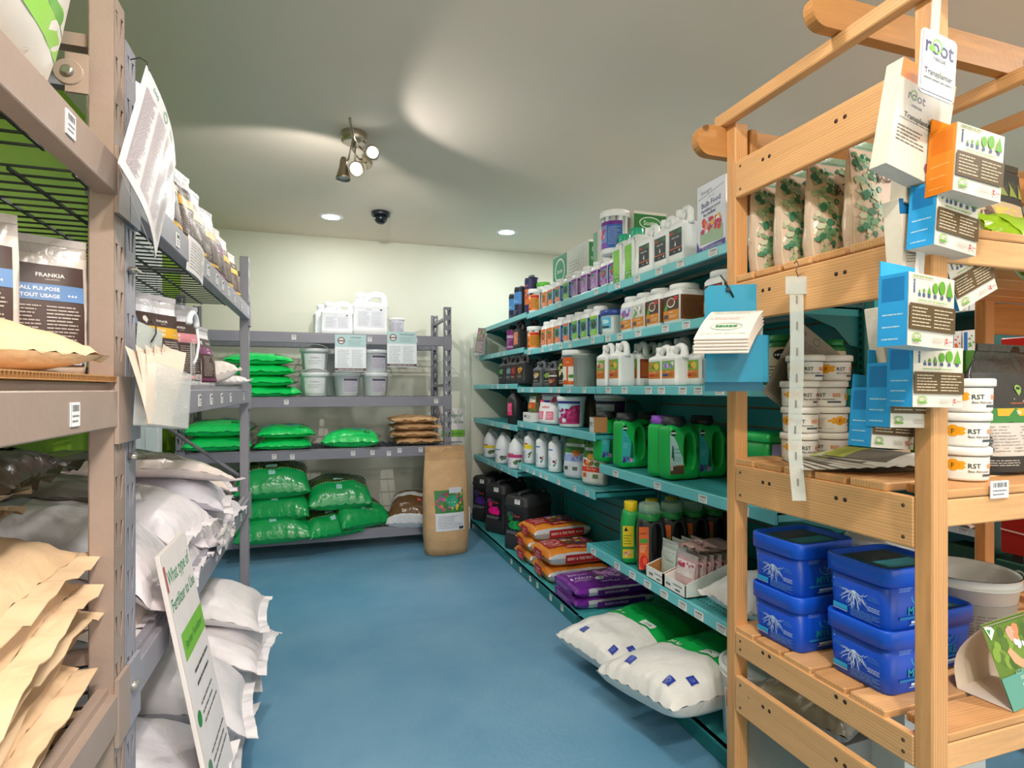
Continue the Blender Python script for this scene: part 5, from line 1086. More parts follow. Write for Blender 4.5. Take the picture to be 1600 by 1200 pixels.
def d_cat(w, h): P = Pr(w, h, '#b8bcc2'); P.rect(0, .88, 1, 1, '#2a2244'); P.rect(.7, 0, 1, .88, '#4a2a5a'); P.text("Jack's", .32, .72, .15, '#22242c', .5); P.text('grower', .36, .48, .15, '#22242c', .6); P.text('10-30-20', .32, .24, .13, '#22242c', .55); P.lines(.1, .04, .6, .14, 2, '#55585f', .35); return P
round_tub((1.52, Yat(955, 1.52), z4B), RX+.7, 'white bucket with black lettering and wire bail behind the green jugs', None, .075, .088, .19, d_cat, body='#d3d6d6', key='ct', wd=.22, z0=.08, z1=.82, name='bucket', cat='bucket', handle=True, hang=-.95)
def d_mgl(w, h, pic=0):
    P = Pr(w, h); P.poly([(0, .02), (.0, .9), (.25, .86), (.55, .66), (.75, .46), (1, .3), (1, 0)], '#3fb8c0'); P.ell(.24, .9, .2, .2*w/h*.95, '#16211c'); P.poly([(.04, .9), (.44, .9), (.24, .99)], '#16211c'); P.rect(.06, .875, .42, .915, '#e6ece8'); P.text('Shake', .3, .66, .055, '#2a8f9a', .5); P.text('n Feed', .3, .58, .055, '#2a8f9a', .5)
    P.lines(.1, .38, .5, .52, 3, '#8fdce0', .3); P.poly([(.62, .12), (.95, .12), (.85, .5), (.78, .58), (.7, .4)], '#24684a'); P.blobs(0, .0, .62, .22, 16, ['#5a3aa8', '#7a4ac8', '#4a2a90'], .06, .1); P.blobs(.55, .0, .95, .15, 6, ['#e890b8', '#f0b8d0'], .07, .1); return P
def d_mgr(w, h):
    P = Pr(w, h); P.poly([(0, .02), (.0, .9), (.25, .86), (.55, .66), (.75, .46), (1, .3), (1, 0)], '#bfe2e6'); P.ell(.24, .92, .2, .2*w/h*.95, '#16211c'); P.rect(.06, .9, .42, .94, '#e6ece8'); P.text('Shake', .5, .56, .055, '#2a7f9a', .5); P.text("'n Feed", .5, .48, .055, '#2a7f9a', .55); P.lines(.3, .28, .9, .4, 3, '#6fae9a', .3)
    P.poly([(.08, .3), (.3, .3), (.25, .6), (.15, .66)], '#24684a'); P.rect(0, 0, 1, .18, '#6a4a34'); P.rect(.02, .08, .2, .36, '#d8d4d0'); P.rect(.4, .18, 1, .2, '#c9862a'); return P
JG = '#13b04e'
for px, X, r, lc, des, lab in ((938, 1.335, .05, '#34363a', d_mgl, 'green shaker jug with black lid at the far end of the row, teal label'), (971, 1.335, .0, '#34363a', d_mgl, 'green shaker jug with black lid and teal label in front'), (1024, 1.34, .55, '#8a4ac0', d_mgr, 'green shaker jug with purple lid between the black-lidded ones'),
        (1046, 1.345, .0, '#34363a', d_mgr, 'largest green shaker jug in front, pale label with orange line'), (1006, 1.50, .0, '#2a2a2c', d_mgl, 'green shaker jug in shade behind the second one of the front row'), (1092, 1.50, .0, '#2c2625', d_mgl, 'green shaker jug at the right rear of the row, beside the pine post')):
    Y = Yat(px, X)+.055; big = .155 if px in (971, 938, 1046) else .15
    side_handle((X+big/2, Y-.005, z4C), r*1.0, lab, 'green shaker jugs', big, .095, .262, JG, lc, des, 'mg', neckw=.66, lidh=.13, lab_box=(.03, .1, .46, .80), hole=(.135, .45, .165, .29))
def d_lil(w, h): P = Pr(w, h, '#c3aee0'); P.text('MULTI', .55, .72, .12, '#4a3a6a', .6); P.rect(.3, .45, .7, .52, '#333'); P.blobs(.02, .0, .98, .35, 9, ['#e8642a', '#7a3ab0', '#f0a83a', '#c23a8a'], .1, .18); return P
def greentub(loc, lab):
    t = thing('plastic_tub', lab, 'tub', loc, 0, 'square green tubs')
    ob('body', lambda: MB().loft([rr(.13, .12, .02, 0), rr(.145, .135, .022, .10)], '#16a04a', True), 'plastic', t, key='gtb')
    ob('lid', lambda: MB().loft([rr(.15, .14, .022, .088), rr(.156, .146, .022, .09), rr(.156, .146, .022, .112), rr(.14, .13, .022, .116)], '#1fb85a', True), 'plastic', t, key='gtl')
    label_part(t, 'gtp', lambda: [(d_lil(.11, .07), plane((-.055, -.0665, .012), (1, 0, 0), (0, -.08, 1)), 1)])
greentub((1.42, 1.535, z4C), 'lower square green tub with lilac label beside the pine post'); greentub((1.415, 1.54, z4C+.117), 'upper square green tub with lilac label beside the pine post')
# --- fifth shelf
z5A, z5B, z5C = .604, .674, .424
def w5(nm, c1, c2, cs):
    def f(w, h): P = Pr(w, h, '#e6e6ee'); P.rect(0, .62, 1, .85, c1); P.rect(.1, .86, .6, .93, c2); P.blobs(.55, .05, .98, .55, 7, cs, .06, .12); P.lines(.08, .1, .5, .55, 6, '#a9a9b4', .35); return P
    f.__name__ = 'd5_'+nm; return f
w_y, w_m, w_p = w5('y', '#e8d83a', '#c93a2a', ['#5a7a4a', '#3a3a2a']), w5('m', '#e6e6ee', '#4a7ab0', ['#3a2a2a', '#c94a3a', '#5a9a3a', '#6a3a8a', '#3a7aa0']), w5('p', '#c83a7a', '#c93a2a', ['#5a7a4a', '#3a3a2a'])
def gal(loc, rot, lab, des, sc=1):
    t = thing('jug', lab, 'jug', loc, rot, 'white round-shouldered jugs')
    r, h = .068*sc, .245*sc
    ob('body', lambda: MB().lathe([(r*.93, 0), (r, .005), (r, h*.52), (r*.97, h*.56), (r*.8, h*.72), (r*.5, h*.86), (r*.3, h*.92)], '#e9eaee', 24), 'plastic', t, key=('gal', sc))
    ob('handle', lambda: MB().tube([(r*.35, -.0, h*.87), (r*.62, -.0, h*.86), (r*.98, 0, h*.74), (r*1.0, 0, h*.6), (r*.92, 0, h*.53)], [r*.16, r*.17, r*.17, r*.17, r*.2], '#e9eaee', 8), 'plastic', t, key=('galh', sc))
    ob('cap', lambda: MB().lathe([(r*.32, h*.9), (r*.34, h*.91), (r*.33, h*.985), (r*.29, h)], '#b9b6b0', 16), 'plastic', t, key=('galc', sc))
    label_part(t, ('galp', des.__name__, sc), lambda: [(des(r*2.4, h*.42), cyl(r, h*.07, -PI/2, r*2.4), 12)])
for px, X, des, lab in ((768, 1.385, w_y, 'white jug with yellow stripe at the far end of the fifth teal shelf'), (780, 1.46, w_y, 'white jug behind the fruit-picture jug of the fifth teal shelf'), (787, 1.365, w_m, 'white jug with fruit-coloured figures on the fifth teal shelf'), (808, 1.372, w_p, 'white jug with magenta stripe at the edge of the fifth teal shelf')):
    gal((X, Yat(px, X), z5A), RX+.6, lab, des)
for px, X, des, lab in ((816, 1.44, w_p, 'white bottle with magenta stripe behind the first plain-capped bottle'), (829, 1.375, w_y, 'white bottle with yellow spot on the fifth teal shelf'), (848, 1.38, w_m, 'white bottle with a column of small fruits, further one'), (868, 1.385, w_m, 'white bottle with a column of small fruits, nearer one'), (881, 1.46, w_m, 'white bottle in shade beside the blue pouch'), (838, 1.48, w_y, 'white bottle in the second row, behind the yellow-spot one'), (858, 1.49, w_m, 'white bottle in the second row, behind the fruit-column ones')):
    bottle((X, Yat(px, X), z5B), RX+.6, lab, 'white bottles on the fifth shelf', .045, .222, des, '#e6e7ea', '#b4b2ac', .42, .76, key='wb5', wd=.08, z0=.1, z1=.68)
def d_blup(w, h): P = Pr(w, h, '#c8ccd8'); P.rect(0, .78, 1, 1, '#3f7a34'); P.ell(.65, .78, .22, .13, '#c86a2a'); P.rect(0, .5, 1, .74, '#8a9fc8'); P.blobs(.4, .45, 1, .72, 9, ['#4a5a9a', '#6a4a7a', '#7a8ac0'], .06, .1); P.text('Acid', .3, .47, .06, '#e8ecf4', .5); P.rect(.1, .2, .3, .32, '#4a4a3a'); P.rect(.55, .2, .8, .32, '#5a6a5a'); return P
def d_redp(w, h): P = Pr(w, h, '#dcd8d6'); P.rect(0, .78, 1, 1, '#3f7a34'); P.ell(.45, .82, .24, .13, '#d98a3a'); P.ell(.45, .82, .18, .09, '#e8b04a'); P.blobs(0, .48, 1, .74, 14, ['#d9442a', '#c9303a', '#e8a03a', '#8a5a2a', '#5a8a3a'], .07, .12); P.rect(0, .34, 1, .5, '#d9422a'); P.text('Transplanter', .5, .43, .07, '#f4ece8', .95); P.rect(.1, .16, .28, .3, '#d9622a'); P.rect(.6, .14, .85, .28, '#6a7a5a'); return P
for px, des, lab in ((895, d_blup, 'foil pouch with green top and blue flowers on the fifth teal shelf'), (925, d_redp, 'foil pouch with green top and red fruit band on the fifth teal shelf')):
    X = 1.385; pouch((X+.02, Yat(px, X), z5B), RX+.5, lab, 'stand-up plant food pouches', .155, .085, .225, des, None, '#cfd0d4', '#4a7a3a', seed=210+int(px), mat='foil', name='plant_food_pouch', topw=.8)
for X, Y, lab in ((1.30, 2.235, 'green bottle with yellow cap and yellow label at the front of its file'), (1.42, 2.255, 'second yellow-capped bottle of the file'), (1.53, 2.265, 'third yellow-capped bottle of the file'), (1.63, 2.265, 'rearmost yellow-capped bottle of the file')):
    def d_yl(w, h): P = Pr(w, h, '#e8c81e'); P.poly([(.1, .84), (.5, .84), (.3, .98)], '#1a1f1c'); P.rect(0, .28, 1, .36, '#2f8a3a'); P.blobs(.05, .0, .95, .28, 10, ['#d97a8a', '#e8c0a0', '#7a4a2a', '#e8c81e'], .1, .17); P.lines(.1, .42, .8, .76, 4, '#6a8a1a', .3); return P
    side_handle((X, Y, z5C), -.35, lab, 'yellow-capped bottles', .098, .07, .27, '#12a14c', '#e3c21a', d_yl, 'yc', lid='cap', neckw=.5, lidh=.13, lab_box=(.02, .1, .5, .62), hole=(.22, .50, .13, .25), name='bottle')
def d_or5(w, h): P = Pr(w, h, '#e0662a'); P.text('TOMATO', .42, .84, .08, '#3a2a1a', .75, PI/2*0); P.rect(.1, .62, .9, .72, '#4a9a3a'); P.lines(.1, .4, .8, .58, 4, '#f4d8b8', .3); P.ell(.5, .17, .45, .17, '#c9281e'); P.ell(.62, .2, .2, .09, '#e85a3a'); return P
for i, X in enumerate((1.315, 1.422, 1.529, 1.632)):
    side_handle((X, 2.105, z5C), -.35, ['front black bottle with orange tomato label and clear cap', 'second black bottle of the clear-capped file', 'third black bottle of the clear-capped file', 'rearmost black bottle of the clear-capped file'][i], 'clear-capped black bottles', .118, .085, .285, '#26272b', '#1f8a44', d_or5, 'bk5', lid='cup', neckw=.62, lidh=.20, lab_box=(.0, .06, .34, .68), hole=(.14, .45, .17, .27), name='bottle')
def tray(loc, lab, w, d):
    t = thing('display_tray', lab, 'box', loc, RX, 'white display trays')
    def bd():
        m = MB(); hl, hh, th = .048, .125, .003
        m.box((-w/2, -d/2, 0), (w/2, d/2, th), '#b98a5a'); m.box((-w/2, -d/2, 0), (w/2, -d/2+th, hl), '#efedea')
        m.box((-w/2, d/2-th, 0), (w/2, d/2, hh), '#efedea')
        for x in (-w/2, w/2-th):
            P = [(-d/2, 0), (d/2, 0), (d/2, hh), (-d/2, hl)]
            m.loft([[(x, a, c) for a, c in P], [(x+th, a, c) for a, c in P]], '#efedea')
        for x in (-w/2+th+.0002,): m.add([(x, -d/2+.004, .004), (x, d/2-.004, .004), (x, d/2-.004, hh-.002), (x, -d/2+.004, hl-.002)], [(0, 1, 2, 3)], '#b07a48')
        m.add([(-w/2+.004, d/2-th-.0003, .004), (w/2-.004, d/2-th-.0003, .004), (w/2-.004, d/2-th-.0003, hh-.002), (-w/2+.004, d/2-th-.0003, hh-.002)], [(0, 1, 2, 3)], '#b07a48'); return m
    ob('tray_body', bd, 'card', t, key=('tray', w, d))
    def d_ty(w_, h_): P = Pr(w_, h_); P.text('acta', .28, .5, .36, '#26262a', .22, 0, .03); P.text('PLANTFOOD', .68, .66, .2, '#44444a', .4); P.lines(.58, .2, .78, .4, 1, '#44444a', .6, 0); return P
    label_part(t, ('trayp', w), lambda: [(d_ty(w, .048), front(w, d, 0, -w/2), 1)])
tray((1.375, 2.105-.125, z5C), 'white display tray with clear packets, further from the camera', .135, .24)
tray((1.375, 1.855, z5C), 'white display tray with pink packets, nearer the camera', .15, .24)
def d_pkt(w, h): P = Pr(w, h, '#e6d6da'); P.blobs(.02, .7, .98, 1, 14, ['#c23a5a', '#d98aa0', '#b04a62'], .05, .1); P.lines(.08, .1, .9, .62, 9, '#c98a98', .3); P.rect(.1, .45, .9, .62, '#efe6ea'); return P
def d_pkt2(w, h): P = Pr(w, h, '#cfd8d4'); P.lines(.08, .1, .92, .9, 13, '#9fb0a8', .4); return P
for i in range(6):
    pouch((1.315+.034*i, 1.855-.004*(i % 2), z5C+.004), RX+.1, ['front pink and white packet standing in the nearer tray', 'second pink packet in the nearer tray', 'third pink packet in the nearer tray', 'fourth pink packet in the nearer tray', 'fifth pink packet in the nearer tray', 'rear pink packet in the nearer tray'][i], 'pink packets in the tray', .115, .028, .135, d_pkt, None, '#cfa4aa', '#bdb0b0', seed=230+i % 3, mat='film', name='seed_packet', key='pp%d' % (i % 3), lean=-.04)
for i in range(4):
    pouch((1.33+.045*i, 1.985, z5C+.004), RX+.05, ['front clear packet with pale green print in the further tray', 'second clear packet in the further tray', 'third clear packet in the further tray', 'rear clear packet in the further tray'][i], 'clear packets in the tray', .105, .03, .15, d_pkt2, None, '#b9c4c0', '#c8ccca', seed=240+i % 2, mat='film', name='seed_packet', key='cp%d' % (i % 2))
for i, (X, Y, rz) in enumerate(((1.40, 1.87, .2), (1.45, 1.85, -.2))):
    pillow((X, Y, z5C+.142+.012*i), (0, .1, rz), ['pink-labelled packet lying on top of the standing packets', 'brown shiny packet lying across the standing packets'][i], 'packets lying on the tray', .14, .12, .028, lambda u, v, tp: '#a88a84', 250+i, mat='film', flap=.012, name='seed_packet', prints=((-.5, -.7, .5, .7, d_pkt, 'y'),) if i == 0 else None, nu=16, nv=14)
pillow((1.46, 1.58, z5C), (0, .03, .1), 'white bag lying on the fifth teal shelf behind the pine post', None, .38, .26, .14, lambda u, v, tp: '#e2e0e0', 255, flap=.02, name='white_bag')
# --- base deck: three black canisters, orange, purple and salt bags
zd = BASEZ+.002
def can_d(nm, c, c2):
    def f(w, h):
        P = Pr(w, h); P.rect(.04, .0, .96, .95, '#1d1d21'); P.blobs(.05, .45, .5, .95, 9, ['#3a3a44', '#4a4a52', c2], .07, .13); P.blobs(.1, .18, .9, .6, 18, [c, c, c2], .1, .2); P.text('Roots', .62, .74, .11, '#e0483a', .55, .0, .02); P.lines(.06, .03, .94, .16, 3, '#a8a8ac', .35); return P
    f.__name__ = 'dcan_'+nm; return f
def canister(loc, rot, lab, des):
    t = thing('canister', lab, 'canister', loc, rot, 'black canisters on the base deck')
    w, d, h = .225, .30, .385; B = '#2d2d30'
    ob('body', lambda: MB().loft([rr(w*.96, d*.96, .03, 0), rr(w, d, .034, .008), rr(w, d, .034, .085), rr(w*.965, d*.97, .034, .10), rr(w*.965, d*.97, .034, .30), rr(w, d, .034, .308), rr(w, d, .034, .318), rr(w*.97, d*.98, .034, .325), rr(w*.96, d*.97, .036, .362), rr(w*.86, d*.9, .036, .378)], B, True), 'dull', t, key='canb')
    ob('handle', lambda: MB().tube([(0, -.11, .372), (0, -.09, .392), (0, 0, .398), (0, .06, .392), (0, .075, .372)], .014, B, 8), 'dull', t, key='canh')
    ob('cap', lambda: MB().lathe([(.026, .374), (.027, .376), (.026, .405), (.022, .408)], '#26262a', 18, (.045, .11)), 'dull', t, key='canc')
    label_part(t, ('canp', des.__name__), lambda: [(des(w*.78, .185), front(w*.965, d*.97, .105, -w*.39), 1)])
    ob('sticker', lambda: tagd(.05, .032).emit(MB(), plane((.0, -d*.485-.003, .326), (1, 0, 0), (0, .06, 1))), 'ink', t, key='cans')
for px, des, lab in ((761, can_d('v', '#5a2a9a', '#3a2a7a'), 'black canister with violet label, furthest along the base deck'), (784, can_d('m', '#ff1f9a', '#e01a80'), 'black canister with magenta label in the middle of the three'), (818, can_d('g', '#1fa050', '#0f7a3a'), 'black canister with green label, nearest of the three')):
    X = 1.40; canister((X, Yat(px+8, X), zd), RX+.50, lab, des)
ORG, RED = '#e0882f', '#b0222a'
def ocol(u, v, tp):
    if abs(v) > .96: return '#c9ccd0'
    return ORG
def d_otop(w, h):
    P = Pr(w, h); P.rect(.0, .22, .36, .98, RED); P.text('ORGANIC', .18, .84, .13, '#f4dcd4', .3); P.text('BERRY &', .18, .64, .12, '#f4dcd4', .3); P.text('FRUIT', .18, .48, .12, '#f4dcd4', .26); P.lines(.04, .28, .32, .38, 2, '#e8b8a8', .4)
    P.rect(.36, .30, 1, .98, '#6a3a3a'); P.blobs(.36, .30, 1, .98, 40, ['#4a3f9a', '#5a4ab0', '#7a4aa0', '#d9302a', '#9fc43a', '#5a8a2a', '#e8a83a', '#b82a4a', '#d8d0b8'], .035, .07); P.rect(.30, .04, 1, .2, RED); P.text('BERRY & TREE FRUIT 10-9-2', .64, .12, .1, '#f4dcd4', .64); return P
def d_oend(w, h): P = Pr(w, h, RED); P.text('10-4 KG', .5, .62, .26, '#f0dcd4', .8); P.lines(.15, .15, .85, .4, 2, '#e8b8a8', .35); return P
def d_oside(w, h): P = Pr(w, h, RED); P.text('BERRY & TREE FRUIT 10-9-2', .5, .5, .5, '#f0dcd4', .9); return P
def bagx(loc, rot, lab, grp, L, W, T, cf, seed, pr, name):
    return pillow(loc, rot, lab, grp, L, W, T, cf, seed, mat='film', name=name, prints=pr, low=.5, concave=.02, p=5, wr=.55, nu=30, nv=22)
opr = ((-.80, -.74, .55, .62, d_otop, '-y'), (.0, 0, .01, .01, d_oend, 'x'))
def endlabel(t, L, T, des, w, dz):      # print on the aisle end of a lying bag
    label_part(t, ('el', des.__name__, L, T), lambda: [(des(w, T*.62), plane((-L/2*.985-.012, w/2, T*.2), (0, -1, 0), (0, 0, 1)), 1)], name='end_panel')
def sidelabel(t, L, W, T, des):
    label_part(t, ('sl', des.__name__, L, T), lambda: [(des(L*.6, T*.5), plane((-L*.25, -W/2*.985-.012, T*.22), (1, 0, 0), (0, 0, 1)), 1)], name='side_panel')
for i, (Y, z, X, rz, ry, lab) in enumerate(((3.54, 0, 1.435, .03, 0, 'lowest orange bag of the three-bag stack'), (3.53, .085, 1.435, -.04, 0, 'middle orange bag of the three-bag stack'), (3.50, .17, 1.45, .03, -.02, 'top orange bag of the three-bag stack, fruit picture up'),
        (3.19, 0, 1.43, -.02, 0, 'lower orange bag of the two in front of the stack'), (3.19, .10, 1.425, .02, 0, 'upper orange bag of the two in front, next to the purple bags'))):
    tt = bagx((X, Y, zd+z), (0, ry, rz), lab, 'orange fertilizer bags', .40, .30, .095, ocol, 260+i, ((-.84, -.80, .84, .80, d_otop, 'x'),), 'orange_fertilizer_bag')
    endlabel(tt, .40, .095, d_oend, .12, 0); sidelabel(tt, .40, .30, .095, d_oside)
def pcol(u, v, tp): return '#c9ccd0' if v < -.955 and u > -.7 else '#7a2fa0'
def d_ptop(w, h):
    P = Pr(w, h, '#7a2fa0'); P.rect(.34, .26, 1, 1, '#6a4a6a'); P.blobs(.34, .26, 1, 1, 46, ['#d89ae4', '#c084d4', '#e4b8ea', '#b070c4', '#4a4a40', '#cf8fdc'], .045, .085); P.text('HOLLY', .17, .86, .11, '#e8d4f0', .28); P.text('RHODO', .17, .66, .12, '#f0e0f6', .3); P.text('& AZALEA', .17, .48, .12, '#f0e0f6', .32); P.lines(.03, .3, .3, .4, 2, '#d8b8e4', .4); P.ell(.40, .36, .06, .09, '#eef2ec'); P.ell(.40, .36, .038, .055, '#4a8a5a'); P.rect(.3, .05, 1, .2, '#5a1f80'); P.text('RHODO & AZALEA 10-12-8', .64, .125, .1, '#e8d8f0', .62); return P
def d_pside(w, h): P = Pr(w, h, '#5a1f80'); P.text('RHODO & AZALEA', .4, .5, .55, '#e0d0ea', .6); return P
def d_pend(w, h): P = Pr(w, h, '#6a2590'); P.lines(.1, .2, .9, .85, 3, '#b894c8', .35); return P
for i, (z, dy, lab) in enumerate(((0, 0, 'lower purple bag with flower picture on the base deck'), (.058, .005, 'upper purple bag with flower picture on the base deck'))):
    tt = bagx((1.445, 2.785+dy, zd+z), (0, 0, -.01+.02*i), lab, 'purple fertilizer bags', .46, .30, .058, pcol, 270+i, ((-.9, -.86, .9, .88, d_ptop, 'x'),), 'purple_fertilizer_bag')
    sidelabel(tt, .46, .30, .058, d_pside); endlabel(tt, .46, .058, d_pend, .22, 0)
def scol(u, v, tp):
    if tp and u > -.28: return '#0fae4c' if u < .30 else '#0c8440'
    return '#e2dfdc'
def d_k(w, h): P = Pr(w, h, '#e8efe8'); P.text('K+S', .5, .5, .62, '#1a2a20', .8, 0, .02); return P
def d_kg(w, h): P = Pr(w, h); P.text('25 kg', .5, .5, .7, '#e8f2ea', .95, 0, .02); return P
def d_ln(w, h): P = Pr(w, h); P.lines(.05, .05, .95, .95, 6, '#5fae7a', .16); return P
def d_bt(w, h): P = Pr(w, h, '#2a3a9a'); P.ell(.5, .5, .3, .3, '#5a68c0'); P.text('K', .5, .5, .5, '#1a2470', .5); return P
for i, (loc, rot, L, W, T, lab) in enumerate((((1.335, 2.19, .055), (.02, -.02, .22), .68, .38, .15, 'white salt sack with green band lying on the base deck, the one further back'), ((1.33, 1.75, .10), (-.12, .02, .16), .70, .40, .16, 'white salt sack with green band nearest the camera, leaning over the other'))):
    pillow(loc, rot, lab, 'white salt sacks', L, W, T, scol, 280+i, mat='sack', name='salt_sack', wr=1.1, low=.44, p=3.2, concave=.03, nu=36, nv=28, droop=0,
        prints=((-.24, -.62, -.12, -.26, d_k, '-y'), (-.24, .2, -.12, .66, d_kg, '-y'), (.3, -.7, .85, .7, d_ln, '-y'), (-.90, -.72, -.80, -.56, d_bt, '-y'), (-.88, .3, -.78, .46, d_bt, '-y'), (-.70, -.9, -.6, -.76, d_bt, '-y')))
def d_rb(w, h): P = Pr(w, h, '#ece8e6'); P.rect(.05, .55, .95, .95, '#c92a2a'); P.text('KIT', .5, .75, .3, '#f4ecec', .6); P.lines(.1, .08, .9, .48, 6, '#b04a4a', .35); return P
round_tub((1.345, 1.515, zd), RX+.7, 'white bucket with red label at the foot of the pine post', None, .105, .115, .235, d_rb, key='rb', wd=.20, z0=.12, z1=.72, name='bucket', cat='bucket')
# clear acrylic leaflet pocket at the far end of the second shelf
t = thing('leaflet_stand', 'clear acrylic leaflet stand at the far end of the second teal shelf', 'stand', (1.33, 4.93, z2A), RX+.4)
ob('pocket', MB().box((-.07, -.02, 0), (.07, -.017, .16), '#e4eae8').box((-.07, .02, 0), (.07, .023, .2), '#e4eae8').box((-.07, -.02, 0), (.07, .023, .003), '#e4eae8').box((-.07, -.02, 0), (-.067, .023, .17), '#e4eae8').box((.067, -.02, 0), (.07, .023, .17), '#e4eae8'), 'frost', t)
def d_fl(w, h): P = Pr(w, h, '#8a7a7a'); P.blobs(0, .5, 1, 1, 10, ['#c98aa0', '#8aa06a', '#d8b0c0', '#5a6a4a'], .1, .2); P.lines(.1, .05, .9, .45, 6, '#cfc8c4', .35); return P
sheet('leaflet', 'printed flower leaflet slanting in front of the clear leaflet stand', 'leaflet', (1.30, 4.74, z2A+.225), Euler((-.1, .12, RX+.5)), .10, .215, d_fl)
# ------------------------------------------------------------------ pine display rack at the end of the teal shelving
WD, WDL, WDD = '#d69c64', '#e0a972', '#c08548'
X0, X1, Y0, Y1 = 1.15, 2.74, .815, 1.4255       # left, right, near, far
PINE = thing('pine_display_rack', 'open pine display rack with slatted shelves beside the teal shelving', 'rack', (X0, Y0, 0))
def wb(name, lo, hi, ax, col=WD, key=None, ch=.003, label=None):
    c = Vector(lo)+(Vector(hi)-Vector(lo))/2; s = (Vector(hi)-Vector(lo))/2
    return ob(name, MB().box(tuple(-s), tuple(s), col, ch), 'wood'+ax, PINE, loc=tuple(c-Vector((X0, Y0, 0))), label=label)
PX, PY = .046, .038
for x in (X0, 2.22, X1-PX):
    for y in (Y0, Y1-PY): wb('post', (x, y, 0), (x+PX, y+PY, 1.975), 'z')
wb('post', (X0+.058, Y1-PY+.002, 1.72), (X0+.085, Y1+.03, 1.965), 'z', WDD)
RL = ((1.751, 1.858), (1.387, 1.500), (.862, .968), (.414, .478), (.245, .350))
for x in (X0-.0005, X1-.018):
    for z0, z1 in RL:
        r = wb('rail', (x, Y0+PY, z0), (x+.018, Y1-PY, z1), 'y', WDL)
        if x < 2:
            for y in (Y0+.06, Y1-.06):
                for dz in (.02, z1-z0-.02): ob('screw', lambda: MB().lathe([(.0, .0), (.004, .0), (.0042, -.001)], '#5a4630', 10, caps=(0, 0)).xf(Matrix.Rotation(-PI/2, 4, 'Y')), 'dull', r, loc=(-.0096, y-(Y0+Y1)/2, dz-(z1-z0)/2), key='screw')
            for y in (Y0+.20, Y0+.224, Y1-.15, Y1-.174): ob('peg_hole', lambda: MB().lathe([(.0, .0), (.0052, .0), (.0052, -.0006)], '#3a2414', 12, caps=(0, 0)).xf(Matrix.Rotation(-PI/2, 4, 'Y')), 'dull', r, loc=(-.0095, y-(Y0+Y1)/2, .018), key='peg')
LV = (1.522, .986, .492)
for z in LV:
    n = 6; pitch = (Y1-Y0-.01)/n
    for i in range(n):
        y = Y0+.004+i*pitch; near = i == 0
        wb('slat', (X0+.004 if not near else X0+PX+.002, y, z-.018), (X1-.004, y+pitch-.012, z+.001*(i % 2)), 'x', WDL if i % 2 else WD)
    wb('shelf_rail', (X0+PX, Y0+.004, z-.075), (X1-PX, Y0+.022, z-.02), 'x', WDL)
for z0, z1 in ((1.387, 1.500), (.862, .90)): wb('back_rail', (2.266, Y1-.03, z0), (X1-PX, Y1-.012, z1), 'x', WDD)
wb('back_rail', (2.266, Y1-.03, 1.27), (X1-PX, Y1-.012, 1.34), 'x', WDD)
# top: rounded crossbars and roof rails
def rounded(y, z0, z1, xl, xr):
    h = (z1-z0)/2; zc = (z0+z1)/2
    pts = [(xl+h-h*math.sin(a)*1.0, zc+h*math.cos(a)) for a in [PI*i/12 for i in range(13)]]+[(xr, z0), (xr, z1)]
    m = MB().prism(pts, -.014, .014, WDD)
    return ob('crossbar', m, 'woodx', PINE, loc=(-X0, y-Y0, 0))
rounded(Y1+.012, 1.885, 1.975, 1.045, X1+.1); rounded(1.02, 2.013, 2.09, 1.045, X1+.1)
for x in (X0-.022, 1.69, 1.96, 2.5): wb('roof_rail', (x, .35, 1.977), (x+.03, Y1+.03, 2.012), 'y', WDL)
price_tag(PINE, 1.345-X0, .001, .962, .055, .036)
# Azomite-like mineral bags
def d_min(w, h):
    P = Pr(w, h, '#d3bba6')
    P.blobs(0, 0, .34, 1, 120, ['#3f7a5a', '#6f9a72', '#9fb08a', '#2f6a4f', '#b8bfa0', '#7fae9a', '#c8c4a8'], .018, .05, 5); P.blobs(.3, .88, 1, 1, 44, ['#3f7a5a', '#6f9a72', '#2f6a4f', '#9fb08a'], .02, .05, 5); P.blobs(.3, .0, .5, .3, 22, ['#8fae8a', '#9fc0a8', '#6f9a8a'], .03, .06)
    P.text('AZOMITE', .6, .77, .17, '#5a4030', .74, 0, .004, .06); P.ring(.64, .45, .22, .22, .012, '#5a4030', 26); P.ell(.64, .45, .2, .2, '#b4835a', 22); P.text('ORGANIC MINERALS', .66, .19, .045, '#5a4030', .58); P.text('& TRACE ELEMENTS', .66, .13, .045, '#5a4030', .58); return P
for i, (Y, X, rz, lab) in enumerate(((1.375, 1.33, .0, 'rearmost mineral bag on the upper pine shelf, next to the post'), (1.285, 1.335, .02, 'second mineral bag from the pine post on the upper shelf'), (1.19, 1.35, -.02, 'third mineral bag from the pine post on the upper shelf'), (1.09, 1.37, .03, 'front mineral bag on the upper pine shelf, large lettering visible'))):
    pouch((X, Y, 1.524), rz, lab, 'mineral bags on the upper pine shelf', .27, .085, .285, d_min, None, '#cbb7a4', '#8aa88f', seed=300+i, name='mineral_bag', lab_w=.98, lab_z=(.02, .93), topw=.98, seal=.05)
def d_cas(w, h): P = Pr(w, h, '#2a2a26'); P.rect(0, .72, 1, .92, '#38362e'); [P.poly([(.06+.16*k, .74), (.2+.16*k, .74), (.13+.16*k, .9)], '#7f8a3a') for k in range(6)]; P.rect(.1, .1, .9, .66, '#b8a07a'); P.rect(.4, .1, .9, .6, '#d8b04a'); P.blobs(.1, .1, .4, .66, 6, ['#6a5040', '#3a2a20'], .08, .14); return P
pouch((1.86, 1.16, 1.524), .1, 'dark bag with a row of pale trees on the upper pine shelf', None, .34, .1, .34, d_cas, None, '#2d2c28', '#3a3a34', seed=310, name='soil_bag', lab_w=.95, lab_z=(.03, .93))
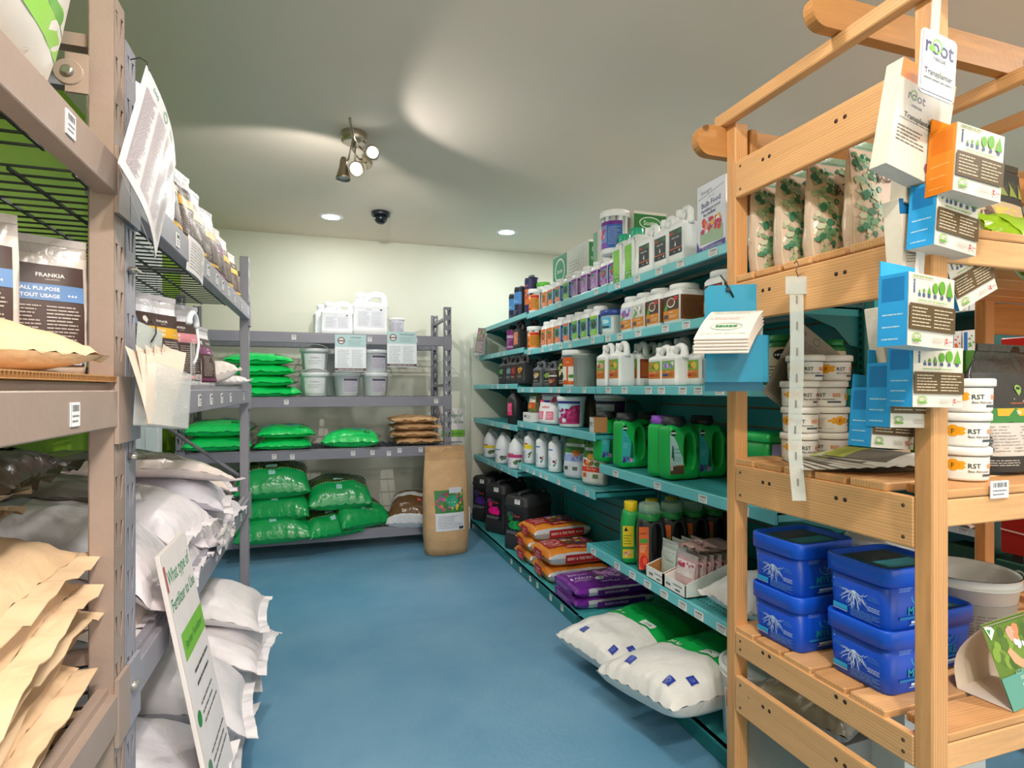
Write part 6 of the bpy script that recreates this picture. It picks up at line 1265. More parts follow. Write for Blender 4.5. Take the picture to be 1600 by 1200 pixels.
def d_tent(w, h): P = Pr(w, h, '#8fb51f'); P.rect(0, .0, 1, .4, '#b8a83a'); P.poly([(.3, .05), (.6, .05), (.62, .3), (.45, .42), (.28, .3)], '#cfe8c8'); P.poly([(0, .5), (1, .42), (1, .46), (0, .55)], '#c8dc6a'); return P
pillow((1.74, .985, 1.524+.0), (1.05, 0, .05), 'bright green bag leaning in front of the dark bag with trees', None, .34, .22, .08, lambda u, v, tp: '#8fb51f', 311, mat='film', name='green_seed_bag', prints=((-.85, -.85, .85, .85, d_tent, 'x'),))
# tubs of bee attractor-like paste
def d_bee(w, h):
    P = Pr(w, h, '#e9e4de'); [P.ell(.33+.075*math.cos(k*PI/3+.5), .62+.16*math.sin(k*PI/3+.5), .05, .12, '#e8a01e', 6, True) for k in range(6)]; P.l += 1; P.ell(.33, .62, .07, .17, '#e8981a', 6); P.ell(.2, .62, .03, .075, '#e8a01e', 6)
    P.text('F', .33, .6, .3, '#3a5a2a', .1); P.text('RST', .52, .6, .3, '#2f3a30', .2); P.text('BEE', .72, .6, .3, '#e8862a', .16); P.text('Bee Attractant', .58, .36, .16, '#6a625a', .42); P.rect(.6, .14, .78, .24, '#3f4a58'); P.lines(.03, .3, .16, .8, 5, '#b8b0a8', .3); P.bars(.03, .12, .1, .22); P.lines(.12, .1, .26, .18, 2, '#b8b0a8', .3); P.rect(.86, .3, .98, .7, '#e8a82a'); return P
def beetub(x, y, z, rot, lab, grp, s=1.0): return round_tub((x, y, z), rot, lab, grp, .0455*s, .0475*s, .0745*s, d_bee, body='#e6e1da', lid='#ece7e1', lidh=.018*s, key=('bee', s), wd=.20*s, z0=.06, z1=.72, ribs=False, name='paste_tub')
zc = .988
st = [(1.27, 1.36, 4), (1.372, 1.348, 4), (1.31, 1.255, 0)]
nm = ('bottom', 'second', 'third', 'top')
for i in range(4): beetub(1.325+(.0, .004, .0, .022)[i], 1.325, zc+.0755*i, (-.45, -.85, -.35, -.65)[i], '%s white paste tub of the stack behind the hanging clear strip' % nm[i], 'white paste tubs')
for i in range(4): beetub(1.43+(.0, .0, -.006, .012)[i], 1.315, zc+.0755*i, (-1.5, .5, -1.3, -.45)[i], '%s white paste tub of the stack second from the clear strip' % nm[i], 'white paste tubs')
for i in range(3): beetub(1.372+.012*(i == 2), .905, zc+.0755*i, -.62, '%s white paste tub of the stack right of the near pine post' % ('bottom', 'middle', 'top')[i], 'white paste tubs')
def d_ver(w, h):
    P = Pr(w, h, '#33302d'); P.ring(.45, .84, .05, .035, .014, '#8ab04a'); P.poly([(.41, .81), (.49, .81), (.45, .76)], '#8ab04a'); P.text('ANNELIDA', .45, .72, .05, '#d8d2cc', .42); P.lines(.3, .68, .6, .695, 1, '#c9622a', .5); P.rect(0, .49, 1, .64, '#3a7a3a'); P.rect(.14, .56, .80, .635, '#d8a02a'); P.text('SUPER BIOCHAR', .47, .597, .05, '#f0f4e0', .64); P.text('Biochar', .47, .52, .03, '#b8d08a', .3); P.rect(.66, .74, .9, .82, '#e8e2dc')
    P.rect(0, .16, 1, .49, '#c8beb6'); P.lines(.04, .2, .46, .47, 9, '#8f867f', .3); P.lines(.52, .2, .96, .47, 8, '#8f867f', .3); P.rect(0, 0, 1, .16, '#2e2c2a'); P.rect(.38, .05, .56, .15, '#d8d4d0'); P.bars(.4, .06, .54, .14); P.lines(.05, .06, .32, .13, 3, '#b8b2ac', .35); return P
pouch((1.625, .975, zc), .08, 'black soil additive bag with orange and green bands beside the paste tubs', None, .32, .13, .31, d_ver, None, '#33302d', '#26231f', seed=320, name='soil_bag', lab_w=.97, lab_z=(.02, .78), topw=.7)
# fan of leaflets on the middle shelf
def d_leaf(w, h): P = Pr(w, h, '#d6cfc4'); P.rect(0, .75, 1, 1, '#a8b04a'); P.rect(0, .3, .5, .75, '#6a6258'); P.lines(.55, .1, .95, .7, 7, '#8f877c', .3); P.blobs(.7, .0, 1, .3, 5, ['#e0762a', '#e8a04a'], .08, .12); return P
for i in range(9):
    t = thing('leaflet', 'garden leaflet %s of the fan lying on the middle pine shelf' % ('at the bottom', 'second from the bottom', 'third from the bottom', 'fourth from the bottom', 'in the middle', 'fourth from the top', 'third from the top', 'second from the top', 'on top')[i], 'leaflet', (1.225+.009*i, 1.175-.015*i, zc+.0012+.0034*i), (0, 0, -.55+.075*i), 'leaflets on the middle pine shelf')
    W_, H_ = .19, .25
    fn = lambda x, y, e, i=i: (x-W_/2, y-H_/2, .0004+.0022*i*math.sin(PI*max(0, min(1, x/W_)))+e)
    ob('sheet', MB().grid(lambda a, b: fn(a*W_, b*H_, 0), 10, 2, '#cfc7ba'), 'gloss', t)
    if i in (3, 6, 8): label_part(t, None, lambda: [(d_leaf(W_, H_), fn, 8)], name='print')
    t.location.x += .055; t.location.y += .0
# blue tubs of the lower shelf
BL, BLL = '#0a48c0', '#1058d8'
def d_myf(w, h):
    P = Pr(w, h); r = random.Random(4); W_ = '#cfe0f4'
    P.rect(.06, .83, .34, .95, '#2f8fa0'); P.rect(.06, .8, .34, .815, W_); P.lines(.38, .76, .85, .96, 5, '#4a84c8', .3); P.rect(.06, .1, .34, .22, '#2f9fd8'); P.rect(.06, .07, .34, .085, W_); P.lines(.4, .03, .95, .24, 6, '#6f9fd8', .28); P.lines(.72, .3, .98, .42, 3, W_, .35); P.lines(.06, .6, .25, .72, 3, '#4a84c8', .3); P.lines(.72, .55, .95, .68, 3, '#5a90d0', .3)
    def br(x, y, a, L, t, n):      # a root system
        x2, y2 = x+L*math.cos(a), y+L*math.sin(a)*P.w/P.h; nx, ny = -math.sin(a)*t, math.cos(a)*t
        P.p.append(('p', ([(x-nx, y-ny), (x+nx, y+ny), (x2+nx*.5, y2+ny*.5), (x2-nx*.5, y2-ny*.5)], [(0, 1, 2, 3)]), W_, P.l))
        if n:
            for k in range(3): br(x+(x2-x)*(.4+.3*k), y+(y2-y)*(.4+.3*k), a+(r.random()-.5)*1.5, L*.62, t*.62, n-1)
    for k in range(7): br(.47, .66, -PI/2-1.15+.38*k, .17, .010, 2)
    P.l += 1; return P
def d_mys(w, h):
    P = Pr(w, h); c = '#2fb4e0'; P.ring(.52, .70, .17, .19, .016, c, 24); P.ell(.52, .74, .08, .07, c, 12); P.ell(.52, .745, .06, .05, BL, 12); P.rect(.51, .58, .53, .72, c); P.text('MYKE', .48, .40, .26, '#1f9ab8', .86, 0, .03); P.rect(.12, .21, .92, .27, '#1f7ac0'); P.rect(.34, .10, .66, .16, '#cfe0f4'); P.lines(.3, .05, .8, .09, 1, '#9fc0e8', .5); P.lines(.1, .86, .4, .97, 3, '#9fc0e8', .25); return P
def d_top(w, h): P = Pr(w, h, '#2c5a6a'); P.rect(.04, .1, .55, .9, '#33444c'); P.lines(.08, .15, .5, .85, 7, '#5f7a84', .3); P.rect(.58, .1, .95, .9, '#3f9aa8'); return P
def mtub(x, y, z, rot, lab):
    t = thing('square_tub', lab, 'tub', (x, y, z), rot, 'blue square tubs'); w, d, h = .17, .20, .148
    ob('body', lambda: MB().loft([rr(w*.9, d*.9, .022, 0), rr(w*.92, d*.92, .024, .004), rr(w*.985, d*.985, .026, h-.028)], BL, True), 'plastic', t, key='mtb')
    ob('lid', lambda: MB().loft([rr(w*1.0, d*1.0, .026, h-.042), rr(w*1.04, d*1.035, .028, h-.041), rr(w*1.04, d*1.035, .028, h-.026), rr(w*1.05, d*1.045, .03, h-.025), rr(w*1.05, d*1.045, .03, h-.003), rr(w*1.03, d*1.03, .03, h), rr(w*.96, d*.965, .028, h), rr(w*.95, d*.955, .028, h-.008), rr(w*.3, d*.3, .01, h-.008)], BLL, True), 'plastic', t, key='mtl')
    def mp(): return [(d_myf(w*.84, h*.66), front(w*.955, d*.955, .008, -w*.42), 1), (d_mys(d*.8, h*.66), side(w*.955, d*.955, .008, -d*.4), 1), (d_top(w*.74, d*.74), plane((-w*.37, -d*.37, h-.0075), (1, 0, 0), (0, 1, 0)), 1)]
    label_part(t, 'mtp', mp); return t
zt4 = .494
for k, lab in enumerate(('lower blue square tub of the stack by the far pine post', 'upper blue square tub of the stack by the far pine post')): mtub(1.273, 1.265, zt4+.142*k, -PI/2+.03, lab)
for k, lab in enumerate(('lower blue square tub of the front stack on the lower pine shelf', 'upper blue square tub of the front stack on the lower pine shelf')): mtub(1.302, 1.035, zt4+.142*k, -PI/2+.0, lab)
mtub(1.475, 1.09, zt4, -PI/2+.04, 'single blue square tub right of the near pine post')
def d_wb2(w, h): P = Pr(w, h, '#9a948c'); P.lines(.05, .1, .95, .8, 10, '#6f6a64', .35); P.rect(.6, .6, .8, .85, '#6a3a2a'); return P
round_tub((1.70, 1.12, zt4), .3, 'large open white pail behind the folded table card', 'white pails on the lower pine shelf', .10, .125, .195, d_wb2, body='#d6d3ce', lid='#d6d3ce', opened=True, key='op', wd=.3, z0=.05, z1=.66, name='pail', cat='pail')
round_tub((1.66, 1.335, zt4), .3, 'white pail behind the open one on the lower pine shelf', 'white pails on the lower pine shelf', .085, .098, .235, None, body='#e4e4e6', lid='#e4e4e8', key='op2', name='pail', cat='pail')
# folded table card with the photograph of an arm and flowers
t = thing('table_card', 'folded table card with a garden photograph on the lower pine shelf', 'card', (1.405, .885, zt4), .12)
W_, H_ = .20, .165
def tc(y0, lean, bow): return lambda x, y, e: (x, y0+lean*y-bow*math.sin(PI*y/H_)-e, y)
ff, fb = tc(-.055, .36, -.0), tc(.05, -.33, -.028)
ob('front_panel', MB().grid(lambda a, b: ff(a*W_, b*H_, 0), 2, 8, '#e6d8c8'), 'gloss', t)
ob('rear_panel', MB().grid(lambda a, b: fb(a*W_, b*H_, 0), 2, 10, '#e6d6c4'), 'paper', t)
ob('foot', MB().box((0, -.055, .0), (W_, .05, .0015), '#e2d4c4'), 'paper', t)
def d_card(w, h):
    P = Pr(w, h, '#5f7a2a'); P.blobs(0, .35, 1, 1, 30, ['#54702a', '#6f8a34', '#4a6426', '#7f9a3a'], .06, .12); P.poly([(.3, .62), (.38, .66), (.52, .5), (.72, .42), (.72, .34), (.5, .38), (.36, .48)], '#d9a07a'); P.blobs(.38, .62, .7, .95, 7, ['#e0a08a', '#d9845a', '#e8b8a0'], .06, .1); P.blobs(.4, .6, .7, .76, 6, ['#f0eef0', '#e0dce4'], .03, .05); P.poly([(.02, .98), (.16, .95), (.2, .9), (.08, .8)], '#efe6da'); P.poly([(.05, .94), (.13, .92), (.08, .86)], '#3f8a4a')
    P.rect(0, 0, 1, .37, '#5f9a8a'); P.text('AZOMITE', .42, .38, .07, '#7fb0a0', .7); P.text('COMPLETE', .46, .31, .05, '#dfe8e0', .7); P.text('MICRONUTRIENT', .5, .235, .045, '#dfe8e0', .86); P.text('AND MINERAL', .5, .16, .045, '#dfe8e0', .7); P.text('RESOURCE', .5, .085, .045, '#dfe8e0', .6); return P
label_part(t, 'tcard', lambda: [(_G(d_card(W_, H_)), ff, 1)], name='print')
# lowest level, behind the rails
def d_kit(w, h): P = Pr(w, h, '#d8d6d2'); P.rect(.1, .66, .6, .86, '#b82a34'); P.text('KIT', .35, .76, .14, '#efe6e4', .3); P.rect(.05, .36, .6, .54, '#b82a34'); P.lines(.1, .4, .55, .5, 1, '#e8b0b0', .5); P.lines(.1, .1, .9, .3, 3, '#8a9a7a', .3); return P
carton((1.56, 1.19, .004), .0, 'pale carton with red printed words on the floor under the pine rack', None, .30, .24, .36, d_kit, None, '#d0cfca')
pillow((1.36, 1.28, .25), (0, .05, .4), 'grey silver bag under the pine rack behind the lower rails', None, .36, .26, .14, lambda u, v, tp: '#a29c94', 330, mat='film', name='silver_bag')
carton((1.35, 1.28, .004), .05, 'plain grey crate on the floor under the silver bag', None, .3, .24, .24, None, None, '#8f908c', flaps=False, name='crate')
# white clip strip hanging from a hook on the second rail, laminated sheet behind it
t = thing('clip_strip', 'long white plastic clip strip hanging from a hook on the pine rail', 'strip', (1.127, 1.135, 1.478))
def cs(a, b): return ((a-.5)*.034, -.012*math.sin(b*7)*b-.03*max(0, b-.75)*b, -.02-.545*b)
ob('strip', MB().grid(cs, 3, 40, '#e4e0da').grid(lambda a, b: tuple(Vector(cs(1-a, b))+Vector((0, .0015, 0))), 3, 40, '#e4e0da').box((-.028, -.002, -.05), (.028, .0, -.005), '#e8e4de', .0006), 'frost', t, label='frosted white strip')
for k in range(8): ob('slot', lambda: MB().box((-.002, -.0006, -.010), (.002, .0002, .010), '#8a847c'), 'dull', t, loc=(0, cs(.5, .08+.12*k)[1]-.0012, cs(.5, .08+.12*k)[2]), key='slot')
ob('hook', MB().tube([(0, .012, .03), (0, .0, .035), (.002, -.006, .022), (-.004, -.005, .008), (.002, -.004, -.006), (.008, -.004, .0)], .0014, '#6a5a4a', 6), 'wire', t)
t.rotation_euler = (0, 0, -.35)
def d_dig(w, h): P = Pr(w, h, '#8f8478'); P.text('DIG', .16, .92, .06, '#2f3a34', .26); P.ring(.42, .92, .07, .05, .02, '#5f7a5a'); P.text('THIS', .68, .92, .06, '#6f8a5a', .26); P.lines(.05, .06, .95, .85, 36, '#5f574e', .34); return P
sheet('laminated_sheet', 'brown-grey laminated sheet hanging slanted behind the clip strip', 'sheet', (1.487, 1.393, 1.343), Euler((0, math.radians(31.6), 0), 'XYZ'), .225, .262, d_dig, bow=.0, col='#8f8478')
# teal booklet holder tied to the far post
t = thing('booklet_holder', 'bright teal booklet holder tied to the far pine post', 'holder', (1.10, 1.335, 1.484), -.55); TQ = '#0b90b6'
ob('back_plate', MB().loft([[(p[0], y, p[1]) for p in [(-.0775, -.30), (.0775, -.30), (.0775, -.012), (.0655, 0), (-.0655, 0), (-.0775, -.012)]] for y in (-.004, .0)], TQ), 'gloss', t)
pk = MB(); pw, pd = .082, .085
P_ = [(-pw, -pd), (pw*.75, -pd), (pw*.92, -pd*.9), (pw, -pd*.72), (pw, -.004)]; B_ = [(x*.98, y*.98) for x, y in P_]
for k in range(len(P_)-1):
    (xa, ya), (xb, yb) = P_[k], P_[k+1]; pk.add([(xa, ya, -.275), (xb, yb, -.275), (xb, yb, -.15), (xa, ya, -.15)], [(0, 1, 2, 3)], TQ, True); pk.add([(xa*.98, ya*.98, -.275), (xb*.98, yb*.98, -.275), (xb*.98, yb*.98, -.15), (xa*.98, ya*.98, -.15)], [(3, 2, 1, 0)], TQ, True); pk.add([(xa, ya, -.15), (xb, yb, -.15), (xb*.98, yb*.98, -.15), (xa*.98, ya*.98, -.15)], [(0, 1, 2, 3)], TQ)
pk.add([(-pw, -pd, -.275), (-pw, -.004, -.275), (-pw, -.004, -.21), (-pw, -pd, -.21)], [(0, 1, 2, 3)], TQ); pk.add([(x, y, -.275) for x, y in P_]+[(-pw, -.004, -.275)], [tuple(range(6))], TQ)
ob('pocket', pk, 'gloss', t)
ob('cable_tie', MB().tube([(.0, -.006, -.035), (-.012, -.012, -.012), (-.024, -.008, .012), (-.034, .004, .03)], .0022, '#20242a', 6).box((-.02, -.014, -.018), (-.010, -.004, -.008), '#16181c'), 'rubber', t)
def d_bok(w, h): P = Pr(w, h); P.lines(.1, .72, .9, .86, 2, '#8fb0a0', .22); P.lines(.1, .5, .9, .6, 2, '#c98a94', .22); P.lines(.3, .25, .7, .33, 1, '#3f8a5a', .7, 0); P.ring(.5, .29, .3, .1, .01, '#7fb09a', 20); P.lines(.06, .1, .94, .12, 1, '#9fb8a8', .5); return P
for i in range(5):
    l = thing('booklet', ['lowest white booklet flopping out of the teal holder', 'second white booklet from the bottom in the teal holder', 'middle white booklet in the teal holder', 'second white booklet from the top in the teal holder', 'top white booklet in the teal holder with green lettering'][i], 'booklet', (1.10, 1.335, 1.484), -.55, 'booklets in the teal holder')
    def bk(a, b, i=i):      # a along the width, b from inside the pocket over the edge and out
        x = -.066+.132*a; k = .0035*(4-i)
        if b < .3: return (x, -.032-k*1.6, -.27+(.13+.004*i)*b/.3)
        q = (b-.3)/.7; th = min(1, q/.3)*PI/2; s2 = max(0, q-.3)/.7; r_ = .030+.004*i
        return (x-.055*s2, -.032-k*1.6-r_*(1-math.cos(th))-.095*s2, -.14+.004*i+r_*math.sin(th)*.7-.052*s2-.03*s2*s2+.002*i)
    ob('sheet', MB().grid(bk, 8, 24, '#e4d8cf').grid(lambda a, b: tuple(Vector(bk(1-a, b))-Vector((0, 0, .0022))), 8, 24, '#d8c8bb'), 'paper', l)
    if i == 4: label_part(l, None, lambda: [(_G(d_bok(.136, .10)), lambda x, y, e: tuple(Vector(bk(x/.136, 1-.55*y/.10))+Vector((0, -e*.4, e+.0012))), 1)], name='print')
# boxes of root stimulant hanging on a strip at the near pine post
def trees(P, x0, y0, x1, y1):
    P.rect(x0, y0, x1, y1, '#ddd3c2')
    W_, H_ = x1-x0, y1-y0; g = '#5f9f2a'; P.rect(x0+W_*.06, y0+H_*.32, x0+W_*.1, y0+H_*.72, '#4a5a80'); P.ell(x0+W_*.08, y0+H_*.78, W_*.025, H_*.05, '#4a5a80', 8)
    for k, (xx, s) in enumerate(((.2, .12), (.3, .2), (.42, .34), (.56, .5), (.72, .62), (.9, .7))):
        cx = x0+W_*xx; b = y0+H_*.36; P.rect(cx-W_*.03, b-H_*.14, cx+W_*.03, b, '#4a5a80')
        if k in (2, 5): P.poly([(cx-W_*.07*s/.6, b), (cx+W_*.07*s/.6, b), (cx, b+H_*s*.85)], g)
        else: P.ell(cx, b+H_*s*.46, W_*.075*s/.6, H_*s*.42, g, 12)
    P.lines(x0+W_*.02, y0+H_*.88, x0+W_*.5, y1, 1, '#8a9a5a', .4); P.lines(x0+W_*.15, y0+H_*.04, x0+W_*.95, y0+H_*.12, 1, '#8fae6a', .5)
def d_rbk(w, h):
    P = Pr(w, h, '#ddd3c6'); trees(P, .04, .60, .96, .98); P.rect(0, .22, 1, .58, '#5a4426'); P.lines(.05, .26, .46, .55, 6, '#d0c0a4', .3); P.lines(.52, .26, .96, .55, 6, '#d0c0a4', .3); P.ring(.16, .13, .09, .05, .018, '#7fae4a'); P.rect(.07, .06, .25, .085, '#6a9a3a'); P.lines(.5, .06, .72, .14, 3, '#a89a8c', .3); P.text('t', .8, .12, .14, '#c93038', .2, 0, .03); P.lines(.84, .08, .97, .12, 1, '#c98a8a', .5); return P
def d_rfr(w, h):
    P = Pr(w, h, '#ddd3c6'); P.text('root', .34, .86, .15, '#3a3a5a', .5); P.ring(.28, .87, .06, .055, .018, '#6fae2a'); P.text('rescue', .36, .755, .06, '#7a7a84', .44); P.text('Transplanter', .42, .62, .085, '#4a4a44', .78); P.lines(.08, .56, .75, .575, 1, '#8a8a80', .5); P.lines(.08, .3, .6, .5, 5, '#7a7268', .3); P.blobs(.62, .0, 1, .5, 14, ['#d9a0a4', '#c93a3a', '#e8c83a', '#7a9a4a', '#8a5a6a', '#e8b0b0'], .06, .11); return P
def rbox(px, py, Y, h, lab, c, rz=0, ry=0, head=True, w=.142, d=.052):
    """box with a coloured side, its upper-left front corner at pixel px, py on the plane Y"""
    X = Xat(px, Y); Z = Zat(py, X, Y)
    t = thing('root_booster_box', lab, 'box', (X, Y, Z), Euler((0, ry, rz)), 'hanging boxes at the near pine post')
    ob('box_body', lambda: MB().box((0, 0, -h), (w, d, 0), '#ddd3c6', .0012), 'card', t, key=('rbx', h, w, d))
    def ds(w_, h_): P = Pr(w_, h_, c); P.rect(.12, .62, .88, .95, {'#e8821a': '#d87312'}.get(c, '#1a78b8')); P.lines(.15, .04, .85, .55, 3, '#a9cfe8' if c != '#e8821a' else '#f0a85a', .12); return P
    ds.__name__ = 'ds_'+c
    label_part(t, ('rbp', c, h, w, d), lambda: [(d_rbk(w, h), plane((0, 0, -h), (1, 0, 0), (0, 0, 1)), 1), (ds(d, h), plane((0, d, -h), (0, -1, 0), (0, 0, 1)), 1)], name='printed_panel')
    if head: ob('hang_tab', lambda: MB().box((.0, d-.003, 0), (w*.75, d, .028), c, .0008), 'card', t, key=('rbh', c, w, d))
    return t
def rcard(px, py, Y, w, h, lab, c, ry=0, rz=0):
    """the front of a box: coloured header, then the product name"""
    X = Xat(px, Y); Z = Zat(py, X, Y)
    t = thing('root_booster_box', lab, 'box', (X, Y, Z), Euler((0, ry, rz)), 'hanging boxes at the near pine post')
    ob('box_body', lambda: MB().box((0, 0, -h), (w, .035, 0), '#ddd3c6', .0012), 'card', t, key=('rcb', w, h))
    def dd(w_, h_): P = Pr(w_, h_*.82); P.p = d_rfr(w_, h_*.82).p; P.l = 30; return P
    def dh(w_, h_): P = Pr(w_, h_, c); P.lines(.2, .15, .9, .5, 2, '#cfd8e0', .12); return P
    label_part(t, ('rcp', c, w, h), lambda: [(dd(w, h), plane((0, 0, -h), (1, 0, 0), (0, 0, 1)), 1), (dh(w, h*.18), plane((0, 0, -h*.18), (1, 0, 0), (0, 0, 1)), 1)], name='printed_panel')
    return t
BLU, ORA = '#2a98d8', '#e8821a'
rcard(1412, 88, .80, .150, .215, 'orange-headed box front at the top of the hanging strip', ORA, .22, .02)
rcard(1426, 162, .835, .105, .20, 'blue-headed box front just below the orange-headed one', '#1a6fa8', .10)
rcard(1404, 310, .84, .118, .17, 'blue-headed box front at the middle of the hanging strip, tilted', '#1a6fa8', -.10, .04)
rcard(1398, 462, .875, .06, .20, 'narrow box front behind the large blue-sided one', '#1a6fa8', -.06)
rcard(1374, 480, .86, .05, .155, 'leftmost box front with dark blue header, low on the hanging strip', '#1a6fa8', -.16)
rbox(1496, 190, .745, .128, 'orange-sided box with tree row picture high on the hanging strip', ORA, -.02, .10, w=.125)
rbox(1466, 280, .775, .125, 'blue-sided box under the orange-sided one', BLU, .06, .10, w=.125)
rbox(1474, 402, .83, .118, 'blue-sided box swung out to the right with upturned corner', '#1a78b8', .02, -.42, w=.13)
rbox(1420, 424, .725, .128, 'large blue-sided box with tree row picture in the middle of the strip', BLU, .10, .04, w=.132)
rbox(1427, 540, .78, .115, 'blue-sided box right under the large one', BLU, -.02, .02, w=.128)
rbox(1393, 566, .83, .128, 'blue-sided box second from the bottom of the hanging strip', BLU, .02, .03, w=.124)
rbox(1366, 605, .87, .122, 'lowest blue-sided box of the hanging strip, slanting', BLU, .0, .08, w=.118)
X = Xat(1432, .76); Z = Zat(70, X, .76)
def d_root(w, h): P = Pr(w, h, '#d6d4d8'); P.text('root', .5, .80, .40, '#33335e', .92, 0, .02); P.ring(.42, .81, .15, .125, .035, '#7ab02a'); P.ell(.27, .74, .1, .05, '#6fae2a'); P.text('rescue', .5, .6, .12, '#6a6a74', .85); P.text('Transplanter', .5, .34, .14, '#3f3f3c', .92); P.text('l', .56, .36, .16, '#7ab02a', .1); P.lines(.06, .2, .94, .25, 1, '#7a7a72', .4); return P
t = thing('header_card', 'pale header card with large green and blue lettering at the top of the strip', 'card', (X+.036, .745, Z+.012), Euler((0, .09, .06)), None)
ob('card_body', MB().loft([rr(.098, .118, .01, z) for z in (0, .002)], '#d6d4d8').xf(Matrix.Translation((0, 0, -.055)) @ Matrix.Rotation(PI/2, 4, 'X')), 'gloss', t)
label_part(t, None, lambda: [(d_root(.092, .108), plane((-.046, -.0026, -.109), (1, 0, 0), (0, 0, 1)), 1)], name='print')
t = thing('hanging_strip', 'clear strip on a hook carrying the hanging boxes at the near pine post', 'strip', (1.145, .80, 1.97))
ob('strip', MB().grid(lambda a, b: (-.012+.024*a-.035*b, .0+.03*b, .03-.86*b), 2, 24, '#dfe4e4').grid(lambda a, b: (.012-.024*a-.035*b, .0012+.03*b, .03-.86*b), 2, 24, '#dfe4e4'), 'clear', t)
ob('hook', MB().tube([(0, 0, .02), (.004, .004, .045), (.012, .014, .05), (.012, .02, .03)], .0015, '#555', 6), 'wire', t)
# ------------------------------------------------------------------ what shows through the pine rack: a second aisle with shelving and a red board
t = thing('side_shelving', 'white-edged teal shelving of the next aisle seen through the pine rack', 'shelving', (2.95, 2.3, 0), RX)
ob('back_panel', MB().box((-.75, .40, 0), (.49, .43, 1.9), '#155a5a', .003), 'teal', t)
ob('end_panel', MB().box((.47, .0, 0), (.49, .40, 1.9), '#175f60', .003), 'teal', t)
for z in (.12, .52, .95, 1.30, 1.60):
    s_ = ob('shelf', MB().box((-.75, .0, z-.012), (.47, .40, z), '#2f8a8a', .002).box((-.75, -.006, z-.035), (.47, .0, z+.003), '#d8dcdc', .002), 'teal', t)
    for x in (.12, .25, .36): price_tag(s_, x, -.0064, z-.03, .05, .026)
def d_sp(w, h): P = Pr(w, h, '#c9beb4'); P.blobs(0, 0, 1, 1, 12, ['#d9a08a', '#c9302a', '#8a9a5a', '#e8d8c8'], .08, .16); return P
for i in range(7): pillow((3.02+.01*(i % 3), 1.98-.02*(i % 2), .522+.034*i), (0, .02, .1*(i % 3)-.1), ['lowest', 'second', 'third', 'fourth', 'fifth', 'sixth', 'topmost'][i]+' pinkish seed bag of the flat pile seen between the pine posts', 'seed bags piled in the next aisle', .18, .24, .038, lambda u, v, tp: '#c8a898', 340+i, mat='film', name='seed_bag', nu=14, nv=14, prints=((-.8, -.8, .8, .8, d_sp, '-y'),), flap=.012)
pillow((3.0, 1.90, .66), (.7, .3, .2), 'yellow-printed seed bag leaning on the flat pile', None, .13, .12, .04, lambda u, v, tp: '#e0c21f', 350, mat='film', name='seed_bag', nu=14, nv=14)
def d_e2(w, h): P = Pr(w, h, '#23452f'); P.ell(.25, .6, .14, .22, '#e8e2da'); P.ell(.25, .58, .09, .15, '#8a4a5a'); P.text('2', .62, .55, .6, '#d86a8a', .3, 0, .02); P.text('2', .60, .57, .6, '#23452f', .3, 0, -.01); P.rect(.2, .08, 1, .16, '#e8e2da'); return P
carton((3.03, 1.86, .124), RX, 'dark green carton with a pale flame mark and the figure 2', None, .34, .12, .30, d_e2, None, '#23452f', flaps=False)
pillow((2.90, 1.82, .0), (0, .1, .3), 'brown paper parcel on the floor before the dark green carton', None, .3, .25, .30, lambda u, v, tp: '#8a6a52', 352, mat='kraft', name='paper_parcel', nu=16, nv=16)
for i, (dy, c1, lab) in enumerate(((0, '#5aa04a', 'upright packet with blue and green stripes on the high shelf of the next aisle'), (.07, '#d9622a', 'upright packet with orange checks on the high shelf of the next aisle'), (.14, '#6a4a9a', 'upright violet packet on the high shelf of the next aisle'))):
    def d_bkk(w, h, c1=c1): P = Pr(w, h, '#dcdcd8'); P.rect(.1, .05, .4, .95, '#2a6ab0'); P.blobs(.4, 0, 1, 1, 14, [c1, '#e8e8e4', c1], .08, .16); return P
    d_bkk.__name__ = 'd_bkk%d' % i
    carton((2.99, 1.905+dy*.9, 1.302), RX, lab, 'packets on the next aisle', .055, .12, .17, d_bkk, None, '#dcdcd8', flaps=False)
bottle((3.0, 1.86, .952), RX, 'clear-necked bottle with blue and copper label in the next aisle', None, .04, .27, lab3('#2a4ab0', 'nx', ['#c98a5a', '#3a6ad0']), '#c8a890', '#d8dce0', .3, .6, key='nx', caph=.12)
t = thing('red_board', 'red display board with a cream ring standing beside the next aisle shelving', 'sign', (2.93, 1.50, 0), RX)
ob('board', MB().box((-.27, 0, .45), (.62, .03, 1.42), '#a01a10', .003), 'gloss', t)
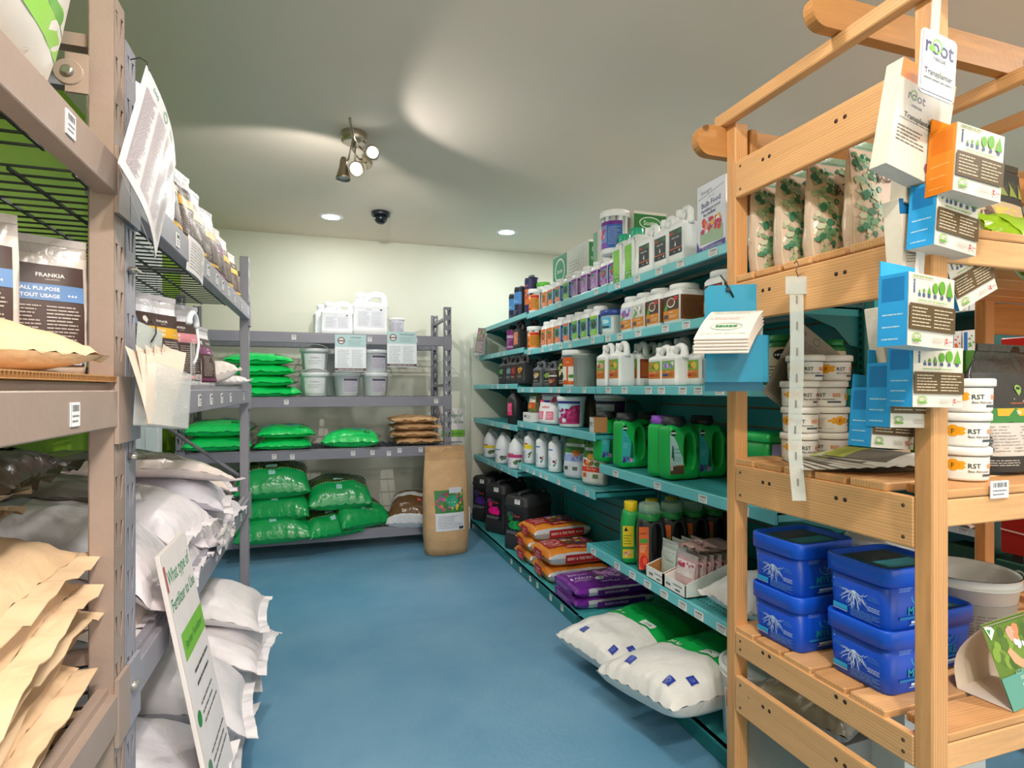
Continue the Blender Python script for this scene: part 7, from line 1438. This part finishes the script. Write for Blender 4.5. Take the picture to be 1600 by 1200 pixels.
ob('stand', MB().box((-.24, .03, 0), (-.2, .07, 1.3), '#3a2a22').box((.5, .03, 0), (.54, .07, 1.3), '#3a2a22').box((-.24, -.1, 0), (.54, .2, .02), '#3a2a22'), 'dull', t)
def d_red(w, h): P = Pr(w, h); P.ring(.15, .33, .15, .14, .022, '#cfc4b0', 40); P.poly([(0, .105), (1, .05), (1, .056), (0, .112)], '#e0b8aa'); return P
label_part(t, 'redp', lambda: [(d_red(.89, .97), plane((-.27, -.001, .45), (1, 0, 0), (0, 0, 1)), 1)], name='print')
def d_ove(w, h): P = Pr(w, h, '#4f9a2f'); P.text('Love', .35, .86, .13, '#e8ece4', .8, 0, .02); P.ell(.6, .7, .3, .06, '#e8ece4'); return P
carton((1.86, 1.20, .989), .0, 'green carton with white lettering behind the black soil additive bag', None, .30, .16, .31, d_ove, None, '#4f9a2f', flaps=False)
t = thing('seed_display_sign', 'dark green sign with pale squiggles and lettering below the red board', 'sign', (2.86, 1.45, 0), RX)
ob('panel', MB().box((-.3, 0, .20), (.5, .02, .43), '#1f4a3a', .002), 'gloss', t)
ob('stand', MB().box((-.28, .02, 0), (-.25, .05, .4), '#26302c').box((.45, .02, 0), (.48, .05, .4), '#26302c').box((-.28, -.06, 0), (.48, .05, .015), '#26302c'), 'dull', t)
def d_not(w, h): P = Pr(w, h); [P.ring(.12+.08*k, .80, .03, .1, .012, '#c8c4b4', 14) for k in range(4)]; P.lines(.03, .5, .5, .62, 2, '#c8b8a8', .3); P.text('NOTE', .16, .28, .26, '#e0dcd0', .3, 0, .02); P.rect(.3, .1, .62, .4, '#c9a8a0'); P.blobs(.66, .1, 1, .95, 8, ['#c84a4a', '#e8e0d4', '#1f4a3a'], .03, .06); return P
label_part(t, 'notp', lambda: [(d_not(.8, .23), plane((-.3, -.001, .20), (1, 0, 0), (0, 0, 1)), 1)], name='print')
pillow((2.72, 1.50, .0), (0, .05, .4), 'dark bag with a brass eyelet on the floor below the green sign', None, .4, .3, .20, lambda u, v, tp: '#23211f', 360, mat='film', name='dark_bag', nu=18, nv=16)
